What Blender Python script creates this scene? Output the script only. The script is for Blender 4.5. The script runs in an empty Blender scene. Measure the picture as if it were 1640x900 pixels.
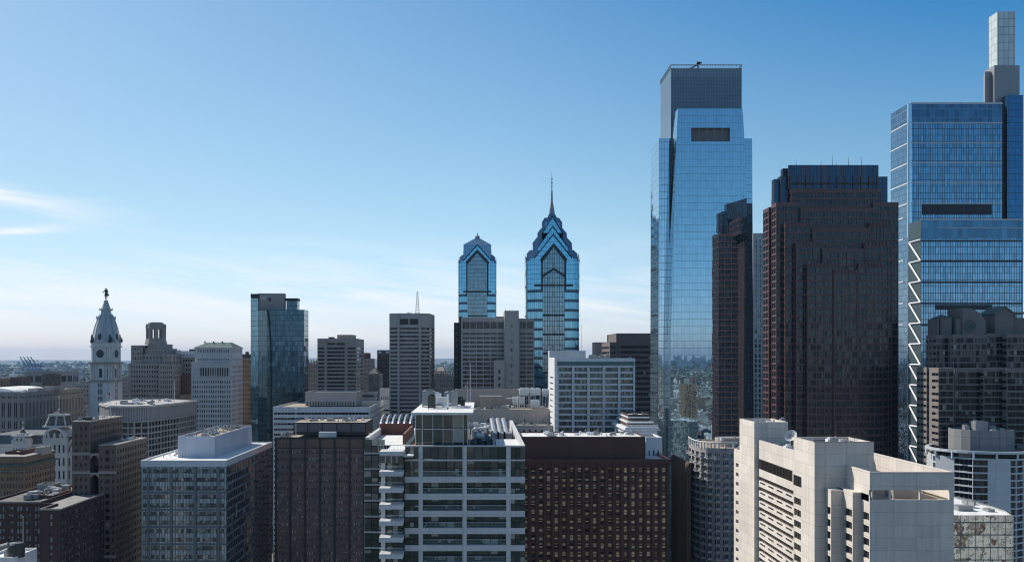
import bpy, math, random
from mathutils import Vector, Matrix
from mathutils.bvhtree import BVHTree
random.seed(7)
R = math.radians
# ------------------------------------------------------------------ camera, sky, sun, exposure
F, CX, HY, H = 1590.0, 770.0, 572.0, 125.0      # focal length and horizon in photo pixels, eye height in metres
sc = bpy.context.scene
col = sc.collection
cam_d = bpy.data.cameras.new('camera'); cam = bpy.data.objects.new('camera', cam_d); col.objects.link(cam)
cam.location = (0, 0, H); cam.rotation_euler = (R(90), 0, 0)
cam_d.sensor_fit = 'HORIZONTAL'; cam_d.sensor_width = 36; cam_d.lens = 36 * F / 1640
cam_d.shift_x = (820 - CX) / 1640; cam_d.shift_y = (HY - 450) / 1640
cam_d.clip_start = 1; cam_d.clip_end = 200000
sc.camera = cam
SUN_AZ, SUN_EL = -54.0, 41.0                    # azimuth from the view direction (minus = left), elevation
sd = Vector((math.sin(R(SUN_AZ)) * math.cos(R(SUN_EL)), math.cos(R(SUN_AZ)) * math.cos(R(SUN_EL)), math.sin(R(SUN_EL))))
sl = bpy.data.lights.new('sun', 'SUN'); sl.energy = 5.0; sl.angle = R(0.53); sl.color = (1, .93, .83)
so = bpy.data.objects.new('sun', sl); col.objects.link(so); so.location = (-400, 100, 500)
so.rotation_euler = sd.to_track_quat('Z', 'Y').to_euler()
w = bpy.data.worlds.new('World'); sc.world = w; w.use_nodes = True
nt = w.node_tree; N = nt.nodes; L = nt.links
for n in list(N): N.remove(n)
def wn(t, **k):
    n = N.new(t)
    for a, v in k.items(): setattr(n, a, v)
    return n
out = wn('ShaderNodeOutputWorld'); bg = wn('ShaderNodeBackground'); bg.inputs['Strength'].default_value = 0.126
sky = wn('ShaderNodeTexSky'); sky.sky_type = 'NISHITA'; sky.sun_disc = False
sky.sun_elevation = R(SUN_EL); sky.sun_rotation = R(SUN_AZ); sky.altitude = 60
sky.air_density = 1.0; sky.dust_density = .35; sky.ozone_density = 2.2
# thin cirrus: direction mapped on a high flat sheet, streaky noise
tc = wn('ShaderNodeTexCoord'); sx = wn('ShaderNodeSeparateXYZ'); L.new(tc.outputs['Generated'], sx.inputs[0])
def wm(op, a, b=None, c=None, clamp=False):
    n = wn('ShaderNodeMath', operation=op, use_clamp=clamp)
    for i, v in enumerate((a, b, c)):
        if v is None: continue
        if isinstance(v, (int, float)): n.inputs[i].default_value = v
        else: L.new(v, n.inputs[i])
    return n.outputs[0]
zc = wm('MAXIMUM', sx.outputs[2], .012)
az = wm('DIVIDE', sx.outputs[0], wm('MAXIMUM', sx.outputs[1], .05)); el = wm('DIVIDE', zc, wm('MAXIMUM', sx.outputs[1], .05))
cm = wn('ShaderNodeCombineXYZ'); L.new(wm('MULTIPLY', az, 2.2), cm.inputs[0])
L.new(wm('ADD', wm('MULTIPLY', el, 21.0), wm('MULTIPLY', az, 2.6)), cm.inputs[1])
nz = wn('ShaderNodeTexNoise'); nz.inputs['Scale'].default_value = 2.0; nz.inputs['Detail'].default_value = 7
nz.inputs['Roughness'].default_value = .55; nz.inputs['Distortion'].default_value = .5; L.new(cm.outputs[0], nz.inputs['Vector'])
def band(v, c, wd):      # soft bump around c
    d = wm('DIVIDE', wm('SUBTRACT', v, c), wd)
    return wm('POWER', 2.718, wm('MULTIPLY', wm('MULTIPLY', d, d), -1.0))
mask = wm('MULTIPLY', band(el, .05, .045), wm('SUBTRACT', 1.45, wm('MULTIPLY', wm('ADD', az, .45), .75), clamp=True), clamp=True)
lin = wm('ADD', wm('MULTIPLY', az, -.13), .095)
st1 = wm('MULTIPLY', band(wm('ADD', el, wm('MULTIPLY', nz.outputs[0], .05)), wm('ADD', wm('MULTIPLY', wm('ADD', az, .48), -.16), .187), .008), band(az, -.50, .10))
st2 = wm('MULTIPLY', band(wm('ADD', el, wm('MULTIPLY', nz.outputs[0], .04)), wm('ADD', wm('MULTIPLY', wm('ADD', az, .46), .13), .149), .005), band(az, -.47, .045))
cl = wm('MULTIPLY', wm('MULTIPLY', wm('SUBTRACT', nz.outputs[0], .40), 3.6, clamp=True), mask)
cl = wm('ADD', cl, wm('MULTIPLY', wm('ADD', st1, st2), .85), clamp=True)
cl = wm('MULTIPLY', cl, .9)
# deeper, bluer sky away from the sun, pale blue along the horizon
up = wm('MAXIMUM', sx.outputs[2], 0.0); fade = wm('MULTIPLY', wm('SUBTRACT', 1.0, wm('MULTIPLY', wm('SUBTRACT', up, .36), 3.0), clamp=True), wm('ADD', wm('MULTIPLY', sx.outputs[1], 2.0), .35, clamp=True))
fade = wm('MAXIMUM', fade, 0.0)
ss = wm('MULTIPLY', wm('MULTIPLY', up, wm('MAXIMUM', wm('ADD', sx.outputs[0], .6), .1)), fade); s2_ = wm('MULTIPLY', ss, ss)
fr_r = wm('MAXIMUM', wm('SUBTRACT', 1.0, wm('ADD', wm('MULTIPLY', ss, .5), wm('MULTIPLY', s2_, 6.0))), .27)
fr_g = wm('MAXIMUM', wm('SUBTRACT', 1.0, wm('MULTIPLY', s2_, 3.0)), .55)
hb_ = band(up, 0.0, .09)
tint = wn('ShaderNodeCombineXYZ'); L.new(wm('MULTIPLY', fr_r, wm('SUBTRACT', .96, wm('MULTIPLY', hb_, .01))), tint.inputs[0]); L.new(wm('MULTIPLY', fr_g, wm('SUBTRACT', 1.025, wm('MULTIPLY', hb_, .045))), tint.inputs[1]); L.new(wm('ADD', .98, wm('MULTIPLY', hb_, .34)), tint.inputs[2])
# the northern sky behind the camera is a deeper blue low down
bk = wm('MULTIPLY', wm('MULTIPLY', sx.outputs[1], -2.5, clamp=True), wm('SUBTRACT', 1.0, wm('MULTIPLY', wm('SUBTRACT', up, .3), 2.5, clamp=True), clamp=True), clamp=True)
bk = wm('MULTIPLY', bk, wm('SUBTRACT', 1.0, wm('POWER', 2.718, wm('MULTIPLY', up, -14.0))))
tb = wn('ShaderNodeCombineXYZ'); [L.new(wm('SUBTRACT', 1.0, wm('MULTIPLY', bk, v)), tb.inputs[i]) for i, v in enumerate((.50, .24, .06))]
tm3 = wn('ShaderNodeVectorMath', operation='MULTIPLY'); L.new(tint.outputs[0], tm3.inputs[0]); L.new(tb.outputs[0], tm3.inputs[1]); tint = tm3
side = wm('SUBTRACT', 1.0, wm('MULTIPLY', wm('MULTIPLY', band(up, 0.0, .30), wm('MULTIPLY', sx.outputs[0], -1.6), clamp=True), .27))
tn2 = wn('ShaderNodeVectorMath', operation='SCALE'); L.new(tint.outputs[0], tn2.inputs[0]); L.new(side, tn2.inputs['Scale']); tint = tn2
tm = wn('ShaderNodeVectorMath', operation='MULTIPLY'); L.new(sky.outputs[0], tm.inputs[0]); L.new(tint.outputs[0], tm.inputs[1])
mixc = wn('ShaderNodeMix', data_type='RGBA'); L.new(cl, mixc.inputs[0]); L.new(tm.outputs[0], mixc.inputs[6]); mixc.inputs[7].default_value = (7.9, 8.0, 8.1, 1)
L.new(mixc.outputs[2], bg.inputs[0]); L.new(bg.outputs[0], out.inputs[0])
sc.view_settings.view_transform = 'Standard'; sc.view_settings.look = 'None'
sc.view_settings.exposure = 0.0; sc.view_settings.gamma = 1; sc.view_settings.use_curve_mapping = False
sc.render.engine = 'CYCLES'
cy = sc.cycles
cy.use_denoising = True; cy.max_bounces = 6; cy.glossy_bounces = 4; cy.diffuse_bounces = 2; cy.transmission_bounces = 4
cy.transparent_max_bounces = 6; cy.volume_bounces = 0; cy.caustics_reflective = False; cy.caustics_refractive = False
cy.sample_clamp_indirect = 4; cy.pixel_filter_type = 'BLACKMAN_HARRIS'; cy.filter_width = 1.15

# ------------------------------------------------------------------ helpers
def X(px, Y): return (px - CX) * Y / F
def Z(py, Y): return H - (py - HY) * Y / F
M = {}; ALB = .80
def nodes(name):
    m = bpy.data.materials.new(name); m.use_nodes = True; t = m.node_tree
    p = t.nodes['Principled BSDF']; M[name] = m
    def nd(ty, **k):
        n = t.nodes.new(ty)
        for a, v in k.items(): setattr(n, a, v)
        return n
    def mt(op, a, b=None, clamp=False):
        n = nd('ShaderNodeMath', operation=op, use_clamp=clamp)
        for i, v in enumerate((a, b)):
            if v is None: continue
            if isinstance(v, (int, float)): n.inputs[i].default_value = v
            else: t.links.new(v, n.inputs[i])
        return n.outputs[0]
    def mix(f, a, b):
        n = nd('ShaderNodeMix', data_type='RGBA')
        for s, v in ((0, f), (6, a), (7, b)):
            if isinstance(v, (int, float)): n.inputs[s].default_value = v
            elif isinstance(v, tuple): n.inputs[s].default_value = v[:3] + (1,)
            else: t.links.new(v, n.inputs[s])
        return n.outputs[2]
    return m, t, p, nd, mt, mix
def wallmat(name, c, var=.18, joint=None, rough=.85, streak=.12, metallic=0, c2=None, sc2=.12):
    """masonry / panel: large patches, rain streaks running down, fine grain, joints drawn in metres"""
    if max(c) < .5 and not name.startswith('roof'): c = tuple(v * ALB for v in c); c2 = c2 and tuple(v * ALB for v in c2)
    m, t, p, nd, mt, mix = nodes(name)
    tc = nd('ShaderNodeTexCoord'); uv = nd('ShaderNodeSeparateXYZ'); t.links.new(tc.outputs['UV'], uv.inputs[0])
    n1 = nd('ShaderNodeTexNoise'); n1.inputs['Scale'].default_value = .22 if name.startswith('roof') else .06; n1.inputs['Detail'].default_value = 4
    t.links.new(tc.outputs['Object'], n1.inputs['Vector'])
    n3 = nd('ShaderNodeTexNoise'); n3.inputs['Scale'].default_value = 1.4; n3.inputs['Detail'].default_value = 5
    t.links.new(tc.outputs['Object'], n3.inputs['Vector'])
    mp = nd('ShaderNodeMapping'); mp.inputs['Scale'].default_value = (1.1, .05, 1); t.links.new(tc.outputs['UV'], mp.inputs[0])
    n2 = nd('ShaderNodeTexNoise'); n2.inputs['Scale'].default_value = 1; n2.inputs['Detail'].default_value = 4; t.links.new(mp.outputs[0], n2.inputs['Vector'])
    v = mt('ADD', mt('ADD', mt('MULTIPLY', mt('SUBTRACT', n1.outputs[0], .5), 2.2 * var), mt('MULTIPLY', mt('SUBTRACT', n2.outputs[0], .5), 2 * streak)),
           mt('MULTIPLY', mt('SUBTRACT', n3.outputs[0], .5), var))
    v = mt('ADD', v, 1.0)
    if joint:
        du, dv, jw, dk = joint
        def line(s, per):
            fr = mt('FRACT', mt('DIVIDE', s, per)); return mt('LESS_THAN', fr, jw / per)
        ln = mt('MAXIMUM', line(uv.outputs[0], du), line(uv.outputs[1], dv))
        v = mt('MULTIPLY', v, mt('SUBTRACT', 1.0, mt('MULTIPLY', ln, dk)))
        cb = nd('ShaderNodeCombineXYZ'); t.links.new(mt('FLOOR', mt('DIVIDE', uv.outputs[0], du)), cb.inputs[0]); t.links.new(mt('FLOOR', mt('DIVIDE', uv.outputs[1], dv)), cb.inputs[1])
        wn_ = nd('ShaderNodeTexWhiteNoise', noise_dimensions='2D'); t.links.new(cb.outputs[0], wn_.inputs['Vector'])
        v = mt('MULTIPLY', v, mt('ADD', .93, mt('MULTIPLY', wn_.outputs[0], .12)))
    base = (*c, 1)
    cc = nd('ShaderNodeVectorMath', operation='SCALE'); cc.inputs[0].default_value = c
    if c2:
        f = mt('MULTIPLY', mt('SUBTRACT', n1.outputs[0], .42), 5, clamp=True)
        t.links.new(mix(f, c, c2), cc.inputs[0])
    t.links.new(v, cc.inputs['Scale']); t.links.new(cc.outputs[0], p.inputs['Base Color'])
    p.inputs['Roughness'].default_value = rough; p.inputs['Metallic'].default_value = metallic
    return m
def glassmat(name, c, blind=(.3, .3, .28), pb=.3, ior=1.75, rough=.06, c2=None):
    """window panes: tinted dark glass, some panes with blinds down, each pane set a hair differently"""
    m, t, p, nd, mt, mix = nodes(name)
    g = nd('ShaderNodeNewGeometry'); oi = nd('ShaderNodeObjectInfo')
    r = mt('FRACT', mt('ADD', g.outputs['Random Per Island'], mt('MULTIPLY', oi.outputs['Random'], 7.13)))
    r2 = mt('FRACT', mt('MULTIPLY', r, 13.7)); r3 = mt('FRACT', mt('MULTIPLY', r, 57.3))
    base = mix(r2, c, c2 or tuple(v * .45 for v in c))
    tc = nd('ShaderNodeTexCoord'); nn = nd('ShaderNodeTexNoise'); nn.inputs['Scale'].default_value = .9; t.links.new(tc.outputs['Object'], nn.inputs['Vector'])
    base = mix(mt('MULTIPLY', nn.outputs[0], .35), base, tuple(min(1, v * 2.2) for v in c))
    uvn = nd('ShaderNodeSeparateXYZ'); t.links.new(tc.outputs['UV'], uvn.inputs[0])
    bl = mt('MULTIPLY', mt('MULTIPLY', mt('LESS_THAN', r, pb), mt('GREATER_THAN', uvn.outputs[1], mt('SUBTRACT', mt('MULTIPLY', r2, 1.1), .35))), mt('ADD', .6, mt('MULTIPLY', r3, .4)))
    t.links.new(mix(bl, base, blind), p.inputs['Base Color'])
    p.inputs['Roughness'].default_value = rough; p.inputs['IOR'].default_value = ior
    wv = nd('ShaderNodeTexWhiteNoise', noise_dimensions='1D'); t.links.new(r, wv.inputs['W'])
    sb = nd('ShaderNodeVectorMath', operation='SUBTRACT'); sb.inputs[1].default_value = (.5, .5, .5); t.links.new(wv.outputs['Color'], sb.inputs[0])
    s = nd('ShaderNodeVectorMath', operation='SCALE'); s.inputs['Scale'].default_value = .05; t.links.new(sb.outputs[0], s.inputs[0])
    a = nd('ShaderNodeVectorMath', operation='ADD'); t.links.new(g.outputs['Normal'], a.inputs[0]); t.links.new(s.outputs[0], a.inputs[1])
    nm = nd('ShaderNodeVectorMath', operation='NORMALIZE'); t.links.new(a.outputs[0], nm.inputs[0]); t.links.new(nm.outputs[0], p.inputs['Normal'])
    return m
def curtain(name, c, pw=1.5, ph=4.0, line=(.03, .05, .08), lw=.12, lh=.18, metal=.85, rough=.03, tilt=.006, wave=.004, var=.12, band=None, bandf=.3, ior=1.5, spandrel=None):
    """curtain wall: mirrored panels in a grid given in metres; spandrel/band colour on part of each storey"""
    m, t, p, nd, mt, mix = nodes(name)
    tc = nd('ShaderNodeTexCoord'); uv = nd('ShaderNodeSeparateXYZ'); t.links.new(tc.outputs['UV'], uv.inputs[0])
    U = mt('DIVIDE', uv.outputs[0], pw); V = mt('DIVIDE', uv.outputs[1], ph)
    fu = mt('FRACT', U); fv = mt('FRACT', V)
    ln = mt('MAXIMUM', mt('LESS_THAN', fu, lw / pw), mt('LESS_THAN', fv, lh / ph))
    cb = nd('ShaderNodeCombineXYZ'); t.links.new(mt('FLOOR', U), cb.inputs[0]); t.links.new(mt('FLOOR', V), cb.inputs[1])
    wv = nd('ShaderNodeTexWhiteNoise', noise_dimensions='2D'); t.links.new(cb.outputs[0], wv.inputs['Vector'])
    base = nd('ShaderNodeVectorMath', operation='SCALE'); base.inputs[0].default_value = c
    t.links.new(mt('ADD', 1 - var / 2, mt('MULTIPLY', wv.outputs[0], var)), base.inputs['Scale'])
    b = base.outputs[0]; f = None
    if band:
        f = mt('LESS_THAN', fv, bandf); b = mix(f, b, band)
    t.links.new(mix(ln, b, line), p.inputs['Base Color'])
    mm = mt('MULTIPLY', mt('SUBTRACT', 1.0, mt('MULTIPLY', ln, .8)), metal)
    if f is not None: mm = mt('MULTIPLY', mm, mt('SUBTRACT', 1.0, mt('MULTIPLY', f, .7)))
    t.links.new(mm, p.inputs['Metallic'])
    t.links.new(mt('ADD', rough, mt('MULTIPLY', ln, .35)), p.inputs['Roughness'])
    p.inputs['IOR'].default_value = ior
    g = nd('ShaderNodeNewGeometry')
    sb = nd('ShaderNodeVectorMath', operation='SUBTRACT'); sb.inputs[1].default_value = (.5, .5, .5); t.links.new(wv.outputs['Color'], sb.inputs[0])
    s = nd('ShaderNodeVectorMath', operation='SCALE'); s.inputs['Scale'].default_value = tilt; t.links.new(sb.outputs[0], s.inputs[0])
    nn = nd('ShaderNodeTexNoise'); nn.inputs['Scale'].default_value = .35; nn.inputs['Detail'].default_value = 2; t.links.new(tc.outputs['Object'], nn.inputs['Vector'])
    sb2 = nd('ShaderNodeVectorMath', operation='SUBTRACT'); sb2.inputs[1].default_value = (.5, .5, .5); t.links.new(nn.outputs['Color'], sb2.inputs[0])
    s2 = nd('ShaderNodeVectorMath', operation='SCALE'); s2.inputs['Scale'].default_value = wave; t.links.new(sb2.outputs[0], s2.inputs[0])
    a = nd('ShaderNodeVectorMath', operation='ADD'); t.links.new(g.outputs['Normal'], a.inputs[0]); t.links.new(s.outputs[0], a.inputs[1])
    a2 = nd('ShaderNodeVectorMath', operation='ADD'); t.links.new(a.outputs[0], a2.inputs[0]); t.links.new(s2.outputs[0], a2.inputs[1])
    nm = nd('ShaderNodeVectorMath', operation='NORMALIZE'); t.links.new(a2.outputs[0], nm.inputs[0]); t.links.new(nm.outputs[0], p.inputs['Normal'])
    return m

class MB:
    def __init__(s): s.v = []; s.f = []; s.uv = []; s.mi = []; s.mk = []
    def poly(s, pts, mi=0):
        i = len(s.v); s.v.extend(pts); s.f.append(tuple(range(i, i + len(pts)))); s.mi.append(mi)
        a, b, c = Vector(pts[0]), Vector(pts[1]), Vector(pts[2]); n = (b - a).cross(c - a)
        if len(pts) > 3 and n.length < 1e-9: n = (c - a).cross(Vector(pts[3]) - a)
        n.normalize()
        if abs(n.z) < .85:
            t = Vector((-n.y, n.x, 0)).normalized()
            s.uv.extend((p[0] * t.x + p[1] * t.y, p[2]) for p in pts)
        else: s.uv.extend((p[0], p[1]) for p in pts)
    def box(s, x0, x1, y0, y1, z0, z1, mi=0, bottom=False, rot=0, c=None):
        P = [(x0, y0), (x1, y0), (x1, y1), (x0, y1)]
        if rot:
            cx, cy = c or ((x0 + x1) / 2, (y0 + y1) / 2); ca, sa = math.cos(rot), math.sin(rot)
            P = [(cx + (x - cx) * ca - (y - cy) * sa, cy + (x - cx) * sa + (y - cy) * ca) for x, y in P]
        s.prism(P, z0, z1, mi, bottom)
    def prism(s, P, z0, z1, mi=0, bottom=False, P2=None, cap=True):
        s.mk.append(len(s.f)); Q = P2 or P; n = len(P)
        for i in range(n):
            j = (i + 1) % n
            s.poly([(*P[i], z0), (*P[j], z0), (*Q[j], z1), (*Q[i], z1)], mi)
        if cap: s.poly([(*q, z1) for q in Q], mi)
        if bottom: s.poly([(*q, z0) for q in reversed(P)], mi)
    def rev(s, prof, cx, cy, n=16, mi=0, rot=0, sx=1, sy=1):
        """surface of revolution, prof = [(radius, z)...] bottom up"""
        s.mk.append(len(s.f))
        for (r0, z0), (r1, z1) in zip(prof, prof[1:]):
            for k in range(n):
                a, b = rot + 2 * math.pi * k / n, rot + 2 * math.pi * (k + 1) / n
                p = [(cx + sx * r0 * math.cos(a), cy + sy * r0 * math.sin(a), z0), (cx + sx * r0 * math.cos(b), cy + sy * r0 * math.sin(b), z0),
                     (cx + sx * r1 * math.cos(b), cy + sy * r1 * math.sin(b), z1), (cx + sx * r1 * math.cos(a), cy + sy * r1 * math.sin(a), z1)]
                if r1 < 1e-6: p = p[:3]
                elif r0 < 1e-6: p = [p[0], p[2], p[3]]
                s.poly(p, mi)
    def bar(s, a, b, r, mi=0, n=4):
        s.mk.append(len(s.f)); a, b = Vector(a), Vector(b); d = (b - a).normalized(); u = d.orthogonal().normalized(); v = d.cross(u)
        ring = [[tuple(q + (u * math.cos(2 * math.pi * (k + .5) / n) + v * math.sin(2 * math.pi * (k + .5) / n)) * r) for k in range(n)] for q in (a, b)]
        for k in range(n):
            j = (k + 1) % n; s.poly([ring[0][k], ring[0][j], ring[1][j], ring[1][k]], mi)
        s.poly(ring[1], mi); s.poly(ring[0][::-1], mi)
    def split(s):
        mk = s.mk + [len(s.f)]; mk[0] = 0; out = []
        if len(s.mk) > 101: mk = mk[:101] + [len(s.f)]
        off = [0]
        for f in s.f: off.append(off[-1] + len(f))
        for a, b in zip(mk, mk[1:]):
            if a == b: continue
            g = MB(); v0, v1 = s.f[a][0], s.f[b - 1][-1] + 1; g.v = s.v[v0:v1]; g.f = [tuple(i - v0 for i in f) for f in s.f[a:b]]; g.uv = s.uv[off[a]:off[b]]; g.mi = s.mi[a:b]; out.append(g)
        return out
    def mesh(s, name, mats, org=(0, 0, 0)):
        me = bpy.data.meshes.new(name)
        me.from_pydata([(x - org[0], y - org[1], z - org[2]) for x, y, z in s.v], [], s.f)
        uvl = me.uv_layers.new(name='UVMap'); flat = [c for q in s.uv for c in q]; uvl.data.foreach_set('uv', flat)
        for m in mats: me.materials.append(M[m] if isinstance(m, str) else m)
        me.polygons.foreach_set('material_index', s.mi)
        return me
    def build(s, name, mats, parent=None, org=(0, 0, 0), smooth=False, loc=None):
        if isinstance(mats, str): mats = [mats]
        me = s.mesh(name, mats, org)
        if smooth: me.polygons.foreach_set('use_smooth', [True] * len(me.polygons))
        o = bpy.data.objects.new(name, me); col.objects.link(o)
        if parent: o.parent = parent
        elif loc is not None: o.location = loc
        return o
def tag(o, label=None, cat=None, group=None, kind=None):
    for k, v in (('label', label), ('category', cat), ('group', group), ('kind', kind)):
        if v: o[k] = v
    return o
ALL = []
SPLIT = set('roof_plant chevron_trim dark_vent columns column dome_rib merlon rib pier fin steel_pier vent_fin mullion antenna stone_band floor_band dark_floor_band louvre cornice pinnacle roof_pier terrace_post side_band vent_slot window_bar penthouse_panel tall_window stair_vent spire_ring balcony roof_opening sign_mark cooling_unit_leg coping ledge pipe upper_ribbon_window'.split())
def S(n, fh, fr=.55, hf=.55, mt=1.0, mb=0, ml=.6, mr=.6, d=.3, div=1, hdiv=1, g='glass', fm='frame', cols=None, rows=None, sk=None, sill=.5, fb=0):
    return dict(n=n, fh=fh, fr=fr, hf=hf, mt=mt, mb=mb, ml=ml, mr=mr, d=d, div=div, hdiv=hdiv, g=g, fm=fm, cols=cols, rows=rows, sk=sk, sill=sill, fb=fb)
def V(s, **k): d = dict(s); d.update(k); return d
class Bld:
    def __init__(s, name, label, cx, cy, cat='building', group=None):
        s.e = bpy.data.objects.new(name, None); col.objects.link(s.e); s.e.location = (cx, cy, 0); s.e.empty_display_size = 5
        tag(s.e, label, cat, group); s.o = (cx, cy, 0); s.parts = {}; s.win = []; ALL.append(s)
    def mb(s, part, mat):
        return s.parts.setdefault((part, mat), MB())
    def part(s, name, mats, mb, smooth=False, label=None):
        if name in SPLIT and len(mb.mk) > 1:
            for i, g in enumerate(mb.split()):
                o = g.build(name, mats, s.e, s.o, smooth)
                if i == 100 and len(mb.mk) > 101: o['kind'] = 'stuff'
            return o
        o = mb.build(name, mats, s.e, s.o, smooth); tag(o, label); return o
    def face(s, p0, p1, z0, z1, sp, wall, wp='wall'):
        mb = s.mb(wp, wall); L_ = math.hypot(p1[0] - p0[0], p1[1] - p0[1]); dx, dy = (p1[0] - p0[0]) / L_, (p1[1] - p0[1]) / L_
        nx, ny = dy, -dx
        def P(u, z, d=0): return (p0[0] + dx * u - nx * d, p0[1] + dy * u - ny * d, z)
        if not sp: mb.poly([P(0, z0), P(L_, z0), P(L_, z1), P(0, z1)]); return
        n = sp['n']; cols = sp['cols']
        if cols: cols = [(a * L_, b * L_) for a, b in cols]
        else:
            if n < 0: n = max(1, round((L_ - sp['ml'] - sp['mr']) / -n))
            bw = (L_ - sp['ml'] - sp['mr']) / n
            cols = [(sp['ml'] + bw * (i + .5 - sp['fr'] / 2), sp['ml'] + bw * (i + .5 + sp['fr'] / 2)) for i in range(n)]
        rows = sorted(sp['rows']) if sp['rows'] else None
        if not rows:
            rows = []; zt = z1 - sp['mt']; fh = sp['fh']; k = 0; lim = max(z0 + sp['mb'], sp['fb'])
            while zt - fh * (k + 1) >= lim - .01:
                c = zt - fh * (k + .5); rows.append((c - fh * sp['hf'] / 2, c + fh * sp['hf'] / 2)); k += 1
            rows.reverse()
        z = z0; d = sp['d']; e = .01
        for j, (a, b) in enumerate(rows):
            rj = len(rows) - 1 - j
            if a - z > e: mb.poly([P(0, z), P(L_, z), P(L_, a), P(0, a)])
            u = 0
            for i, (c0, c1) in enumerate(cols):
                if sp['sk'] and sp['sk'](i, rj): continue
                if c0 - u > e: mb.poly([P(u, a), P(c0, a), P(c0, b), P(u, b)])
                mb.poly([P(c0, a), P(c1, a), P(c1, a, d), P(c0, a, d)])
                mb.poly([P(c0, b, d), P(c1, b, d), P(c1, b), P(c0, b)])
                mb.poly([P(c0, a), P(c0, a, d), P(c0, b, d), P(c0, b)])
                mb.poly([P(c1, a, d), P(c1, a), P(c1, b), P(c1, b, d)])
                s.win.append((P(c0, a, d), c1 - c0, b - a, math.atan2(dy, dx), (nx, ny), sp['div'], sp['hdiv'], sp['g'], sp['fm']))
                u = c1
            if L_ - u > e: mb.poly([P(u, a), P(L_, a), P(L_, b), P(u, b)])
            z = b
        if z1 - z > e: mb.poly([P(0, z), P(L_, z), P(L_, z1), P(0, z1)])
    def tower(s, P, z0, z1, wall, specs, roof='roof_grey', par=.8, pt=.45, wp='wall', rp='roof'):
        n = len(P)
        if not isinstance(specs, (list, tuple)): specs = [specs] * n
        for i in range(n): s.face(P[i], P[(i + 1) % n], z0, z1, specs[i], wall, wp)
        Q = inset(P, pt); mb = s.mb(wp, wall)
        for i in range(n):
            j = (i + 1) % n
            mb.poly([(*P[i], z1), (*P[j], z1), (*Q[j], z1), (*Q[i], z1)])
            mb.poly([(*Q[i], z1), (*Q[j], z1), (*Q[j], z1 - par), (*Q[i], z1 - par)])
        s.mb(rp, roof).poly([(*q, z1 - par) for q in Q])
    def box(s, a, b, t, Yf, dep, wall, sp=None, z0=0, roof='roof_grey', par=.8, wp='wall', rp='roof', pt=.45):
        x0, x1, z1 = X(a, Yf), X(b, Yf), Z(t, Yf)
        if not isinstance(sp, (list, tuple)): sp = [sp] * 4
        s.tower([(x0, Yf), (x1, Yf), (x1, Yf + dep), (x0, Yf + dep)], z0, z1, wall, sp, roof, par, pt, wp, rp)
        return x0, x1, Yf, Yf + dep, z1
def inset(P, t):
    n = len(P); out = []
    for i in range(n):
        a, b, c = P[i - 1], P[i], P[(i + 1) % n]
        d1 = Vector((b[0] - a[0], b[1] - a[1])).normalized(); d2 = Vector((c[0] - b[0], c[1] - b[1])).normalized()
        n1 = Vector((-d1.y, d1.x)); n2 = Vector((-d2.y, d2.x)); k = 1 + n1.dot(n2)
        v = (n1 + n2) / max(k, .2); out.append((b[0] + v.x * t, b[1] + v.y * t))
    return out
def winmesh(mb, org, w, h, ang, div, hdiv, fr=.06):
    ca, sa = math.cos(ang), math.sin(ang)
    def P(u, v, d): return (org[0] + ca * u - sa * d, org[1] + sa * u + ca * d, org[2] + v)
    for i in range(div):
        for j in range(hdiv):
            a, b, c, e = w * i / div, w * (i + 1) / div, h * j / hdiv, h * (j + 1) / hdiv
            mb.poly([P(a, c, 0), P(b, c, 0), P(b, e, 0), P(a, e, 0)], 0); mb.uv[-4:] = [(0, 0), (1, 0), (1, 1), (0, 1)]
    t = fr
    def bar(a, b, c, e):
        q = -.08
        mb.poly([P(a, c, q), P(b, c, q), P(b, e, q), P(a, e, q)], 1)
        mb.poly([P(a, c, 0), P(a, c, q), P(a, e, q), P(a, e, 0)], 1); mb.poly([P(b, c, q), P(b, c, 0), P(b, e, 0), P(b, e, q)], 1)
        mb.poly([P(a, e, q), P(b, e, q), P(b, e, 0), P(a, e, 0)], 1); mb.poly([P(a, c, 0), P(b, c, 0), P(b, c, q), P(a, c, q)], 1)
    for i in range(1, div): u = w * i / div; bar(u - t, u + t, 0, h)
    for j in range(1, hdiv): v = h * j / hdiv; bar(0, w, v - t, v + t)
# ------------------------------------------------------------------ materials
def plain(name, c, rough=.7, metal=0, var=.1): return wallmat(name, c, var=var, streak=.05, rough=rough, metallic=metal)
wallmat('roof_grey', (.30, .29, .27), var=.35, c2=(.2, .19, .18), streak=.05)
wallmat('roof_white', (.80, .80, .78), var=.16, c2=(.62, .61, .58), streak=.03)
wallmat('roof_dark', (.10, .095, .09), var=.4, c2=(.16, .14, .12))
wallmat('roof_tan', (.42, .35, .26), var=.3, c2=(.26, .22, .18))
wallmat('roof_copper', (.10, .16, .145), var=.3, c2=(.07, .11, .10)); wallmat('slate', (.12, .135, .145), var=.3)
wallmat('tan_concrete', (.495, .445, .405), var=.14)
wallmat('grey_concrete', (.49, .465, .45), var=.16)
wallmat('warm_grey', (.42, .395, .38), var=.2)
wallmat('pale_stone', (.60, .59, .58), var=.2, joint=(3, 1.2, .06, .25))
wallmat('limestone', (.42, .375, .34), var=.25, c2=(.34, .30, .27), streak=.2)
wallmat('deco_stone', (.43, .39, .365), var=.25, c2=(.34, .30, .28), streak=.2)
wallmat('grey_metal', (.30, .33, .36), var=.08, joint=(1.5, 30, .12, .4), rough=.5)
wallmat('brick_brown', (.19, .135, .105), var=.3, c2=(.15, .105, .085), streak=.2)
wallmat('brick_tan', (.36, .24, .15), var=.3, c2=(.27, .18, .12), streak=.2)
wallmat('brick_dark', (.085, .045, .04), var=.3, streak=.15)
wallmat('brick_red', (.20, .095, .07), var=.3, streak=.15)
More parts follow.
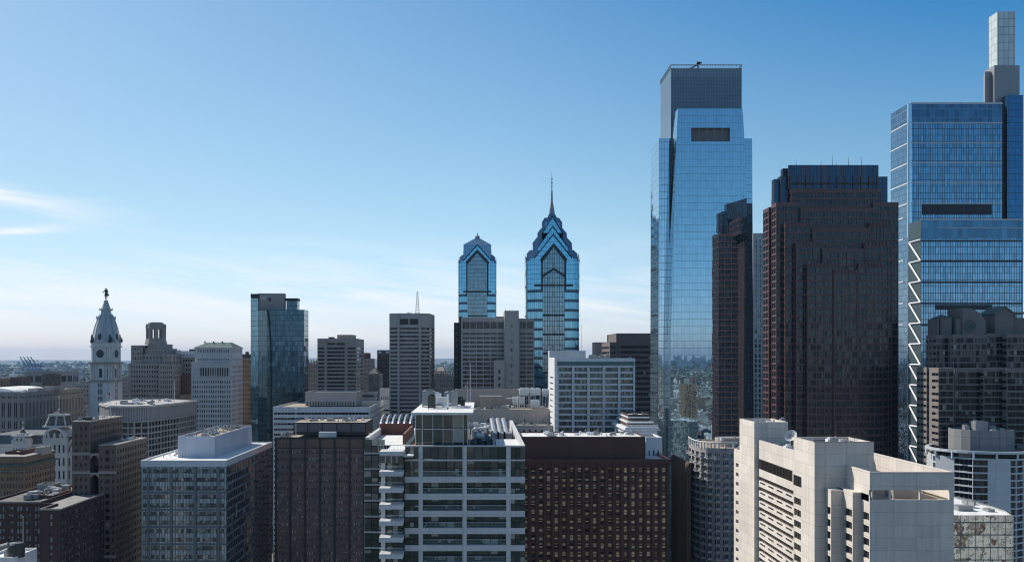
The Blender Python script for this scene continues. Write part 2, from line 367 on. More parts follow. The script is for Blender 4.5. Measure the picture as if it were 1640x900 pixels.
wallmat('granite_red', (.15, .078, .072), var=.15, joint=(2.6, 3.1, .1, .3), rough=.45)
wallmat('ox_panel', (.075, .022, .02), var=.15, joint=(6, 30, .15, .5), rough=.5)
wallmat('hotel_panel', (.67, .61, .545), var=.22, joint=(5.2, 2.9, .09, .38), streak=.22)
wallmat('white_panel', (.56, .60, .63), var=.08, joint=(6, 3.2, .08, .3), rough=.5)
wallmat('white_paint', (.74, .75, .76), var=.06, rough=.55, streak=.06)
wallmat('frame_white', (.62, .61, .61), var=.2, joint=(3.3, 1.15, .05, .3), rough=.6, streak=.08)
wallmat('steel_grey', (.36, .37, .38), var=.12, rough=.45, metallic=.3)
wallmat('dark_metal', (.03, .032, .036), var=.2, rough=.5)
wallmat('black_steel', (.035, .03, .032), var=.2, rough=.5)
wallmat('slab_panel', (.33, .20, .165), var=.4, c2=(.21, .15, .14), streak=.1)
wallmat('deco_dark', (.27, .24, .22), var=.15, streak=.15, joint=(1.4, .7, .05, .2))
wallmat('bronze', (.045, .05, .05), var=.3, rough=.5)
wallmat('green_glaze', (.05, .17, .19), var=.15, rough=.25, joint=(1.2, 1.2, .06, .3))
wallmat('slot_louvre', (.28, .28, .29), var=.15, joint=(1.6, 1.2, .15, .4), rough=.6); wallmat('louvre', (.055, .055, .06), var=.1, joint=(1.6, .5, .12, .5), rough=.6)
wallmat('crown_rib', (.045, .06, .075), var=.1, joint=(2.2, 99, .4, .7), rough=.25)
wallmat('asphalt', (.055, .055, .058), var=.3)
wallmat('pavement', (.32, .31, .30), var=.2, joint=(3, 3, .05, .2))
plain('frame', (.22, .21, .20)); plain('frame_dark', (.03, .03, .035)); plain('frame_pale', (.62, .64, .65)); plain('flag_red', (.5, .03, .04)); plain('flag_blue', (.03, .04, .2)); plain('pole_white', (.75, .75, .75)); plain('crane_blue', (.06, .16, .32))
wallmat('foliage', (.05, .085, .03), var=.7, c2=(.085, .10, .035)); wallmat('bark', (.12, .09, .07))
glassmat('glass', (.035, .045, .055), pb=.25)
glassmat('glass_dark', (.010, .014, .018), pb=.06, ior=1.5)
glassmat('glass_blue', (.04, .09, .13), blind=(.3, .36, .4), pb=.2, ior=2.0)
glassmat('glass_green', (.07, .12, .11), blind=(.26, .34, .31), pb=.3, ior=1.7, c2=(.012, .02, .022))
glassmat('glass_condo', (.03, .055, .052), blind=(.42, .44, .40), pb=.22, ior=1.9, c2=(.01, .018, .018))
glassmat('glass_tan', (.02, .015, .012), blind=(.95, .74, .42), pb=.75, ior=1.6)  # tan blind colour stands in for reflections of sunlit buildings
glassmat('glass_slab', (.03, .03, .035), blind=(.55, .50, .48), pb=.4, ior=1.6)
glassmat('glass_brown', (.032, .029, .028), blind=(.10, .075, .05), pb=.3, ior=1.5)
glassmat('glass_bell', (.018, .024, .032), blind=(.05, .055, .06), pb=.3, ior=1.5)
curtain('mirror_blue', (.34, .50, .60), pw=1.55, ph=4.2, line=(.14, .24, .32), lw=.09, lh=.16, metal=.96, rough=.01, tilt=.003, wave=.0035, var=.1)
curtain('crown_glass', (.13, .16, .19), pw=1.55, ph=2.1, line=(.20, .235, .26), lw=.16, lh=.12, metal=.35, rough=.12, tilt=.01)
mc_ = curtain('crown_clear', (.16, .20, .24), pw=1.55, ph=2.1, line=(.30, .34, .37), lw=.16, lh=.12, metal=.35, rough=.12, tilt=.01); mc_.node_tree.nodes['Principled BSDF'].inputs['Alpha'].default_value = .80
curtain('side_glass', (.50, .62, .70), pw=1.55, ph=4.2, line=(.10, .18, .24), lw=.14, lh=.22, metal=.95, tilt=.006, wave=.01)
curtain('tech_glass', (.18, .30, .40), pw=1.5, ph=4.0, line=(.02, .05, .1), lw=.34, lh=.3, metal=.9, tilt=.012, wave=.006, var=.35)
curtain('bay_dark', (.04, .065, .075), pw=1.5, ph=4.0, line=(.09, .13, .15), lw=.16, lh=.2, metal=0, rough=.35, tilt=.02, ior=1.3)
curtain('tech_dark', (.05, .17, .30), pw=1.5, ph=4.0, line=(.02, .06, .12), lw=.2, lh=.3, metal=.7, tilt=.008)
curtain('tech_crown', (.08, .16, .24), pw=3.0, ph=5.5, line=(.18, .3, .4), lw=.2, lh=.3, metal=.8, tilt=.008, var=.5)
curtain('lantern_glass', (.62, .68, .66), pw=3.2, ph=5.0, line=(.25, .3, .3), lw=.35, lh=.35, metal=.1, rough=.2, var=.2)
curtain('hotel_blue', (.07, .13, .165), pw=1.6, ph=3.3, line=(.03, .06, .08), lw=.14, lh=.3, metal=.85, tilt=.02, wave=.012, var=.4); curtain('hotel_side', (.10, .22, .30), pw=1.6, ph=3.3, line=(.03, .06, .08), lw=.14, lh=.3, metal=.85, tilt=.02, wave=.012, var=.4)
curtain('liberty_blue', (.20, .46, .62), pw=1.7, ph=4.0, line=(.03, .07, .12), lw=.14, lh=.3, metal=.9, tilt=.006, wave=.006, var=.15)
curtain('liberty_band', (.2, .42, .54), pw=1.7, ph=8.2, line=(.03, .05, .08), lw=.14, lh=.3, metal=.9, tilt=.01, wave=.006, var=.2, band=(.04, .08, .12), bandf=.3)
curtain('liberty_grid', (.22, .30, .34), pw=2.1, ph=4.1, line=(.03, .045, .07), lw=.45, lh=.35, metal=.8, tilt=.012, var=.25)
curtain('liberty_roof', (.17, .33, .48), pw=2.0, ph=2.6, line=(.2, .26, .32), lw=.2, lh=.2, metal=.75, rough=.22, tilt=.01)
curtain('low_glass', (.50, .55, .54), pw=2.4, ph=4.0, line=(.10, .12, .13), lw=.2, lh=.35, metal=.95, tilt=.03, wave=.22, var=.15)
curtain('office_glass', (.40, .48, .50), pw=1.45, ph=3.62, line=(.10, .12, .14), lw=.18, lh=.22, metal=.12, rough=.15, tilt=.03, wave=.01, var=.55)
curtain('drum_glass', (.30, .33, .33), pw=2.2, ph=6, line=(.05, .06, .06), lw=.1, lh=.1, metal=.85, tilt=.02, wave=.06, var=.3)

def railglass():
    m, t, p, nd, mt, mix = nodes('rail_glass'); p.inputs['Base Color'].default_value = (.35, .5, .47, 1); p.inputs['Roughness'].default_value = .05; p.inputs['Alpha'].default_value = .14; p.inputs['IOR'].default_value = 1.8
railglass()
# ------------------------------------------------------------------ ground, river, far city
def mk_ground():
    m, t, p, nd, mt, mix = nodes('ground')
    tc = nd('ShaderNodeTexCoord')
    def noise(sc_, det=5):
        n = nd('ShaderNodeTexNoise'); n.inputs['Scale'].default_value = sc_; n.inputs['Detail'].default_value = det; t.links.new(tc.outputs['Object'], n.inputs['Vector']); return n.outputs[0]
    vo = nd('ShaderNodeTexVoronoi'); vo.inputs['Scale'].default_value = .02; t.links.new(tc.outputs['Object'], vo.inputs['Vector'])
    sp = nd('ShaderNodeSeparateXYZ'); t.links.new(vo.outputs['Color'], sp.inputs[0])
    wood = mt('MULTIPLY', mt('SUBTRACT', noise(.0011), .46), 9, clamp=True)
    city = mix(mt('MULTIPLY', sp.outputs[0], .9), (.10, .10, .095), (.26, .24, .21))
    city = mix(mt('GREATER_THAN', sp.outputs[1], .9), city, (.55, .55, .54))
    green = mix(mt('MULTIPLY', noise(.012), 1.0), (.018, .03, .014), (.05, .062, .03))
    b = mix(wood, city, green)
    t.links.new(b, p.inputs['Base Color']); p.inputs['Roughness'].default_value = .95
mk_ground()
g = MB()
RG = 30000
g.poly([(-RG, -RG, 0), (RG, -RG, 0), (RG, RG, 0), (-RG, RG, 0)])
o = g.build('ground', 'ground'); tag(o, kind='structure')
# low wooded rise along the horizon
m_ = MB(); rr_ = random.Random(3); n_ = 160; top_ = [70 + 26 * math.sin(i * .37) + 14 * math.sin(i * 1.1 + 1) + rr_.uniform(-6, 6) for i in range(n_)]
for i in range(n_):
    a0, a1 = 2 * math.pi * i / n_, 2 * math.pi * (i + 1) / n_; h0, h1 = top_[i], top_[(i + 1) % n_]
    for (ra, za0, za1), (rb, zb0, zb1) in (((21500, .2, .2), (26500, h0, h1)), ((26500, h0, h1), (29500, h0 * .8, h1 * .8))):
        m_.poly([(rb * math.sin(a0), rb * math.cos(a0), zb0), (rb * math.sin(a1), rb * math.cos(a1), zb1), (ra * math.sin(a1), ra * math.cos(a1), za1), (ra * math.sin(a0), ra * math.cos(a0), za0)][::-1] if 0 else [(ra * math.sin(a0), ra * math.cos(a0), za0), (ra * math.sin(a1), ra * math.cos(a1), za1), (rb * math.sin(a1), rb * math.cos(a1), zb1), (rb * math.sin(a0), rb * math.cos(a0), zb0)][::-1])
tag(m_.build('hills', 'ground'), kind='structure')
# a flat river far off on the left, a sheet just above the ground
m, t, p, nd, mt, mix = nodes('water'); p.inputs['Base Color'].default_value = (.02, .05, .07, 1); p.inputs['Roughness'].default_value = .12
g = MB()
c = [(-9000, 6900), (-2600, 6400), (1200, 6900), (5200, 8200)]
pts = [(x, y, .3) for x, y in c] + [(x, y + 620, .3) for x, y in reversed(c)]
g.poly(pts); tag(g.build('river', 'water'), kind='structure')
# streets: a grid of asphalt sheets with kerbed pavements between the near blocks
g = MB()
for x in (-330, -215, -105, 20, 150, 255, 370): g.poly([(x - 7, -400, .01), (x + 7, -400, .01), (x + 7, 1500, .01), (x - 7, 1500, .01)])
tag(g.build('road', 'asphalt'), kind='structure')
g = MB()
for y in (150, 345, 640, 760, 1150):
    xs = [-420, -330, -215, -105, 20, 150, 255, 370, 480]
    g.poly([(-420, y - 6, .02), (480, y - 6, .02), (480, y + 6, .02), (-420, y + 6, .02)])
tag(g.build('cross_street', 'asphalt'), kind='structure')
g = MB()
for x in (-330, -215, -105, 20, 150, 255, 370):
    for s in (-1, 1):
        for y0, y1 in ((-400, 144), (156, 339), (351, 634), (646, 754), (766, 1144), (1156, 1500)):
            g.box(min(x + s * 7, x + s * 11), max(x + s * 7, x + s * 11), y0, y1, 0, .14)
tag(g.build('pavement', 'pavement'), kind='structure')
# far city: thousands of small roofs, four tints, one mass
def far_city(name, label, n, place, hmax=16, smax=34):
    m_ = MB()
    for k in range(n):
        x, y, s = place()
        if abs(y - 6800) < 520 and y > 0: continue
        w_, d_ = random.uniform(8, smax) * s, random.uniform(10, smax) * s; h = random.uniform(5, hmax) * (s ** .4)
        if random.random() < .03: h *= 2.4
        m_.box(x - w_ / 2, x + w_ / 2, y - d_ / 2, y + d_ / 2, 0, h, random.choice((0, 0, 1, 1, 2, 3, 4)), rot=R(random.choice((0, 0, 0, 9, 40))))
    o = m_.build(name, ['roof_grey', 'brick_brown', 'limestone', 'roof_white', 'brick_red']); tag(o, label, 'city', kind='stuff')
def pf():
    y = 1150 * (9.5 ** random.random()); return random.uniform(-.62, .62) * y, y, 1 + y / 5200
far_city('distant_rooftops', 'hazy far off mass of low rooftops reaching to the flat horizon', 12000, pf)
def pb():
    y = 40 - 60 * (160 ** random.random()); v = 1166 - y; return random.uniform(.15, .32) * v, y, 1 + v / 9000
far_city('rowhouse_rooftops', 'mass of small rowhouse roofs mirrored in the tall blue glass tower', 11000, pb, hmax=14, smax=17)
def tree_mass(name, label, n, place):
    m_ = MB()
    for k in range(n):
        x, y, r = place()
        if abs(y - 6800) < 520 and y > 0: continue
        h = r * random.uniform(1.2, 1.8); a0 = random.random() * 6
        lo = [(x + r * random.uniform(.6, 1.1) * math.cos(a0 + i * 1.257), y + r * random.uniform(.6, 1.1) * math.sin(a0 + i * 1.257)) for i in range(5)]
        hi = [(x + (q[0] - x) * random.uniform(.7, 1.1), y + (q[1] - y) * random.uniform(.7, 1.1)) for q in lo]
        m_.prism(lo, h * .15, h * .7, P2=hi, cap=False); top = (x + random.uniform(-.3, .3) * r, y, h)
        for i in range(5): m_.poly([(*hi[i], h * .7), (*hi[(i + 1) % 5], h * .7), top])
    o = m_.build(name, 'foliage'); tag(o, label, 'trees', kind='stuff')
def ptree():
    while True:
        y = 1300 * (12 ** random.random()); x = random.uniform(-.62, .62) * y
        if math.sin(x * .0021 + 1) + math.sin(y * .0017) + random.uniform(-.7, .7) > -.1: return x, y, random.uniform(5, 9) * (1 + y / 3800)
tree_mass('distant_woodland', 'dark green far woodland between the rooftops', 6500, ptree)
def ptb():
    y = -700 - 200 * (60 ** random.random()); v = 1166 - y; return random.uniform(.15, .32) * v, y, random.uniform(4, 7) * (1 + v / 4000)
tree_mass('parkland', 'green parkland mirrored in the tall blue glass tower', 1500, ptb)
# container cranes on the river, one per tilted boom
for i, px in enumerate((33, 38.5, 44.5, 50)):
    y = 5600; x = X(px, y); m_ = MB(); k = 3.53
    lg = MB()
    for dx in (6, 15):
        for dy in (-8, 8): lg.bar((x + dx * k, y + dy, 0), (x + dx * k, y + dy, 26 * k), 2.2)
    lg.bar((x + 6 * k, y, 22 * k), (x + 22 * k, y, 22 * k), 3)
    e = bpy.data.objects.new('container_crane', None); col.objects.link(e); e.location = (x, y, 0)
    tag(e, ('leftmost', 'second from left', 'third from left', 'rightmost')[i] + ' of the four blue port cranes on the hazy horizon', 'crane', 'port cranes on the horizon')
    lg.build('leg_frame', 'crane_blue', e, (x, y, 0))
    bm_ = MB(); bm_.bar((x + 8 * k, y, 22 * k), (x - 1 * k, y, 36 * k), 3.2); bm_.bar((x + 12 * k, y, 22 * k), (x + 10 * k, y, 31 * k), 2); bm_.bar((x + 10 * k, y, 31 * k), (x + 3 * k, y, 30 * k), 1)
    bm_.build('boom', 'crane_blue', e, (x, y, 0))
# ------------------------------------------------------------------ left third
def XY(px, Y): return (X(px, Y), Y)
def flag(px, ptop, pbot, Y, label, fpx=6, fpy=9, us=True, group='flagpoles over the rooftops', z0=None, ang=.6):
    k = Y / F; x = X(px, Y); e = bpy.data.objects.new('flagpole', None); col.objects.link(e); e.location = (x, Y, z0 if z0 is not None else Z(pbot, Y))
    tag(e, label, 'flagpole', group); og = tuple(e.location)
    p = MB(); p.rev([(.16, og[2]), (.08, Z(ptop, Y)), (0, Z(ptop, Y) + .1)], x, Y, 8); p.rev([(0, Z(ptop, Y) + .05), (.22, Z(ptop, Y) + .25), (0, Z(ptop, Y) + .5)], x, Y, 8); p.build('pole', 'pole_white', e, og)
    if fpx:
        L_, h_ = fpx * k, fpy * k * .55; z1 = Z(ptop, Y) - .3; n = 8
        def C(u, v):   # u along the fly, v down: drooping and waving
            return (x - u * L_ * math.cos(ang) * (1 if fpx > 0 else -1), Y + .6 * math.sin(u * 6) + u * .4, z1 - v * h_ - u * u * h_ * .9)
        fr, fb, fw = MB(), MB(), MB()
        for i in range(n):
            for j in range(7 if us else 4):
                q = [C(i / n, (j + 1) / 7), C((i + 1) / n, (j + 1) / 7), C((i + 1) / n, j / 7), C(i / n, j / 7)]
                (fb if (us and i < 4 and j < 4) else (fr if j % 2 == 0 else fw)).poly(q)
        mb = MB()
        for k_, s_ in enumerate((fr, fw, fb)):
            for f_ in s_.f: mb.poly([s_.v[a] for a in f_], k_)
        mb.build('flag', ['flag_red', 'pole_white', 'flag_blue'], e, og)
    return e
def roofkit(b, x0, x1, y0, y1, z, n, smin=1.2, smax=3.5, mat='steel_grey', seed=1, hmax=2.2):
    """air handlers, fans and ducts standing on a roof"""
    r = random.Random(seed)
    for k in range(n):
        w_, d_, h_ = r.uniform(smin, smax), r.uniform(smin, smax), r.uniform(.7, hmax); x, y = r.uniform(x0, max(x0 + .1, x1 - w_)), r.uniform(y0, max(y0 + .1, y1 - d_))
        m_ = MB(); m_.box(x, x + w_, y, y + d_, z + .25, z + h_)
        for sx_ in (.1, .9):
            for sy_ in (.1, .9): m_.box(x + w_ * sx_ - .07, x + w_ * sx_ + .07, y + d_ * sy_ - .07, y + d_ * sy_ + .07, z, z + .26)
        if r.random() < .6:
            m_.rev([(min(w_, d_) * .34, z + h_), (min(w_, d_) * .34, z + h_ + .45), (min(w_, d_) * .2, z + h_ + .46), (min(w_, d_) * .2, z + h_ + .3), (0, z + h_ + .3)], x + w_ / 2, y + d_ / 2, 12)
        b.part('air_handler', r.choice((mat, mat, 'white_paint', 'steel_grey')), m_)
    for k in range(max(2, n // 3)):      # low duct runs and small vents between the units
        m_ = MB(); x, y = r.uniform(x0, x1), r.uniform(y0, y1); l_ = r.uniform(2, 7)
        if r.random() < .5: m_.box(x, min(x1, x + l_), y, y + .5, z + .3, z + .8)
        else: m_.box(x, x + .5, y, min(y1, y + l_), z + .3, z + .8)
        b.part('duct', r.choice(('steel_grey', 'roof_grey')), m_)
    for k in range(n // 2):
        m_ = MB(); x, y = r.uniform(x0, x1), r.uniform(y0, y1); m_.rev([(.16, z), (.16, z + r.uniform(.6, 1.6)), (.28, z + 1.7), (0, z + 1.9)], x, y, 8); b.part('vent_pipe', 'steel_grey', m_)
G_LEFT = None
# --- City Hall: mansarded block, square clock tower, domed cap with the standing figure
b = Bld('city_hall', 'ornate pale stone city hall with clock tower and a bronze figure on its dome', X(169.5, 790), 790, 'city hall')
cx, cyy, rt = X(169.8, 790), 790, R(-9); zz = lambda py: Z(py, 790)
def sq(h, ex=0, ch=0):
    if ch: P = [(-h, -h + ch), (-h + ch, -h), (h - ch, -h), (h, -h + ch), (h, h - ch), (h - ch, h), (-h + ch, h), (-h, h - ch)]
    else: P = [(-h, -h), (h, -h), (h, h), (-h, h)]
    return [(cx + x * math.cos(rt) - y * math.sin(rt), cyy + x * math.sin(rt) + y * math.cos(rt)) for x, y in P]
shaft_rows = [(zz(641), zz(634)), (zz(631), zz(622)), (zz(619.5), zz(613))]
b.tower(sq(8.9), 40, zz(609.7), 'pale_stone', S(3, 5, rows=[(zz(660), zz(650))] + shaft_rows, cols=[(.40, .455), (.475, .525), (.545, .60)], g='glass_dark', d=.8), wp='clock_tower', rp='tower_roof')
m_ = MB(); m_.prism(sq(9.6), zz(611.5), zz(609.4), bottom=True); m_.prism(sq(9.3), zz(609.4), zz(608.4)); m_.prism(sq(10.0), zz(583), zz(581), bottom=True); m_.prism(sq(9.5), zz(581), zz(579.6)); b.part('cornice', 'limestone', m_)
b.tower(sq(8.3), zz(608.4), zz(583), 'pale_stone', S(3, 5, rows=[(zz(604), zz(590))], cols=[(.12, .18), (.42, .58), (.82, .88)], g='glass_dark', d=1), wp='clock_tower', rp='tower_roof')
m_ = MB()
for k in range(4):
    a = rt + k * math.pi / 2
    for u in (-7.6, -5.6, -3.4, 3.4, 5.6, 7.6):
        lx, ly = u, -8.75; x, y = cx + lx * math.cos(a) - ly * math.sin(a), cyy + lx * math.sin(a) + ly * math.cos(a)
        m_.rev([(.62, zz(608.4)), (.5, zz(584)), (.8, zz(583.1))], x, y, 8)
b.part('columns', 'pale_stone', m_)
b.tower(sq(8.5, ch=1.6), zz(579.6), zz(555.5), 'pale_stone', None, wp='clock_tower', rp='tower_roof')
m_ = MB(); m_.prism(sq(9.5, ch=1.4), zz(556), zz(554), bottom=True); m_.prism(sq(8.9, ch=1.6), zz(554), zz(549)); b.part('cornice', 'pale_stone', m_)
for k in range(4):
    a = rt + k * math.pi / 2; cz = zz(566.5)
    def T(lx, lz, ly): return (cx + lx * math.cos(a) - ly * math.sin(a), cyy + lx * math.sin(a) + ly * math.cos(a), cz + lz)
    ring = MB(); dial = MB(); n = 24
    for i in range(n):
        t0, t1 = 2 * math.pi * i / n, 2 * math.pi * (i + 1) / n
        for r0, r1, y0, y1 in ((3.9, 3.9, -8.5, -8.95), (3.9, 3.3, -8.95, -8.95), (3.3, 3.3, -8.95, -8.6)):
            ring.poly([T(r0 * math.cos(t0), r0 * math.sin(t0), y0), T(r1 * math.cos(t0), r1 * math.sin(t0), y1), T(r1 * math.cos(t1), r1 * math.sin(t1), y1), T(r0 * math.cos(t1), r0 * math.sin(t1), y0)])
        dial.poly([T(0, 0, -8.66), T(3.3 * math.cos(t0), 3.3 * math.sin(t0), -8.66), T(3.3 * math.cos(t1), 3.3 * math.sin(t1), -8.66)])
    cf = b.part('clock_face', 'bronze', dial)
    hands = MB(); hands.bar(T(0, 0, -8.75), T(2.6, .9, -8.75), .14); hands.build('clock_hand', 'pale_stone', cf); hands = MB(); hands.bar(T(0, 0, -8.75), T(-.9, 1.5, -8.75), .18); hands.build('clock_hand', 'pale_stone', cf)
    for i in range(12):
        q = i * math.pi / 6; hands = MB(); hands.bar(T(2.7 * math.cos(q), 2.7 * math.sin(q), -8.75), T(3.15 * math.cos(q), 3.15 * math.sin(q), -8.75), .12); hands.build('hour_mark', 'pale_stone', cf)
    b.part('clock_surround', 'white_panel', ring)
    ped = MB()   # curved pediment over each dial, pilasters beside it
    for i in range(10):
        t0, t1 = math.pi * i / 10, math.pi * (i + 1) / 10
        p = [(5.6 * math.cos(q), 4.0 + 3.1 * math.sin(q)) for q in (t0, t1)] + [(4.9 * math.cos(q), 4.0 + 2.4 * math.sin(q)) for q in (t1, t0)]
        ped.poly([T(x, z, -9.3) for x, z in p][::-1]); ped.poly([T(p[0][0], p[0][1], -9.3), T(p[1][0], p[1][1], -9.3), T(p[1][0], p[1][1], -8), T(p[0][0], p[0][1], -8)][::-1])
    for u in (-6.2, -4.9, 4.9, 6.2): ped.prism([T(u + q[0], 0, q[1])[:2] for q in ((-.4, -9.0), (.4, -9.0), (.4, -8.4), (-.4, -8.4))], zz(579), zz(556))
    b.part('pediment', 'white_panel', ped)
prof = [(10.6, 549), (10.4, 543), (9.7, 535), (8.9, 527), (7.7, 519), (6.5, 512), (5.6, 507), (5.0, 505.5), (4.4, 503)]
m_ = MB(); m_.rev([(r * .94, zz(y)) for r, y in prof], cx, cyy, 16, rot=rt + math.pi / 16); 
b.part('dome', 'dome_iron' if 'dome_iron' in M else (wallmat('dome_iron', (.40, .46, .50), var=.15, streak=.2, joint=(2.2, 2.2, .1, .2)) and 'dome_iron'), m_)
m_ = MB()
for k in range(8):
    a = rt + math.pi / 4 * k + math.pi / 8
    for (r0, y0), (r1, y1) in zip(prof, prof[1:]): m_.bar((cx + r0 * math.cos(a), cyy + r0 * math.sin(a), zz(y0)), (cx + r1 * math.cos(a), cyy + r1 * math.sin(a), zz(y1)), .45)
    m_.rev([(.9, zz(511)), (.5, zz(509)), (.6, zz(508)), (0, zz(505))], cx + 6.9 * math.cos(a), cyy + 6.9 * math.sin(a), 6)
b.part('dome_rib', 'dome_iron', m_)
m_ = MB(); m_.rev([(4.2, zz(503)), (3.6, zz(498)), (5.0, zz(497)), (5.2, zz(496.2)), (5.2, zz(495)), (3.4, zz(495)), (3.0, zz(492)), (2.3, zz(487)), (1.5, zz(483)), (1.9, zz(482.4)), (1.5, zz(481.2)), (0, zz(481.2))], cx, cyy, 16)
for k in range(16):
    a = k * math.pi / 8; m_.bar((cx + 5.1 * math.cos(a), cyy + 5.1 * math.sin(a), zz(495)), (cx + 5.1 * math.cos(a), cyy + 5.1 * math.sin(a), zz(493)), .1)
b.part('lantern', 'dome_iron', m_)
for k in range(4):     # round dormer and bronze group on each side of the dome foot
    a = rt + k * math.pi / 2; sx_, sy_ = math.sin(a), -math.cos(a)
    m_ = MB(); px_, py_ = cx + 9.2 * sx_, cyy + 9.2 * sy_
    n = 14
    ringp = [(1.35 * math.cos(2 * math.pi * i / n), 2.4 * math.sin(2 * math.pi * i / n)) for i in range(n)]
    f_ = [(px_ + u * math.cos(a) + .75 * sx_, py_ + u * math.sin(a) + .75 * sy_, zz(540) + v) for u, v in ringp]
    k_ = [(px_ + u * 1.3 * math.cos(a) - .8 * sx_, py_ + u * 1.3 * math.sin(a) - .8 * sy_, zz(540) + v * 1.3) for u, v in ringp]
    m_.poly(f_); [m_.poly([f_[i], k_[i], k_[(i + 1) % n], f_[(i + 1) % n]]) for i in range(n)]
    b.part('dormer', 'bronze', m_)
for k in range(4):
    a = rt + k * math.pi / 2 + math.pi / 4
    m_ = MB(); gx, gy = cx + 10.9 * math.cos(a), cyy + 10.9 * math.sin(a)
    m_.rev([(1.2, zz(549)), (1.3, zz(546)), (.7, zz(543)), (.9, zz(540)), (.45, zz(538)), (.5, zz(536.5)), (0, zz(535))], gx, gy, 7)
    m_.rev([(.7, zz(548)), (.9, zz(544)), (.35, zz(542)), (.4, zz(541)), (0, zz(540))], gx + 1.2, gy + .4, 6); b.part('bronze_group', 'bronze', m_)
# standing figure: coat, hat, outstretched arm (skin surface, one mesh)
def figure(par, x, y, z, h, mat_, org, name='statue'):
    J = {'pel': (0, 0, .50), 'bel': (0, 0, .62), 'che': (0, 0, .74), 'nek': (0, 0, .84), 'hed': (0, 0, .90), 'hat': (0, 0, .97), 'kl': (-.05, 0, .27), 'fl': (-.06, .0, .03), 'tl': (-.06, -.07, .01),
         'kr': (.06, .0, .27), 'fr': (.07, .0, .03), 'tr': (.07, -.07, .01), 'shl': (-.11, 0, .80), 'ell': (-.19, -.05, .66), 'hnl': (-.27, -.12, .60), 'shr': (.11, 0, .80), 'elr': (.15, .02, .63), 'hnr': (.12, -.10, .53), 'skl': (-.07, 0, .40), 'skr': (.08, 0, .40)}
    E = [('pel', 'bel'), ('bel', 'che'), ('che', 'nek'), ('nek', 'hed'), ('hed', 'hat'), ('pel', 'skl'), ('skl', 'kl'), ('kl', 'fl'), ('fl', 'tl'), ('pel', 'skr'), ('skr', 'kr'), ('kr', 'fr'), ('fr', 'tr'), ('che', 'shl'), ('shl', 'ell'), ('ell', 'hnl'), ('che', 'shr'), ('shr', 'elr'), ('elr', 'hnr')]
    Rr = dict(pel=.085, bel=.08, che=.095, nek=.03, hed=.05, hat=.06, skl=.075, skr=.075, kl=.042, kr=.042, fl=.028, fr=.028, tl=.025, tr=.025, shl=.05, shr=.05, ell=.035, elr=.035, hnl=.024, hnr=.024)
    ks = list(J); me = bpy.data.meshes.new(name); me.from_pydata([tuple(c * h for c in J[k]) for k in ks], [(ks.index(a), ks.index(b_)) for a, b_ in E], [])
    ob = bpy.data.objects.new(name, me); col.objects.link(ob); ob.parent = par; ob.location = (x - org[0], y - org[1], z - org[2])
    md = ob.modifiers.new('s', 'SKIN')
    if not me.skin_vertices: me.skin_vertices.new(name='')
    for i, k in enumerate(ks): me.skin_vertices[0].data[i].radius = (Rr[k] * h,) * 2; me.skin_vertices[0].data[i].use_root = (k == 'pel')
    ob.modifiers.new('u', 'SUBSURF').levels = 1; ob.modifiers['u'].render_levels = 1; me.materials.append(M[mat_])
    return ob
st = figure(b.e, cx, cyy, zz(481.2), 20.3 * .497, 'bronze', b.o)
m_ = MB(); m_.rev([(.95, zz(463.6)), (1.0, zz(463.2)), (.55, zz(463.0)), (.5, zz(461.6)), (0, zz(461.4))], cx, cyy, 12); m_.box(cx + 1.4, cx + 2.3, cyy - .5, cyy + .2, zz(474), zz(470.6)); m_.build('hat', 'bronze', st, (cx, cyy, zz(481.2)))
# the block below: walls, mansards, arched pavilions
x0, x1 = X(-30, 652), X(116, 652)
b.tower([(x0, 652), (x1, 652), (x1, 765), (x0, 765)], 0, Z(712, 652), 'pale_stone', [S(19, 8, rows=[(Z(a, 652), Z(c, 652)) for a, c in ((812, 800), (778, 762), (752, 738))], fr=.34, d=.7, div=2), S(18, 8, rows=[(Z(a, 652), Z(c, 652)) for a, c in ((778, 762), (752, 738))], fr=.4, d=.7), None, None], roof='roof_grey')
m_ = MB(); Q0 = [(x0 - .8, 651.2), (x1 + .8, 651.2), (x1 + .8, 766), (x0 - .8, 766)]; m_.prism(Q0, Z(714, 652), Z(711, 652), bottom=True); b.part('cornice', 'pale_stone', m_)
m_ = MB(); P0 = [(x0, 652), (x1, 652), (x1, 765), (x0, 765)]; m_.prism(inset(P0, .3), Z(711, 652), Z(697, 652), P2=inset(P0, 3)); b.part('mansard', 'slate', m_)
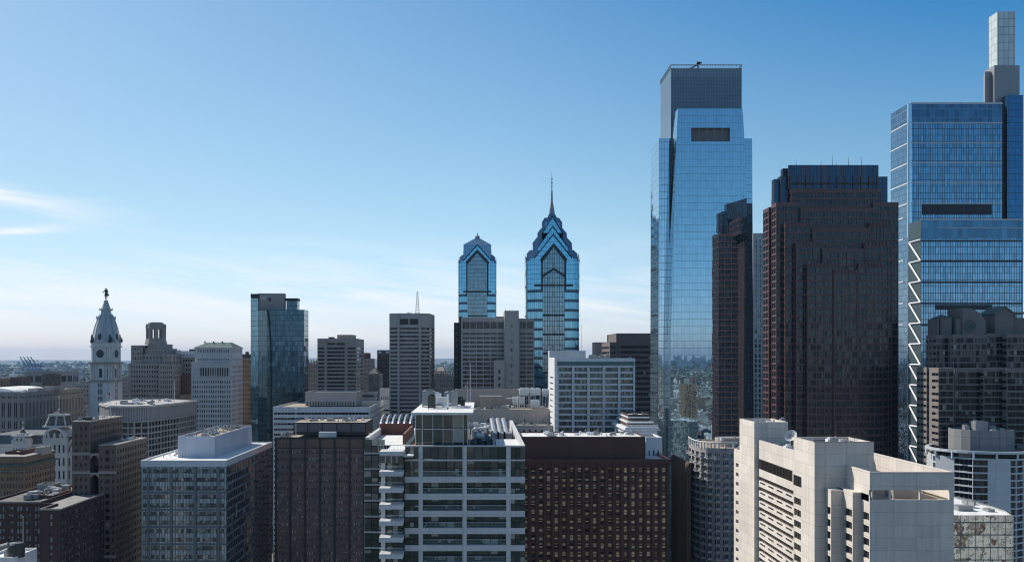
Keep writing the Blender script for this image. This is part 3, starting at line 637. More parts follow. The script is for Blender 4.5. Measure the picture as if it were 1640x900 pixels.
def pavilion(a, c, base, mid, top, tip, Y, dep):
    xa, xc = X(a, Y), X(c, Y); P = [(xa, Y), (xc, Y), (xc, Y + dep), (xa, Y + dep)]; xm = (xa + xc) / 2; hw = (xc - xa) / 2
    b.tower(P, 0, Z(base, Y), 'pale_stone', [S(5, 8.4, fr=.4, hf=.62, mt=3, g='glass_dark', d=.7), S(3, 8.4, fr=.35, hf=.6, mt=3, g='glass_dark', d=.7), None, None], wp='pavilion', rp='pavilion_base')
    m_ = MB(); n = 14; rr = hw * .92; zc_ = Z(base, Y)   # big segmental arch with glazing behind
    for i in range(n):
        t0, t1 = math.pi * i / n, math.pi * (i + 1) / n; hh = Z(mid, Y) - zc_
        o_ = [(xm + rr * math.cos(q), zc_ + hh * math.sin(q)) for q in (t0, t1)]; i_ = [(xm + rr * .78 * math.cos(q), zc_ + hh * .78 * math.sin(q)) for q in (t0, t1)]
        m_.poly([(o_[0][0], Y - .6, o_[0][1]), (i_[0][0], Y - .6, i_[0][1]), (i_[1][0], Y - .6, i_[1][1]), (o_[1][0], Y - .6, o_[1][1])][::-1])
        m_.poly([(o_[0][0], Y - .6, o_[0][1]), (o_[0][0], Y + dep, o_[0][1]), (o_[1][0], Y + dep, o_[1][1]), (o_[1][0], Y - .6, o_[1][1])])
        m_.poly([(i_[0][0], Y - .6, i_[0][1]), (i_[1][0], Y - .6, i_[1][1]), (i_[1][0], Y + .4, i_[1][1]), (i_[0][0], Y + .4, i_[0][1])])
    b.part('arched_roof', 'pale_stone', m_)
    g_ = MB(); g_.poly([(xm - rr * .85, Y + .4, zc_)] + [(xm - rr * .85 * math.cos(math.pi * i / 10), Y + .4, zc_ + (Z(mid, Y) - zc_) * .85 * math.sin(math.pi * i / 10)) for i in range(11)][::-1][:0] + [(xm + rr * .85 * math.cos(math.pi * i / 10), Y + .4, zc_ + (Z(mid, Y) - zc_) * .85 * math.sin(math.pi * i / 10)) for i in range(10)]); b.part('arched_window', 'roof_dark', g_)
    for u in (-.5, 0, .5):
        d_ = MB(); d_.rev([(.9, zc_), (.9, zc_ + 2.2), (.3, zc_ + 3.2), (0, zc_ + 4.2)], xm + u * hw, Y - .1, 8); b.part('dormer', 'pale_stone', d_)
    m_ = MB(); P1 = inset(P, .5); m_.prism(inset(P, -.2), Z(mid, Y), Z(mid - 2.2, Y), bottom=True); b.part('cornice', 'pale_stone', m_)
    m_ = MB(); m_.prism(inset(P, 1.4), Z(mid - 2.2, Y), Z(top + 2.5, Y), P2=inset(P, 3.2)); b.part('upper_roof', 'roof_dark', m_)
    m_ = MB()
    for fx in (0.0, .5, 1.0):
        m_.bar((xa + 1.4 + (2 * hw - 2.8) * fx, Y + 1.3, Z(mid - 2.2, Y)), (xa + 3.2 + (2 * hw - 6.4) * fx, Y + 3.1, Z(top + 2.5, Y)), .5)
    m_.prism(inset(P, 2.4), Z(top + 2.5, Y), Z(top, Y), bottom=True); b.part('crest', 'pale_stone', m_)
    m_ = MB(); m_.prism(inset(P, 3.6), Z(top, Y), Z(top - 5, Y), P2=inset(P, min(hw, dep / 2) - .4)); b.part('cap_roof', 'slate', m_)
    m_ = MB(); ym = Y + dep / 2; m_.rev([(.35, Z(top - 5, Y)), (.9, Z(top - 7, Y)), (.25, Z(top - 9, Y)), (.16, Z(tip + 7, Y)), (.6, Z(tip + 5, Y)), (.1, Z(tip + 3, Y)), (0, Z(tip, Y))], xm, ym, 8); b.part('finial', 'pale_stone', m_)
pavilion(68, 107, 701, 684, 664, 632, 645, 14)
pavilion(106, 140, 722, 699, 699 - 3, 690, 648, 12)
pavilion(18, 44, 706, 699.5, 694, 672, 645, 10)
# --- large limestone store block behind, seen down its right side
b = Bld('department_store', 'long brown-grey limestone block with a white roof left of the clock tower', X(-60, 720), 720)
xa, xb = X(-90, 720), X(40, 720); zt = Z(627.5, 720)
rows = [(Z(668, 720), Z(645, 720)), (Z(686, 720), Z(674, 720)), (Z(700, 720), Z(690, 720)), (Z(716, 720), Z(704, 720))]
rows.reverse(); rows.append((Z(637.5, 720), Z(634.5, 720)))
pat = [];  n = 13
for i in range(n): pat += [((i + .25) / n, (i + .45) / n), ((i + .55) / n, (i + .75) / n)]
b.tower([(xa, 720), (xb, 720), (xb, 826), (xa, 826)], 0, zt, 'limestone', [S(0, 0, rows=rows, cols=pat, g='glass_dark', d=.8), S(0, 0, rows=rows, cols=[((i + .2 + k * .28) / 18, (i + .4 + k * .28) / 18) for i in range(18) for k in (0, 1)], g='glass_dark', d=.8), None, None], roof='roof_white')
m_ = MB(); P = [(xa, 720), (xb, 720), (xb, 826), (xa, 826)]; m_.prism(inset(P, -.7), zt - 3.2, zt - 2.4, bottom=True); m_.prism(inset(P, -.4), Z(671, 720), Z(669.5, 720), bottom=True); b.part('cornice', 'limestone', m_)
b.box(45, 60, 622, 745, 16, 'steel_grey', None, z0=zt - 1, wp='penthouse', rp='penthouse_roof'); b.box(70, 95, 618, 770, 10, 'limestone', None, z0=zt - 1, wp='penthouse', rp='penthouse_roof')
m_ = MB()
for i in range(14): a0 = math.pi * i / 14; a1 = math.pi * (i + 1) / 14; m_.poly([(X(-10, 740) + 18 * math.cos(q), yy, zt - .8 + 3.2 * math.sin(q)) for q, yy in ((a0, 735), (a0, 790), (a1, 790), (a1, 735))][::-1])
m_.poly([(X(-10, 740) + 18 * math.cos(math.pi * i / 14), 735, zt - .8 + 3.2 * math.sin(math.pi * i / 14)) for i in range(15)])
b.part('vaulted_roof', 'roof_white', m_); roofkit(b, X(50, 760), X(62, 760), 740, 810, zt - .8, 9, 2, 5, seed=4)
# --- mid-distance blocks on the left horizon
b = Bld('low_tower', 'small tan block with tall dark window slots at the left edge beyond the white roof', X(10, 900), 900)
b.box(-15, 16, 607, 905, 20, 'brick_tan', S(6, 3.4, fr=.4)); b.box(16, 31, 604, 900, 22, 'brick_brown', S(5, 12, fr=.4, hf=.8), roof='roof_white')
b = Bld('low_tower', 'dark flat-topped brick block with ribbon windows below the port cranes', X(70, 1000), 1000)
b.box(40, 97, 594.5, 1000, 45, 'warm_grey', [S(4, 9, rows=[(Z(612, 1000), Z(602, 1000))], fr=.75, g='glass_dark'), S(3, 9, rows=[(Z(612, 1000), Z(602, 1000))], fr=.8, g='glass_dark'), None, None]); b.box(68, 88, 599, 985, 14, 'brick_brown', S(4, 6, fr=.3))
b = Bld('low_tower', 'grey block peeping out between the store and the clock tower', X(136, 900), 900)
b.box(122, 150, 614, 905, 30, 'warm_grey', S(7, 3.8)); b.box(128, 140, 610, 910, 18, 'limestone', None)
b = Bld('low_tower', 'grey block peeping out right of the clock tower', X(200, 930), 930); b.box(192, 215, 603, 935, 40, 'warm_grey', S(6, 3.8, fr=.5, hf=.5, div=2))
# --- civic building with curved ribbed top
b = Bld('municipal_building', 'curved grey civic building with a ribbed top storey and gridded windows', X(230, 580), 580)
P = [XY(161, 598), XY(168, 578), XY(176, 567), XY(195, 561), XY(215, 560), XY(238, 566), XY(258, 580), XY(287, 604), XY(315, 638), XY(262, 662), XY(182, 645)]
ztm = Z(650, 560); 
mun = S(-3.9, 3.4, fr=.82, hf=.76, mt=9, ml=.2, mr=.2, g='glass_dark', d=.5, div=2, fm='frame', fb=60)
b.tower(P, 0, ztm, 'warm_grey', [mun] * 8 + [None] * 3, roof='roof_tan')
m_ = MB()
for i in range(8):
    a, c = Vector(P[i]), Vector(P[i + 1]); L_ = (c - a).length; d = (c - a) / L_; k = int(L_ / 1.25)
    for j in range(k):
        q = a + d * ((j + .5) * L_ / k); n_ = Vector((d.y, -d.x)); m_.prism([tuple(q - d * .28 + n_ * .55), tuple(q + d * .28 + n_ * .55), tuple(q + d * .28 - n_ * .05), tuple(q - d * .28 - n_ * .05)], ztm - 8.3, ztm - 1.2)
b.part('rib', 'grey_concrete', m_)
m_ = MB(); m_.prism(inset(P, -1.1), ztm - 1.2, ztm - .4, bottom=True); m_.prism(inset(P, -.9), ztm - 9.2, ztm - 8.6, bottom=True); b.part('ledge', 'grey_concrete', m_)
roofkit(b, X(180, 600), X(270, 600), 585, 640, ztm - .8, 16, 1.5, 3.5, seed=9, hmax=2.4)
flag(279.5, 611, 643, 600, 'tall thin white mast on the curved civic roof', 0)
flag(176.5, 627, 673, 455, 'flagpole with a waving striped flag in front of the clock tower', 7, 10)
flag(139.5, 648, 668, 660, 'short flagpole with a small red and white flag left of the clock tower', 5, 7, us=False)
# --- art deco tower with open bell crown
b = Bld('art_deco_tower', 'grey-brown stepped stone tower with an open arched bell crown', X(240, 860), 860)
dz = lambda p: Z(p, 860)
w1 = S(7, 4.1, fr=.5, hf=.5, div=2, g='glass_dark', ml=2, mr=2, cols=None)
b.box(205.6, 262, 582, 856, 40, 'deco_stone', [S(12, 4.1, fr=.5, hf=.55, g='glass_dark', ml=2, mr=2), S(8, 4.1, fr=.45, g='glass_dark'), None, None])
b.box(209.8, 228, 552.8, 859, 34, 'deco_stone', [S(4, 4.1, fr=.4, g='glass_dark'), S(6, 4.1, fr=.4), None, S(6, 4.1, fr=.4)], z0=dz(583))
b.box(227, 272, 567, 860, 32, 'deco_stone', [S(8, 4.1, fr=.4, g='glass_dark')] * 4, z0=dz(583)); b.box(232, 268, 558, 862, 28, 'deco_stone', [S(7, 3, fr=.3, hf=.5)] * 4, z0=dz(583)); b.box(236, 264, 551, 864, 22, 'deco_stone', None, z0=dz(583))
b.box(255, 277.5, 583, 851, 44, 'deco_stone', [S(6, 4.1, fr=.42, hf=.6, g='glass_dark'), S(9, 4.1, fr=.42, g='glass_dark'), None, None]); b.box(262, 276, 567, 853, 36, 'deco_stone', [S(4, 4.1, fr=.42, g='glass_dark')] * 4, z0=dz(590))
ccx, ccy = X(249.8, 872), 872; k_ = 872 / F
def octo(r, rot=math.pi / 8, n=8): return [(ccx + r * math.cos(rot + 2 * math.pi * i / n), ccy + r * math.sin(rot + 2 * math.pi * i / n)) for i in range(n)]
m_ = MB(); zc_ = lambda p: Z(p, 872)
m_.prism(octo(9.6), zc_(552), zc_(541.5), P2=octo(8.3)); b.part('crown_base', 'deco_stone', m_)
m_ = MB()
for i in range(8):
    a = math.pi / 8 + i * math.pi / 4; q = (ccx + 7.0 * math.cos(a), ccy + 7.0 * math.sin(a)); m_.box(q[0] - 1.35, q[0] + 1.35, q[1] - 1.35, q[1] + 1.35, zc_(541.5), zc_(526), rot=a)
    a2 = a + math.pi / 8
m_.prism(octo(8.1), zc_(527.5), zc_(523), bottom=True); m_.prism(octo(7.5), zc_(523), zc_(519)); m_.prism(octo(6.6), zc_(519), zc_(517.2)); m_.prism(octo(5.2), zc_(517.2), zc_(516.2))
for i in range(8):
    a = math.pi / 8 + i * math.pi / 4; m_.rev([(.9, zc_(527)), (.9, zc_(521)), (0, zc_(518.5))], ccx + 7.8 * math.cos(a), ccy + 7.8 * math.sin(a), 6)
b.part('bell_crown', 'deco_stone', m_)
# --- block between the two stone towers
b = Bld('stone_block', 'brown brick block with a white top storey between the two stone towers', X(297, 880), 880)
b.box(279, 314, 572, 880, 30, 'deco_stone', S(8, 4.0, fr=.5, g='glass_dark')); b.box(281, 313, 562, 882, 24, 'white_paint', [S(6, 5, rows=[(Z(570, 882), Z(567, 882))], fr=.4)] * 4, z0=Z(573, 880)); b.box(303, 312, 559, 888, 9, 'bronze', None, z0=Z(563, 882))
m_ = MB(); m_.rev([(2.2, Z(573, 880)), (2.2, Z(562, 880)), (1.2, Z(560.4, 880)), (0, Z(560, 880))], X(283, 880), 886, 10); b.part('turret', 'warm_grey', m_)
b.box(291, 308, 600, 872, 6, 'brick_red', S(4, 3.2, rows=None, fr=.3)); b.box(289, 306, 632, 850, 12, 'brick_tan', S(3, 6, fr=.25)) 
# --- pale stone bank tower with green hip roof
b = Bld('bank_tower', 'pale grey stone tower with a green copper hip roof', X(341, 800), 800)
zt_ = lambda p: Z(p, 800)
def bsk(i, j): return False
b.box(306.5, 370.5, 580, 800, 38, 'pale_stone', [S(17, 3.9, fr=.46, hf=.56, g='glass_dark', mt=14), S(9, 3.9, fr=.46, hf=.56, g='glass_dark', mt=2), None, None])
m_ = MB(); m_.box(X(306, 800) - .3, X(371, 800) + .3, 799.4, 839, zt_(580.4), zt_(579.2), bottom=True); m_.box(X(306, 800) - .2, X(371, 800) + .2, 799.5, 839, zt_(605), zt_(604), bottom=True); b.part('cornice', 'pale_stone', m_)
col_ = MB(); gl = MB()
for i in range(12):
    xx = X(320 + i * 3.85, 799.3); col_.rev([(.42, zt_(602.5)), (.35, zt_(588))], xx, 799.3, 8)
    gl.box(xx + .45, xx + 1.5, 799.7, 799.95, zt_(602), zt_(589))
b.part('column', 'pale_stone', col_); b.part('tall_window', 'glass_dark', gl)
b.box(312, 372, 557, 802, 34, 'pale_stone', [S(14, 4, rows=[(zt_(564.5), zt_(560)), (zt_(577), zt_(574))], fr=.4, g='glass_dark', ml=2, mr=2)] * 4, z0=zt_(580))
m_ = MB(); xa, xb = X(312, 802) - .7, X(372, 802) + .7; m_.prism([(xa, 801.3), (xb, 801.3), (xb, 837), (xa, 837)], zt_(557.6), zt_(556.4), bottom=True); b.part('eaves', 'pale_stone', m_)
m_ = MB(); m_.prism([(xa, 801.3), (xb, 801.3), (xb, 837), (xa, 837)], zt_(556.4), zt_(547.8), P2=[(xa + 7.5, 815), (xb - 6, 815), (xb - 6, 823), (xa + 7.5, 823)])
for i in range(3): m_.box(X(328 + i * 14, 812) - .5, X(328 + i * 14, 812) + .5, 812, 813, zt_(549), zt_(546))
b.part('hip_roof', 'roof_copper', m_)
# --- brown old tower beside the glass hotel
b = Bld('brick_tower', 'brown masonry tower with a dark mansard top left of the blue glass hotel', X(395, 850), 850)
b.box(381, 410, 574, 850, 40, 'brick_tan', S(9, 4.0, fr=.42, hf=.52, g='glass_dark')); b.box(384, 409, 567, 853, 30, 'bronze', S(4, 5, fr=.3)); b.box(393, 397, 563, 858, 4, 'brick_brown', None, z0=100)
m_ = MB(); m_.box(X(380.5, 850) - .4, X(410, 850) + .8, 849, 890, Z(575, 850), Z(573.6, 850), bottom=True); m_.box(X(380.5, 850), X(410, 850) + .6, 849.3, 889, Z(612, 850), Z(610, 850), bottom=True); b.part('cornice', 'limestone', m_)
# --- glass hotel with the sign wall
b = Bld('hotel_tower', 'dark blue glass hotel tower with a grey wall carrying a white letter near its top', X(447, 650), 650)
P = [XY(401.5, 652), XY(413.5, 644), XY(428, 637), XY(487, 636), XY(494, 652), XY(491, 690), XY(404, 690)]
P1 = [XY(413.5, 644.5), XY(428, 637), XY(487, 636), XY(494, 652), XY(491, 690), XY(413.5, 690)]
b.tower(P1, 0, Z(496, 636), 'hotel_blue', None, wp='glass_wall', roof='roof_dark')
b.tower([XY(401.5, 652), (X(413.5, 644.5), 644.4), (X(413.5, 644.5), 680), XY(404, 680)], 0, Z(471, 644), 'hotel_side', None, wp='glass_wall', roof='roof_dark')
b.tower([(X(413.5, 646) + .05, 646), XY(455, 646), (X(455, 646), 652), (X(413.5, 646) + .05, 652)], Z(510, 640), Z(469.8, 646), 'warm_grey', None, wp='sign_wall', roof='roof_dark')
b.tower([(X(456.5, 646) + .1, 650), XY(476, 650), (X(476, 650), 658), (X(456.5, 646) + .1, 658)], Z(500, 640), Z(478, 650), 'hotel_blue', None, wp='glass_wall', roof='roof_dark')
m_ = MB(); m_.box(X(456.5, 649.6), X(476, 649.6) + .3, 649.6, 658.3, Z(481.5, 650), Z(477.6, 650), bottom=True); m_.box(X(401.3, 643.5), X(413.5, 643.5) - .1, 643.6, 676, Z(477, 644), Z(470.6, 644), bottom=True); b.part('dark_cornice', 'dark_metal', m_)
m_ = MB(); zz_ = lambda p: Z(p, 645.6); ww = [(416, 474), (418.7, 480), (421, 475.5), (423.3, 480), (426, 474)]
for p, q in zip(ww, ww[1:]): m_.bar((X(p[0], 645.6), 645.6, zz_(p[1])), (X(q[0], 645.6), 645.6, zz_(q[1])), .33)
b.part('sign_letter', 'white_paint', m_); m_ = MB(); q_ = [(427.5, 496), (430.5, 515), (432.5, 545), (433, 600), (433, 900)]; [m_.bar((X(a_[0], 636), 635.8, Z(a_[1], 636)), (X(c_[0], 636), 635.8, Z(c_[1], 636)), .38) for a_, c_ in zip(q_, q_[1:])]; b.part('facade_seam', 'dark_metal', m_); m_ = MB(); m_.box(X(430, 646), X(434, 646), 645.7, 646.2, zz_(482), zz_(477)); b.part('louvre_window', 'dark_metal', m_)
# --- tan banded tower
def banded(b, a, c, t, Y, dep, wall, ht, fh, colsf, side, ch=0, dr=.9, g='glass_brown'):
    return b.box(a, c, t, Y, dep, wall, [S(0, fh, cols=colsf, hf=.56, mt=ht, d=dr, g=g, div=6, fm='frame'), side, None, None])
b = Bld('office_tower', 'tan concrete office tower with three columns of dark ribbon windows and a roof box', X(545, 750), 750, group=None)
cf = [(.015, .22), (.245, .66), (.74, .985)]; tf = 2.85
cols3 = [(.015, .18), (.247, .697), (.769, .98)]
b.tower([XY(508.3, 750), XY(571, 750), XY(583, 800), XY(522, 800)], 0, Z(542, 750), 'tan_concrete',
        [S(0, tf, cols=cols3, hf=.53, mt=6.0, d=.6, g='glass_brown', div=8, hdiv=1), S(0, tf, cols=[(.06, .94)], hf=.5, mt=6.0, d=1.0, g='glass_brown', div=10), None, None], roof='roof_tan')
m_ = MB()
for a_, c_ in ((524, 537), (539, 552)): m_.box(X(a_, 750), X(c_, 750), 749.9, 750.5, Z(552.5, 750), Z(549, 750))
b.part('louvre', 'louvre', m_)
b.box(540, 565, 536, 765, 20, 'tan_concrete', None, z0=Z(543, 750), wp='penthouse', rp='penthouse_roof'); b.box(526, 534, 539.6, 765, 8, 'bronze', None, z0=Z(543, 750), wp='penthouse', rp='penthouse_roof')
# --- old ornate block between hotel and tan tower, and slim towers right of it
b = Bld('stone_block', 'ornate light brown block half hidden between the glass hotel and the tan tower', X(500, 820), 820)
b.box(488, 512, 582, 820, 30, 'limestone', S(8, 3.8, fr=.42, div=2)); b.box(501, 512, 579, 824, 20, 'limestone', S(3, 3, fr=.4), z0=80)
m_ = MB()
for i in range(6): m_.rev([(.9, Z(584, 820)), (.5, Z(579, 820)), (.8, Z(578, 820)), (0, Z(575.5, 820))], X(490 + i * 4, 820), 821, 6)
b.part('pinnacle', 'limestone', m_)
b = Bld('brick_tower', 'slim dull red tower just right of the tan tower', X(585, 860), 860); b.box(578, 588.5, 565, 860, 25, 'brick_red', S(3, 3.6)); b.box(582, 596, 574, 850, 20, 'deco_stone', S(4, 3.6)); b.box(590, 595.5, 575, 870, 18, 'glass_navy' if 'glass_navy' in M else 'dark_metal', None)
b = Bld('stone_block', 'tan stone block with a dark pitched roof right of the tan tower', X(599, 800), 800); b.box(590, 608, 599, 800, 26, 'limestone', S(5, 7, fr=.35, hf=.6)); m_ = MB(); xa, xb = X(590, 800), X(606, 800); m_.prism([(xa, 800), (xb, 800), (xb, 826), (xa, 826)], Z(598.6, 800), Z(591, 800), P2=[(xa + 3, 808), (xb - 3, 808), (xb - 3, 818), (xa + 3, 818)]); b.part('pitched_roof', 'roof_dark', m_)
b = Bld('residential_tower', 'dark brown ribbed tower with two white roof corners left of the mast tower', X(614, 900), 900); b.box(604, 626, 560.5, 900, 26, 'brick_brown', [S(9, 3.2, fr=.5, g='glass_dark', mt=5)] * 4)
m_ = MB()
for a_ in (606.5, 618): m_.box(X(a_, 900), X(a_ + 4.5, 900), 899.6, 901, Z(565.5, 900), Z(562.5, 900))
b.part('roof_opening', 'white_paint', m_)
# --- grey banded tower with antenna mast
b = Bld('office_tower', 'tall grey concrete tower with chamfered corner, banded windows and a lattice mast', X(655, 620), 620)
yt = Z(501.8, 620); mt2 = Z(501.8, 620) - Z(522.5, 620)
mt2 = 8.3
P = [XY(623.6, 621), XY(638, 618.5), XY(672, 618.5), XY(688, 622), XY(696, 648), XY(692, 668), XY(640, 668), XY(630, 655)]
b.tower(P, 0, yt, 'grey_concrete', [S(0, 2.47, cols=[(.1, .88)], hf=.55, mt=mt2, d=.5, g='glass_brown', div=4), S(0, 2.47, cols=[(.06, .95)], hf=.55, mt=mt2, d=.5, g='glass_brown', div=10), S(0, 2.47, cols=[(.16, .98)], hf=.55, mt=mt2, d=.5, g='glass_brown', div=4), S(0, 2.47, cols=[(.12, .95)], hf=.45, mt=mt2, d=.9, g='glass_brown', div=6), None, None, None, None], roof='roof_tan')
m_ = MB()
for a_, c_ in ((640.5, 654), (656, 669.5)): m_.box(X(a_, 618.5), X(c_, 618.5), 618.4, 619, Z(520, 618.5), Z(510.5, 618.5))
b.part('louvre', 'louvre', m_)
m_ = MB()
for a_ in (638.4, 672.6): m_.box(X(a_ - 1.3, 618), X(a_ + 1.3, 618), 617.6, 619.5, 0, yt)
b.part('pier', 'grey_concrete', m_)
mx, my = X(668.5, 640), 640; m_ = MB(); zb, zm = yt - .8, Z(467, 640)
for sx_, sy_ in ((-1, -1), (1, -1), (1, 1), (-1, 1)): m_.bar((mx + 1.3 * sx_, my + 1.3 * sy_, zb), (mx + .25 * sx_, my + .25 * sy_, zm), .14)
for k in range(8):
    f0, f1 = k / 8, (k + 1) / 8; w0, w1_ = 1.3 - 1.05 * f0, 1.3 - 1.05 * f1; z0_, z1_ = zb + (zm - zb) * f0, zb + (zm - zb) * f1
    for q in ((-1, -1, 1, -1), (1, -1, 1, 1), (1, 1, -1, 1), (-1, 1, -1, -1)): m_.bar((mx + w0 * q[0], my + w0 * q[1], z0_), (mx + w1_ * q[2], my + w1_ * q[3], z1_), .08); m_.bar((mx + w0 * q[0], my + w0 * q[1], z0_), (mx + w0 * q[2], my + w0 * q[3], z0_), .08)
b.part('lattice_mast', 'pole_white', m_); roofkit(b, X(645, 640), X(662, 640), 630, 655, yt - .8, 5, 1.5, 3, seed=3)
# --- tan gothic block right of the mast tower
b = Bld('stone_block', 'tan stone block with ragged pinnacled roofline between mast tower and wide grey slab', X(712, 800), 800)
b.box(694, 732, 604, 800, 40, 'limestone', S(12, 3.8, fr=.4)); b.box(697, 715, 594, 806, 26, 'limestone', S(6, 3.6, fr=.35), z0=80)
m_ = MB()
for i in range(9): m_.rev([(1, Z(605, 800)), (.6, Z(599, 800)), (.9, Z(598.4, 800)), (0, Z(595.5 - (i % 3), 800))], X(697 + i * 3.9, 801), 801.5, 6)
m_.prism([(X(698, 806), 806), (X(713, 806), 806), (X(713, 806), 830), (X(698, 806), 830)], Z(594.2, 806), Z(588, 806), P2=[(X(702, 806), 812), (X(709, 806), 812), (X(709, 806), 824), (X(702, 806), 824)]); b.part('pinnacle', 'limestone', m_)
# --- white striped low civic block with a concrete penthouse
b = Bld('striped_block', 'low block of white and dark ribbon stripes carrying a windowed concrete roof storey', X(520, 560), 560)
P = [XY(437.3, 560), XY(592, 560), XY(615, 640), XY(480, 640)]
b.tower([XY(437.3, 560), XY(592, 560), (X(592, 560), 640), (X(437.3, 560), 640)], 0, Z(651.5, 560), 'white_panel', [S(28, 2.98, fr=.97, hf=.42, mt=2.2, ml=.5, mr=.5, d=.5, g='glass_dark'), S(20, 2.98, fr=.97, hf=.42, mt=2.2, d=.5, g='glass_dark'), None, None], roof='roof_tan')
b.box(489, 570, 627.5, 575, 30, 'grey_concrete', [S(18, 9, rows=[(Z(650, 575), Z(643, 575))], fr=.42, g='glass_dark', d=.6)] + [S(8, 9, rows=[(Z(650, 575), Z(643, 575))], fr=.42, g='glass_dark', d=.6)] * 3, z0=Z(652, 560), wp='penthouse', rp='penthouse_roof')
b = Bld('striped_block', 'second low white striped block behind, with a pale windowed box on its roof', X(650, 660), 660)
b.box(600, 726, 649, 660, 45, 'white_panel', [S(30, 3.0, fr=.97, hf=.42, mt=1.8, d=.5, g='glass_dark')] * 4, roof='roof_tan')
b.box(608, 638, 622.5, 672, 20, 'white_panel', [S(8, 9, rows=[(Z(640, 672), Z(634.5, 672))], fr=.5)] * 4, z0=Z(650, 660), wp='penthouse', rp='penthouse_roof')
b.box(578, 602, 628, 690, 14, 'steel_grey', [S(1, 3.2, fr=.9, hf=.5)] * 4, z0=0, wp='penthouse', rp='penthouse_roof'); roofkit(b, X(640, 670), X(715, 670), 665, 695, Z(649, 660) - .8, 10, 2, 5, seed=21)
# ------------------------------------------------------------------ centre of the skyline
# --- wide grey slab building with blank service tower
b = Bld('slab_office', 'wide dark grey concrete block with a tall blank service tower rising through its roof', X(790, 620), 620)
lr = [(Z(526.5, 620), Z(515.5, 620))] + [(Z(534.5 + 6.85 * i, 620) - .62 - (.25 if i > 5 else 0), Z(534.5 + 6.85 * i, 620) + .62 + (.25 if i > 5 else 0)) for i in range(45) if Z(534.5 + 6.85 * i, 620) > 4]
gw = [S(6, 3.05, rows=lr, fr=.88, hf=.62, mt=1, ml=.8, mr=.3, d=.8, g='glass_brown', div=4, fm='frame'), S(8, 5.05, fr=.8, hf=.6, d=.8), None, None]
b.box(738.5, 808, 508.5, 620, 40, 'grey_concrete', gw); b.box(831, 855.5, 510, 620, 40, 'grey_concrete', [S(2, 3.05, rows=lr, fr=.86, hf=.6, mt=1, ml=.4, mr=.4, d=.8, g='glass_brown', div=4), S(8, 5.05, fr=.8), None, None])
b.box(808, 831, 497.5, 614, 30, 'grey_concrete', [S(0, 4.9, cols=[(.42, .56)], hf=.4, mt=7, d=.4, g='glass')] + [None] * 3)
b.box(791, 808, 576.5, 612, 8, 'grey_concrete', [S(0, 4.2, cols=[(.42, .62)], hf=.5, mt=5, d=.4, g='glass_dark')] + [None] * 3); b.box(795, 808, 507, 632, 15, 'dark_metal', None, z0=Z(512, 632), wp='penthouse', rp='penthouse_roof')
b.box(727, 735.6, 516.5, 640, 40, 'dark_metal', S(4, 4, fr=.7, g='glass_dark')); b.box(735.7, 740, 507, 634, 30, 'dark_metal', None)
m_ = MB()
for k in range(7): m_.bar((X(810 + k * 3, 620), 625, Z(498, 614)), (X(810 + k * 3, 620), 625, Z(492.5 + (k * 7 % 4), 614)), .09)
b.part('antenna', 'steel_grey', m_)
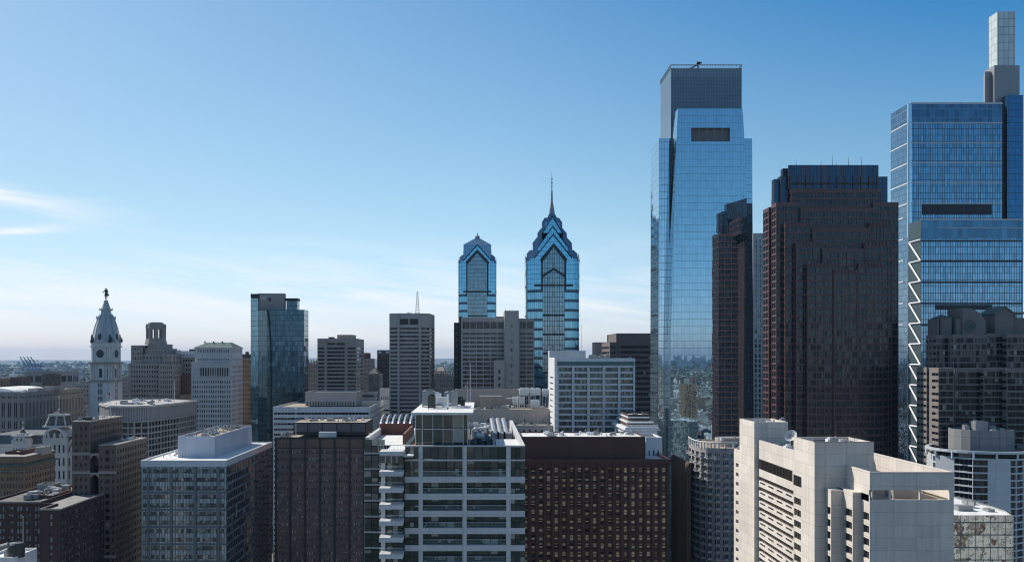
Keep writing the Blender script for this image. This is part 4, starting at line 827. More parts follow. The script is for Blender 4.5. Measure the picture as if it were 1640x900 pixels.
# --- twin blue gabled towers
def gable_tower(name, label, cxp, Y, k, W, Bc, layers, base_py, top, spire, panel, band, cap=None):
    """cross-gabled glass tower. k metres per photo pixel; layers (L, b, eave py, apex py)"""
    cx, cy = X(cxp, Y), Y + W * k; b = Bld(name, label, cx, cy); zt = lambda p: Z(p, Y)
    W_, B_ = W * k, Bc * k
    def P(hx, hy): return [(cx - hx, cy - hy), (cx + hx, cy - hy), (cx + hx, cy + hy), (cx - hx, cy + hy)]
    zb = zt(layers[0][2] - 1); zs = zt(band)
    for hx, hy in ((W_, B_), (B_, W_), ((W_ + B_) / 2 * 1.03, (W_ + B_) / 2 * 1.03)):
        m_ = b.mb('glass_wall', 'liberty_band'); m_.prism(P(hx, hy), 0, zs, cap=False)
        m_ = b.mb('glass_wall', 'liberty_blue'); m_.prism(P(hx, hy), zs, zb if hx != hy else zb + 3 * k, cap=hx == hy)
    dark = b.mb('chevron_trim', 'dark_metal'); shell = b.mb('gable_front', 'liberty_blue'); slope = b.mb('gable_roof', 'liberty_roof')
    for (L_, bb, e, ap) in layers:
        L_, bb, ze, za = L_ * k, bb * k, zt(e), zt(ap); zlow = ze - 9 * k
        for q in range(4):
            a = q * math.pi / 2
            def T(u, v, z): return (cx + u * math.cos(a) - v * math.sin(a), cy + u * math.sin(a) + v * math.cos(a), z)
            hp = (.28 * bb) if q % 2 else 0
            j_ = .3 if q % 2 else 0; zj = za - j_ * (za - ze); shell.poly([T(-bb, -L_, zlow), T(bb, -L_, zlow), T(bb, -L_, ze)] + ([T(bb * j_, -L_, zj), T(-bb * j_, -L_, zj)] if j_ else [T(0, -L_, za)]) + [T(-bb, -L_, ze)])
            if j_: slope.poly([T(-bb * j_, -L_, zj), T(bb * j_, -L_, zj), T(0, -L_ + hp, za)]); slope.poly([T(bb, -L_, ze), T(0, -L_ + hp, za), T(bb * j_, -L_, zj)]); slope.poly([T(-bb, -L_, ze), T(-bb * j_, -L_, zj), T(0, -L_ + hp, za)])
            shell.poly([T(bb, -L_, zlow), T(bb, 0, zlow), T(bb, 0, ze), T(bb, -L_, ze)]); shell.poly([T(-bb, 0, zlow), T(-bb, -L_, zlow), T(-bb, -L_, ze), T(-bb, 0, ze)])
            slope.poly([T(bb, -L_, ze), T(bb, 0, ze), T(0, 0, za), T(0, -L_ + hp, za)]); slope.poly([T(-bb, 0, ze), T(-bb, -L_, ze), T(0, -L_ + hp, za), T(0, 0, za)])
            w_ = 1.1; s_ = (za - ze) / bb
            for sg in (-1, 1) if q % 2 == 0 else ():     # dark ridge trim along each gable
                dark.mk.append(len(dark.f)); A = [T(sg * (bb + .4), -L_ - .5, ze - .4 * s_), T(0, -L_ - .5, za + .5), T(0, -L_ - .5, za - .9), T(sg * (bb + .4), -L_ - .5, ze - .4 * s_ - 1.2)]
                dark.poly(A if sg > 0 else A[::-1]); dark.poly(A); 
                dark.poly([T(sg * (bb + .4), -L_ - .5, ze - .4 * s_ + .05), T(sg * (bb + .4), -L_ + .6, ze - .4 * s_ + .05), T(0, -L_ + .6, za + .55), T(0, -L_ - .5, za + .55)][::sg])
    # tall centre bay under its own gable
    hw, pe, pa = panel[0] * k, zt(panel[1]), zt(panel[2]); gp = b.mb('centre_bay', 'liberty_grid'); 
    for q in range(4):
        a = q * math.pi / 2
        def T(u, v, z): return (cx + u * math.cos(a) - v * math.sin(a), cy + u * math.sin(a) + v * math.cos(a), z)
        f = -W_ - .9; pa = pe + (zt(panel[2]) - pe) * (.45 if q % 2 else 1)
        gp.poly([T(-hw, f, 0), T(hw, f, 0), T(hw, f, pe), T(0, f, pa), T(-hw, f, pe)])
        gp.poly([T(hw, f, 0), T(hw, -W_, 0), T(hw, -W_, pe), T(hw, f, pe)]); gp.poly([T(-hw, -W_, 0), T(-hw, f, 0), T(-hw, f, pe), T(-hw, -W_, pe)])
        gp.poly([T(hw, f, pe), T(hw, -W_, pe), T(0, -W_, pa), T(0, f, pa)]); gp.poly([T(-hw, -W_, pe), T(-hw, f, pe), T(0, f, pa), T(0, -W_, pa)])
        for wd, off in ((2.0, 0.0),):
            for sg in (-1, 1):
                dark.mk.append(len(dark.f)); A = [T(sg * (hw + 2.2), f - .3, pe + 1), T(0, f - .3, pa + 3.6), T(0, f - .3, pa), T(sg * hw, f - .3, pe - 1.2), T(sg * hw, f - .3, zs - 4), T(sg * (hw + 1.3), f - .3, zs - 4), T(sg * (hw + 1.3), f - .3, pe - 1.2)]
                dark.poly(A[::-1] if sg > 0 else A)
        if cap:
            for sg in (-1, 1):
                dark.mk.append(len(dark.f)); A = [T(sg * hw, f - .25, zt(cap[0])), T(0, f - .25, zt(cap[1])), T(0, f - .25, zt(cap[1]) - 2), T(sg * hw, f - .25, zt(cap[0]) - 2.4)]
                dark.poly(A[::-1] if sg > 0 else A)
        for z_ in [zs] + [zs - 16.4 * i - 9 for i in range(1, 9)]:
            dark.mk.append(len(dark.f)); A = [T(-hw, f - .2, z_ - .7), T(hw, f - .2, z_ - .7), T(hw, f - .2, z_ + .7), T(-hw, f - .2, z_ + .7)]; dark.poly(A)
            if z_ == zs: dark.poly([T(-B_, -W_ - .15, z_ - .9), T(B_, -W_ - .15, z_ - .9), T(B_, -W_ - .15, z_ + .9), T(-B_, -W_ - .15, z_ + .9)])
    r0, z0, z1 = top[0] * k, zt(top[1]), zt(top[2]); m_ = b.mb('roof_pyramid', 'liberty_roof')
    m_.prism(P(r0, r0), zt(layers[-1][2]) - 2, z0, cap=False); m_.prism(P(r0, r0), z0, z1, P2=P(top[3] * k, top[3] * k))
    m_ = MB(); m_.rev([(r_ * k, zt(p)) for r_, p in spire], cx, cy, 8); b.part('spire', 'steel_grey', m_)
    return b, cx, cy
b, cx1, cy1 = gable_tower('gabled_tower', 'tallest blue glass gabled tower with stacked chevrons and a needle spire', 886.7, 850, 850 / F, 41.5, 31,
    [(41.5, 20, 418, 396), (32, 30, 411, 374), (24, 22.8, 391, 360), (16.5, 16.5, 370, 343)], 0, (12, 352, 337, 4.5), [(5.2, 338), (4.2, 330), (2.6, 322), (1.8, 317), (1.3, 300), (.75, 298), (.7, 282), (.35, 280), (.3, 270), (0, 265)], (17.5, 417, 396), 457, cap=(440, 429))
m_ = MB()
for p in (318, 312, 306, 300, 292, 286, 280): m_.rev([(.6, Z(p, 850)), (1.15, Z(p, 850) + .3), (.6, Z(p, 850) + .7)], cx1, cy1, 8)
b.part('spire_ring', 'steel_grey', m_)
b, _, _ = gable_tower('gabled_tower', 'shorter blue glass gabled tower with a small pointed cap, behind the wide grey slab', 764.5, 1040, 1040 / F, 29.3, 22.6,
    [(29.3, 17, 422, 405), (22.8, 22.6, 416, 391)], 0, (22.3, 391, 377.5, 2), [(2.8, 378), (2, 375), (1.0, 373), (.5, 371), (0, 367)], (15.8, 421.5, 405), 467)
m_ = MB()
for sx_, sy_ in ((-1, -1), (1, -1), (1, 1), (-1, 1)): m_.rev([(.7, Z(378.5, 1040)), (.5, Z(375, 1040)), (0, Z(373.5, 1040))], _ * 0 + X(764.5, 1040) + 1.8 * sx_, 1040 + 29.3 * 1040 / F + 1.8 * sy_, 6)
b.part('pinnacle', 'steel_grey', m_)
# --- long flat concrete podium with plant on it
b = Bld('warehouse', 'long low tan concrete building with cooling plant on its stepped roof', X(810, 530), 530)
b.box(729, 832, 624, 560, 18, 'tan_concrete', None, roof='roof_tan'); b.box(736, 886, 655.5, 530, 28, 'tan_concrete', [S(5, 9, rows=[(Z(676, 530), Z(671, 530))], fr=.08)] + [None] * 3, roof='roof_tan', par=.5)
b.box(700, 893, 681, 505, 24, 'warm_grey', [S(20, 3.4, rows=[(Z(694, 505), Z(688, 505))], fr=.35)] * 4, roof='roof_grey')
b.box(768, 797, 634, 545, 8, 'limestone', None, z0=Z(656, 530), wp='penthouse', rp='penthouse_roof')
for a_, c_, t_, y_, d_ in ((832, 848, 622.5, 545, 6), (849, 866, 622.5, 545, 6), (869, 880, 624, 546, 6), (821.5, 830, 637, 536, 4), (831, 840, 637, 536, 4), (850.5, 864, 641.5, 538, 4)):
    m_ = MB(); x0, x1 = X(a_, y_), X(c_, y_); z1 = Z(t_, y_); zf = Z(655.5, 530) - .5
    m_.box(x0, x1, y_, y_ + d_, z1 - 2.6, z1); m_.box(x0 + .3, x1 - .3, y_ + .3, y_ + d_ - .3, z1 - 3.6, z1 - 2.6)
    for xx in (x0 + .1, (x0 + x1) / 2, x1 - .3):
        for yy in (y_ + .1, y_ + d_ - .3): m_.box(xx, xx + .2, yy, yy + .2, zf, z1 - 2.6)
    for u in (.27, .73): m_.rev([(1.0, z1), (1.0, z1 + .5), (.7, z1 + .5), (.7, z1 + .3), (0, z1 + .3)], x0 + (x1 - x0) * u, y_ + d_ / 2, 10)
    b.part('cooling_unit', 'white_panel', m_)
m_ = MB(); m_.bar((X(768, 543), 543, Z(634, 543)), (X(804, 543), 543, Z(634, 543)), .25); m_.bar((X(811, 535), 535, Z(638, 535)), (X(829, 535), 535, Z(637, 535)), .25); m_.bar((X(829, 535), 535, Z(633, 535)), (X(829, 535), 535, Z(652, 535)), .2); b.part('pipe', 'white_paint', m_)
roofkit(b, X(760, 535), X(812, 535), 532, 542, Z(655.5, 530) - .5, 8, 1, 3, seed=5); roofkit(b, X(745, 510), X(885, 510), 508, 525, Z(681, 505) - .8, 16, 1, 3.2, seed=6, mat='bronze')
flag(748.5, 612, 660, 480, 'small drooping flag on a white pole above the low tan roofs', 4, 9); flag(753.5, 583, 660, 480, 'bare white flagpole above the low tan roofs', 0)
roofkit(b, X(770, 535), X(880, 535), 545, 555, Z(655.5, 530) - .5, 10, 1, 4, seed=15)
# --- white gridded block
b = Bld('white_office', 'white gridded office block with green-black windows and a teal glazed top band', X(950, 500), 500)
yt = Z(573.4, 500)
wg = S(0, 3.02, cols=[(.032 + i * .1955, .205 + i * .1955) for i in range(5)], hf=.66, mt=4.2, d=.7, g='glass_green', div=7, fm='frame')
b.tower([XY(891.5, 500), XY(1017, 500), (X(1017, 500), 534), (X(891.5, 500), 534)], 0, yt, 'white_panel', [wg, None, None, None], roof='roof_grey')
m_ = MB(); m_.box(X(893, 500), X(1015.5, 500), 499.6, 500, Z(585, 500), Z(579, 500)); b.part('teal_band', 'green_glaze', m_)
m_ = MB()
for i in range(6): xx = X(891.5 + 1.2 + i * 24.55, 500); m_.box(xx - .45, xx + .45, 499.3, 499.98, 0, Z(585.5, 500))
m_.box(X(891, 499), X(1017.5, 499), 499.2, 499.98, Z(579, 500), yt); b.part('pier', 'white_panel', m_)
x0 = X(888, 497); b.tower([(x0, 497), (X(891.5, 500) - .1, 497), (X(891.5, 500) - .1, 536), (x0, 536)], 0, yt + .3, 'white_paint', [None] * 3 + [S(1, 3.02, fr=.6, hf=.35, mt=8.9, d=1, g='glass_dark')])
m_ = MB()
for i in range(34):
    z_ = yt - 10 - i * 3.02
    if z_ > 5: m_.rev([(1.1, z_ - .5), (1.1, z_ + .5)], x0 + .9, 496.9, 10)
    if z_ > 5: m_.box(x0 + .2, x0 + 1.6, 496.0, 497, z_ + .5, z_ + 2)
b.part('stair_vent', 'white_paint', m_)
b.box(880, 938, 561.5, 540, 12, 'white_panel', None, wp='service_tower', rp='service_roof')
for i in range(4):
    m_ = MB(); xa = X(942 + i * 9, 515); m_.box(xa, xa + 2.3, 512, 516, yt - .8, yt + 1.2); m_.rev([(.8, yt + 1.2), (.8, yt + 1.7), (0, yt + 1.7)], xa + 1.1, 514, 10); b.part('cooling_unit', 'steel_grey', m_)
flag(931.5, 521, 573, 560, 'thin bare mast rising behind the white gridded block', 0)
# --- brown ribbon tower
b = Bld('office_tower', 'dark brown ribbon-windowed tower with sunlit tan side behind the white gridded block', X(1010, 760), 760)
b.box(987, 1060, 533.7, 760, 60, 'bn', None) if 'bn' in M else None
x0, x1 = X(987, 760), X(1068, 760)
wallmat('brown_concrete', (.20, .165, .16), var=.12)
b.tower([(x0, 760), (x1, 760), (x1, 815), (x0, 815)], 0, Z(533.7, 760), 'brown_concrete', [S(0, 4.0, cols=[(.08, .98)], hf=.55, mt=8.5, d=.6, g='glass_dark', div=16), None, None, S(0, 4.0, cols=[(.1, .9)], hf=.4, mt=10, d=.6, g='glass_dark', div=8)])
b.box(976.5, 986.9, 548, 757, 50, 'brown_concrete', [S(3, 4, fr=.75, hf=.5, mt=2, g='glass_dark'), None, None, S(0, 4.0, cols=[(.05, .95)], hf=.45, mt=2, d=.5, g='glass_dark', div=8)])
m_ = MB(); m_.box(x0 - 10, x0 - .2, 815.1, 835, 0, Z(548, 815)); b.part('rear_wing', 'tan_concrete', m_)
# --- ornate white classical block
b = Bld('classical_block', 'small ornate white classical block with colonnaded top storey and setback roofs', X(1016, 450), 450)
lm = [S(12, 3, rows=[(Z(671, 455), Z(664, 455))], fr=.5, g='glass_dark')] + [S(9, 3, rows=[(Z(671, 455), Z(664, 455))], fr=.5, g='glass_dark')] * 3
b.box(1003, 1053, 688, 450, 40, 'white_paint', [S(8, 3.4, fr=.4, hf=.6, mt=1.5, g='glass_dark')] * 4, roof='roof_grey'); b.box(1005, 1046, 676, 455, 32, 'brick_brown', [S(12, 3, rows=[(Z(686, 455), Z(679, 455))], fr=.5, g='glass_dark')] * 4, roof='roof_grey', z0=60)
b.box(1006, 1040, 668, 458, 26, 'brick_brown', lm, roof='roof_grey', z0=60)
m_ = MB(); x0, x1 = X(1003, 450), X(1053, 450)
m_.box(x0 - 1, x1 + 1, 449, 492, Z(689, 450), Z(686.8, 450), bottom=True); m_.box(x0 - .6, x1 + .6, 449.4, 491, Z(686.8, 450), Z(684.5, 450)); m_.box(X(1004.4, 454) , X(1047, 454), 454.2, 489, Z(677.2, 455), Z(675, 455), bottom=True); m_.box(X(1005.4, 457), X(1041, 457), 457.3, 486, Z(669, 458), Z(667, 458), bottom=True)
for i in range(25): m_.box(x0 + i * (x1 - x0) / 25, x0 + i * (x1 - x0) / 25 + .35, 449.1, 449.5, Z(684.5, 450), Z(681, 450))
m_.box(x0 - .2, x1 + .2, 449, 449.6, Z(681, 450), Z(680, 450), bottom=True); b.part('cornice', 'white_paint', m_)
b.box(1034, 1060, 700, 425, 20, 'white_paint', [S(3, 6, fr=.3, hf=.5, mt=4, g='glass_dark')] * 4, roof='roof_dark')
roofkit(b, X(1010, 462), X(1036, 462), 462, 480, Z(668, 458) - .8, 5, 1.5, 3, seed=8)
# --- mirrored glass skyscraper
b = Bld('glass_skyscraper', 'tallest mirrored blue glass skyscraper with a dark louvred slot and a pale crown', X(1135, 590), 590)
yc = 590
def pr(a, c, t, Y, D, part, mat_, z0=0, c0=None, a0=None):
    z1 = Z(t, Y); P2 = [(X(a, Y), Y), (X(c, Y), Y), (X(c, Y), D), (X(a, Y), D)]; P = [(X(a0 or a, Y), Y), (X(c0 or c, Y), Y), (X(c0 or c, Y), D), (X(a0 or a, Y), D)]
    m_ = b.mb(part, mat_); m_.prism(P, z0, z1, P2=P2)
zc0 = Z(222, 590)
pr(1072, 1190, 222, 590, 624, 'glass_wall', 'crown_glass'); pr(1074.5, 1188.5, 174, 590, 624, 'glass_wall', 'crown_glass', zc0)
# crown: glass box with open frame edge and mast
m_ = b.mb('crown', 'crown_clear'); x0, x1 = X(1074.5, 590), X(1188, 590); zt, zb = Z(104.5, 590), Z(174, 590)
P = [(x0, 590), (x1, 590), (x1, 624), (x0, 624)]
m_.prism(P, zb, zt - 2.2, cap=False); m_.poly([(*q, zt - 7) for q in P])
m_.prism(list(reversed(inset(P, .5))), zb, zt - 2.2, cap=False)
fr_ = MB()
for (xa, ya), (xb, yb) in zip(P, P[1:] + P[:1]):
    fr_.bar((xa, ya, zt), (xb, yb, zt), .3); fr_.bar((xa, ya, zt - 2.2), (xb, yb, zt - 2.2), .25); n = int(math.hypot(xb - xa, yb - ya) / 1.55)
    for i in range(n + 1): f = i / n; fr_.bar((xa + (xb - xa) * f, ya + (yb - ya) * f, zt - 2.2), (xa + (xb - xa) * f, ya + (yb - ya) * f, zt), .12)
b.part('crown_frame', 'steel_grey', fr_)
fr_ = MB(); fr_.bar((X(1099, 600), 600, zt - .5), (X(1124, 600), 600, Z(100.5, 600)), .45); fr_.bar((X(1118, 600), 600, zt - 6), (X(1118, 600), 600, Z(101.5, 600)), .4); fr_.box(X(1116, 600), X(1121, 600), 599, 602, Z(102.6, 600), Z(100, 600)); b.part('roof_crane', 'bronze', fr_)
# front glass slab, leaning edges, with the slot cut through
Yf = 575; k = Yf / F
def XX(p): return X(p, Yf)
zl = lambda p: Z(p, Yf)
zrows = [(0, None), (560, None), (227, None), (204.5, None), (174, None)]
def edges(py):   # left and right edge of the slab at a photo height
    t = min(1, max(0, (py - 174) / (560 - 174))); return 1086 - 12.0 * t ** .8, 1189 + 14.5 * t ** .75
ys_ = [900 - 40 * i for i in range(9)] + [540, 500, 460, 420, 380, 340, 300, 260, 227, 205, 190, 174]
zs_ = [max(0, zl(p)) for p in ys_]; m_ = MB()
for i in range(len(ys_) - 1):
    if zs_[i + 1] <= zs_[i]: continue
    (l0, r0), (l1, r1) = edges(ys_[i]), edges(ys_[i + 1]); z0, z1 = zs_[i], zs_[i + 1]
    segs = [((l0, l1), (1107, 1107)), ((1169, 1169), (r0, r1))] if ys_[i] == 227 else [((l0, l1), (r0, r1))]
    for (a0, a1), (c0, c1) in segs: m_.poly([(XX(a0), Yf, z0), (XX(c0), Yf, z0), (XX(c1), Yf, z1), (XX(a1), Yf, z1)])
    m_.poly([(XX(l0), 589.9, z0), (XX(l0), Yf, z0), (XX(l1), Yf, z1), (XX(l1), 589.9, z1)]); m_.poly([(XX(r0), Yf, z0), (XX(r0), 589.9, z0), (XX(r1), 589.9, z1), (XX(r1), Yf, z1)])
(l1, r1) = edges(174); m_.poly([(XX(l1), Yf, zl(174)), (XX(r1), Yf, zl(174)), (XX(r1), 589.9, zl(174)), (XX(l1), 589.9, zl(174))])
b.part('glass_wall', 'mirror_blue', m_)
m_ = MB(); xa, xb, za, zb_ = XX(1107), XX(1169), zl(227), zl(204.5)
m_.poly([(xa, 577.8, za), (xb, 577.8, za), (xb, 577.8, zb_), (xa, 577.8, zb_)]); m_.poly([(xa, Yf, za), (xb, Yf, za), (xb, 577.8, za), (xa, 577.8, za)]); m_.poly([(xa, 577.8, zb_), (xb, 577.8, zb_), (xb, Yf, zb_), (xa, Yf, zb_)]); m_.poly([(xa, Yf, za), (xa, 577.8, za), (xa, 577.8, zb_), (xa, Yf, zb_)]); m_.poly([(xb, 577.8, za), (xb, Yf, za), (xb, Yf, zb_), (xb, 577.8, zb_)])
for i in range(1, 5): xm = xa + (xb - xa) * i / 5; m_.box(xm - .25, xm + .25, 575.4, 576, za, zb_)
b.part('slot', 'slot_louvre', m_)
for (a, c, t, Y, D, a0, c0) in ((1055.5, 1071.5, 221.5, 587, 615, 1053.5, 1074), (1190, 1204.5, 222, 587, 620, 1190, 1208.5)):
    m_ = MB(); z1 = Z(t, Y); P2 = [(X(a, Y), Y), (X(c, Y), Y), (X(c, Y), D), (X(a, Y), D)]; P = [(X(a0, Y), Y), (X(c0, Y), Y), (X(c0, Y), D), (X(a0, Y), D)]
    m_.prism(P, 0, z1, P2=P2); b.part('glass_wing', 'side_glass' if a < 1100 else 'mirror_blue', m_)
# ------------------------------------------------------------------ right third
# --- red granite stepped tower
b = Bld('granite_tower', 'dark red granite tower stepping back in many shoulders to a ribbed glass crown', X(1338, 508), 508)
KB = .933
bf = S(-4.1, 3.5, fr=.86, hf=.72, mt=1.6, ml=.3, mr=.3, d=.35, g='glass_bell', div=3, fm='granite_red')
def st_(a, c, t, Y, D=585, zl_=0, bl=None, wall='granite_red', sp=bf, z0=0, wp='wall', rp='roof'):
    Y *= KB; D *= KB; x0, x1, z1 = X(a, Y), X(c, Y), Z(t, Y); xb = X(bl, D) if bl else x0; k = sp and dict(fb=zl_)
    f_ = (lambda v: V(sp, fb=v)) if sp else (lambda v: None)
    b.tower([(x0, Y), (x1, Y), (x1, D), (xb, D)], z0, z1, wall, [f_(zl_), f_(zl_), f_(max(zl_, 60)), f_(zl_)], par=1.2, wp=wp, rp=rp)
zB = lambda p: Z(p, 540 * KB)
st_(1243, 1282, 324, 541.5, 550); st_(1398, 1439, 324, 541.6, 583); st_(1231, 1400, 332, 552, 563)
st_(1282.2, 1399.5, 333, 540, 584, zB(370)); st_(1257, 1301, 357, 537.5, 560, 0); st_(1392, 1429, 357, 537.6, 582.2, 0)
st_(1301.2, 1392, 365, 536, 580, zB(405)); st_(1275, 1317, 389, 534, 559, 0); st_(1384.5, 1424, 389, 534.1, 579.2, 0)
st_(1317.2, 1384, 398, 532.5, 578, zB(440)); st_(1293, 1335, 422, 530.5, 558, 0); st_(1374.5, 1415, 422, 530.6, 577.2, 0); st_(1335.2, 1374.3, 433, 529.5, 576, 0)
st_(1267, 1413, 302.6, 543, 580, 0, z0=zB(334))
curtain('granite_crown', (.03, .065, .105), pw=1.15, ph=60, line=(.13, .10, .10), lw=.28, lh=.1, metal=.75, rough=.12, tilt=.03, var=.25)
for a, c, t, Y, D, z0, bl in ((1240, 1250, 287, 549, 554, 325, None), (1250.2, 1262, 282, 547, 553, 325, None), (1254, 1266, 270, 551, 555.5, 300, None), (1262.3, 1407, 264.5, 545, 578, 303, 1257), (1407.2, 1421.5, 283, 547, 576, 325, None)):
    st_(a, c, t, Y, D, 0, bl, 'granite_crown', None, Z(z0, Y * KB), 'crown', 'crown_roof')
m_ = MB()
for i in range(12): xx = X(1266 + i * 12.6, 544.6 * KB); m_.box(xx - .22, xx + .22, 544.3 * KB, 544.98 * KB, Z(303, 545 * KB), Z(282, 545 * KB))
b.part('pier', 'granite_red', m_)
m_ = MB()
for i in range(11): xx = X(1266 + i * 12.6, 544.6 * KB); m_.box(xx + .4, X(1266 + (i + 1) * 12.6, 544.6 * KB) - .4, 544.7 * KB, 544.98 * KB, Z(296, 545 * KB), Z(292.5, 545 * KB))
b.part('dark_vent', 'dark_metal', m_)
m_ = MB()
for a, c, t, Y in ((1262, 1301, 357, 537.4), (1392, 1429, 357, 537.4), (1280, 1317, 389, 533.9), (1384.5, 1424, 389, 533.9), (1298, 1335, 422, 530.4), (1374.5, 1415, 422, 530.4), (1335.2, 1374.3, 433, 529.4)):
    Y *= KB; n = int((c - a) / 5)
    for i in range(n): xa = X(a + (i + .25) * (c - a) / n, Y); m_.box(xa, xa + .9, Y - .25, Y + .6, Z(t, Y) - 1.4, Z(t, Y) + .5)
b.part('merlon', 'granite_red', m_)
for i, px in enumerate((1275, 1315, 1333, 1339, 1359, 1380)):
    m_ = MB(); yy = 560 * KB; zt_ = Z((254, 257, 248, 258, 252, 251)[i], yy); m_.rev([(.14, Z(265, yy)), (.05, zt_), (0, zt_ + .2)], X(px, yy), yy, 6); b.part('antenna', 'dark_metal', m_)
# --- slim grey-white tower seen between mirror tower and granite tower
b = Bld('ribbed_tower', 'thin sliver of pale ribbed tower between the mirrored skyscraper and red granite tower', X(1216, 680), 680)
b.box(1206, 1240, 373.5, 680, 30, 'white_panel', [S(5, 3.4, fr=.55, hf=.7, mt=4, g='glass_blue', d=.6)] * 4)
# --- technology tower: two glass volumes, mast blocks and lantern
b = Bld('technology_tower', 'huge blue glass tower with white zigzag bracing and a slender pale lantern on top', X(1540, 625), 625)
Yf = 623
def gbox(a, c, t, Y, D, mat_, part='glass_wall', z0=0, top='roof_dark', ch=0):
    x0, x1, z1 = X(a, Y), X(c, Y), Z(t, Y); P = [(x0 + ch, Y), (x1, Y), (x1, D), (x0, D), (x0, Y + ch)] if ch else [(x0, Y), (x1, Y), (x1, D), (x0, D)]
    if ch: P = P[:4] + [(x0, Y + ch)]
    b.mb(part, mat_).prism(P, z0, z1, cap=False); b.mb('roof', top).poly([(*q, z1) for q in P]); return x0, x1, z1
zT = lambda p: Z(p, Yf)
x0, x1, zz1 = gbox(1455, 1605, 197, Yf, 650, 'tech_glass', ch=1.6)
gbox(1455, 1605, 166, Yf, 650, 'tech_crown', 'crown', zT(197), ch=1.6)
gbox(1605, 1613, 170, Yf + 3, 648, 'dark_metal', 'recess'); gbox(1613, 1638.5, 152.5, Yf + 1, 652, 'tech_dark', 'core_glass')
m_ = MB()
for p in (197, 229, 261, 293, 325.5): m_.box(x0 + 1.5, x1, Yf - .22, Yf - .01, zT(p) - .35, zT(p) + .35); m_.box(x0 - .2, x0 - .01, Yf + 1.7, 650, zT(p) - .35, zT(p) + .35)
m_.box(x0 + 1.4, x1 + .1, Yf - .3, Yf - .01, zT(166) - .5, zT(166) + .6); b.part('floor_band', 'frame_pale', m_)
m_ = MB(); m_.rev([(1.5, 0), (1.5, zT(166))], x0 + 1.3, Yf + 1.3, 16); b.part('rounded_corner', 'corner_glass' if 'corner_glass' in M else (curtain('corner_glass', (.6, .72, .8), pw=9, ph=4, line=(.3, .4, .5), metal=.9, rough=.12) and 'corner_glass'), m_)
m_ = MB(); m_.box(X(1477, Yf), X(1588, Yf), Yf - .4, Yf + .5, zT(344), zT(327.5)); b.part('louvre', 'louvre', m_)
# lower volume standing forward
YL = 606; zL = lambda p: Z(p, YL)
xl, xr = X(1475, YL), X(1637, YL)
P = [(xl, YL), (xr, YL), (xr, 622.9), (xl, 622.9)]; b.mb('glass_wall', 'tech_glass').prism(P, 0, zL(383), cap=False); b.mb('upper_band', 'tech_crown').prism(P, zL(383), zL(352), cap=False); b.mb('roof', 'roof_dark').poly([(*q, zL(352)) for q in P])
m_ = MB()
for p in (386, 418.5, 452, 486, 520): m_.box(xl + .1, xr, YL - .3, YL - .01, zL(p) - .5, zL(p) + .5)
b.part('dark_floor_band', 'dark_metal', m_)
m_ = MB(); m_.box(xl, xr + .1, YL - .25, YL - .01, zL(352) - .4, zL(352) + .5); m_.box(X(1500, YL), X(1637, YL), YL - .2, YL - .01, zL(365) - .2, zL(365) + .2); b.part('floor_band', 'frame_pale', m_)
m_ = MB(); m_.box(X(1498, YL), X(1588, YL), YL - .45, YL + .3, zL(496), zL(488)); b.part('louvre', 'louvre', m_)
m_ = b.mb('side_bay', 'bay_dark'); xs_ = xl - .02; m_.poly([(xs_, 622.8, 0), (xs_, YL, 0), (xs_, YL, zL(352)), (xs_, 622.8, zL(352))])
m_ = MB(); k0 = zL(384.3); st = (zL(384.3) - zL(417.6)); xb_ = xl - .35
for i in range(11):
    z0 = k0 - st * i; m_.bar((xb_, 622, z0), (xb_, YL - .1, z0), .6); m_.bar((xb_, 622, z0), (xb_, YL - .1, z0 - st), .6)
b.part('zigzag_brace', 'white_paint', m_)
m_ = MB()
for p in range(356, 730, 33): z0 = Z(p, 650); m_.box(X(1455, 623) - .3, X(1455, 623) - .02, 630, 650, z0 - .35, z0 + .35)
b.part('side_band', 'frame_pale', m_)
# mast blocks and lantern
b.tower([XY(1592.5, 630), XY(1633, 630), (X(1633, 630), 643), (X(1592.5, 630), 643)], zT(172), Z(105, 630), 'steel_grey', None, wp='mast_block', rp='mast_roof')
b.tower([XY(1577.5, 634), (X(1590, 634), 634), (X(1590, 634), 646), XY(1574.8, 646)], zT(172), Z(115, 634), 'steel_grey', None, wp='mast_block', rp='mast_roof')
x0, x1, z0, z1 = X(1598, 632), X(1625, 632), Z(105.5, 632), Z(19, 632); P = [(x0, 632), (x1, 632), (x1, 643), (x0, 643)]; m_ = MB(); m_.prism(P, z0, z1, cap=False); m_.poly([(*q, z1 - 2) for q in P]); m_.prism(list(reversed(inset(P, .4))), z1 - 2, z1, cap=False)
for q in P: m_.bar((*q, z0), (*q, z1 + .8), .3)
b.part('lantern', 'lantern_glass', m_)
# --- dark stepped tower with strip windows and gabled crowns
b = Bld('postmodern_tower', 'dark beige-striped postmodern tower with gabled rooftop pavilions at the right edge', X(1560, 470), 470)
lit = S(5, 2.98, fr=.999, hf=.44, mt=1.4, ml=.1, mr=.1, d=.25, g='glass_dark', div=3); dk = S(-3.2, 2.98, fr=.97, hf=.78, mt=1.4, ml=.3, mr=.3, d=.3, g='glass_dark', div=2, fm='frame_dark')
side = S(0, 2.98, cols=[(.0, .16), (.30, .42), (.44, .56), (.70, .998)], hf=.42, mt=1.5, d=.3, g='glass_dark', div=2)
slit = MB()
def saw(P, t, Y, ls, fs, z0=0):
    b.tower([(X(p, y), y) for p, y in P], z0, Z(t, Y), 'deco_dark', [fs if i % 2 == 0 else ls for i in range(len(P) - 2)] + [None, None], roof='roof_grey', par=1)
def block(a, c, t, Y, D, z0=0): b.box(a, c, t, Y, D, 'deco_dark', [dk, dk, None, side], z0=z0, roof='roof_grey', par=1)
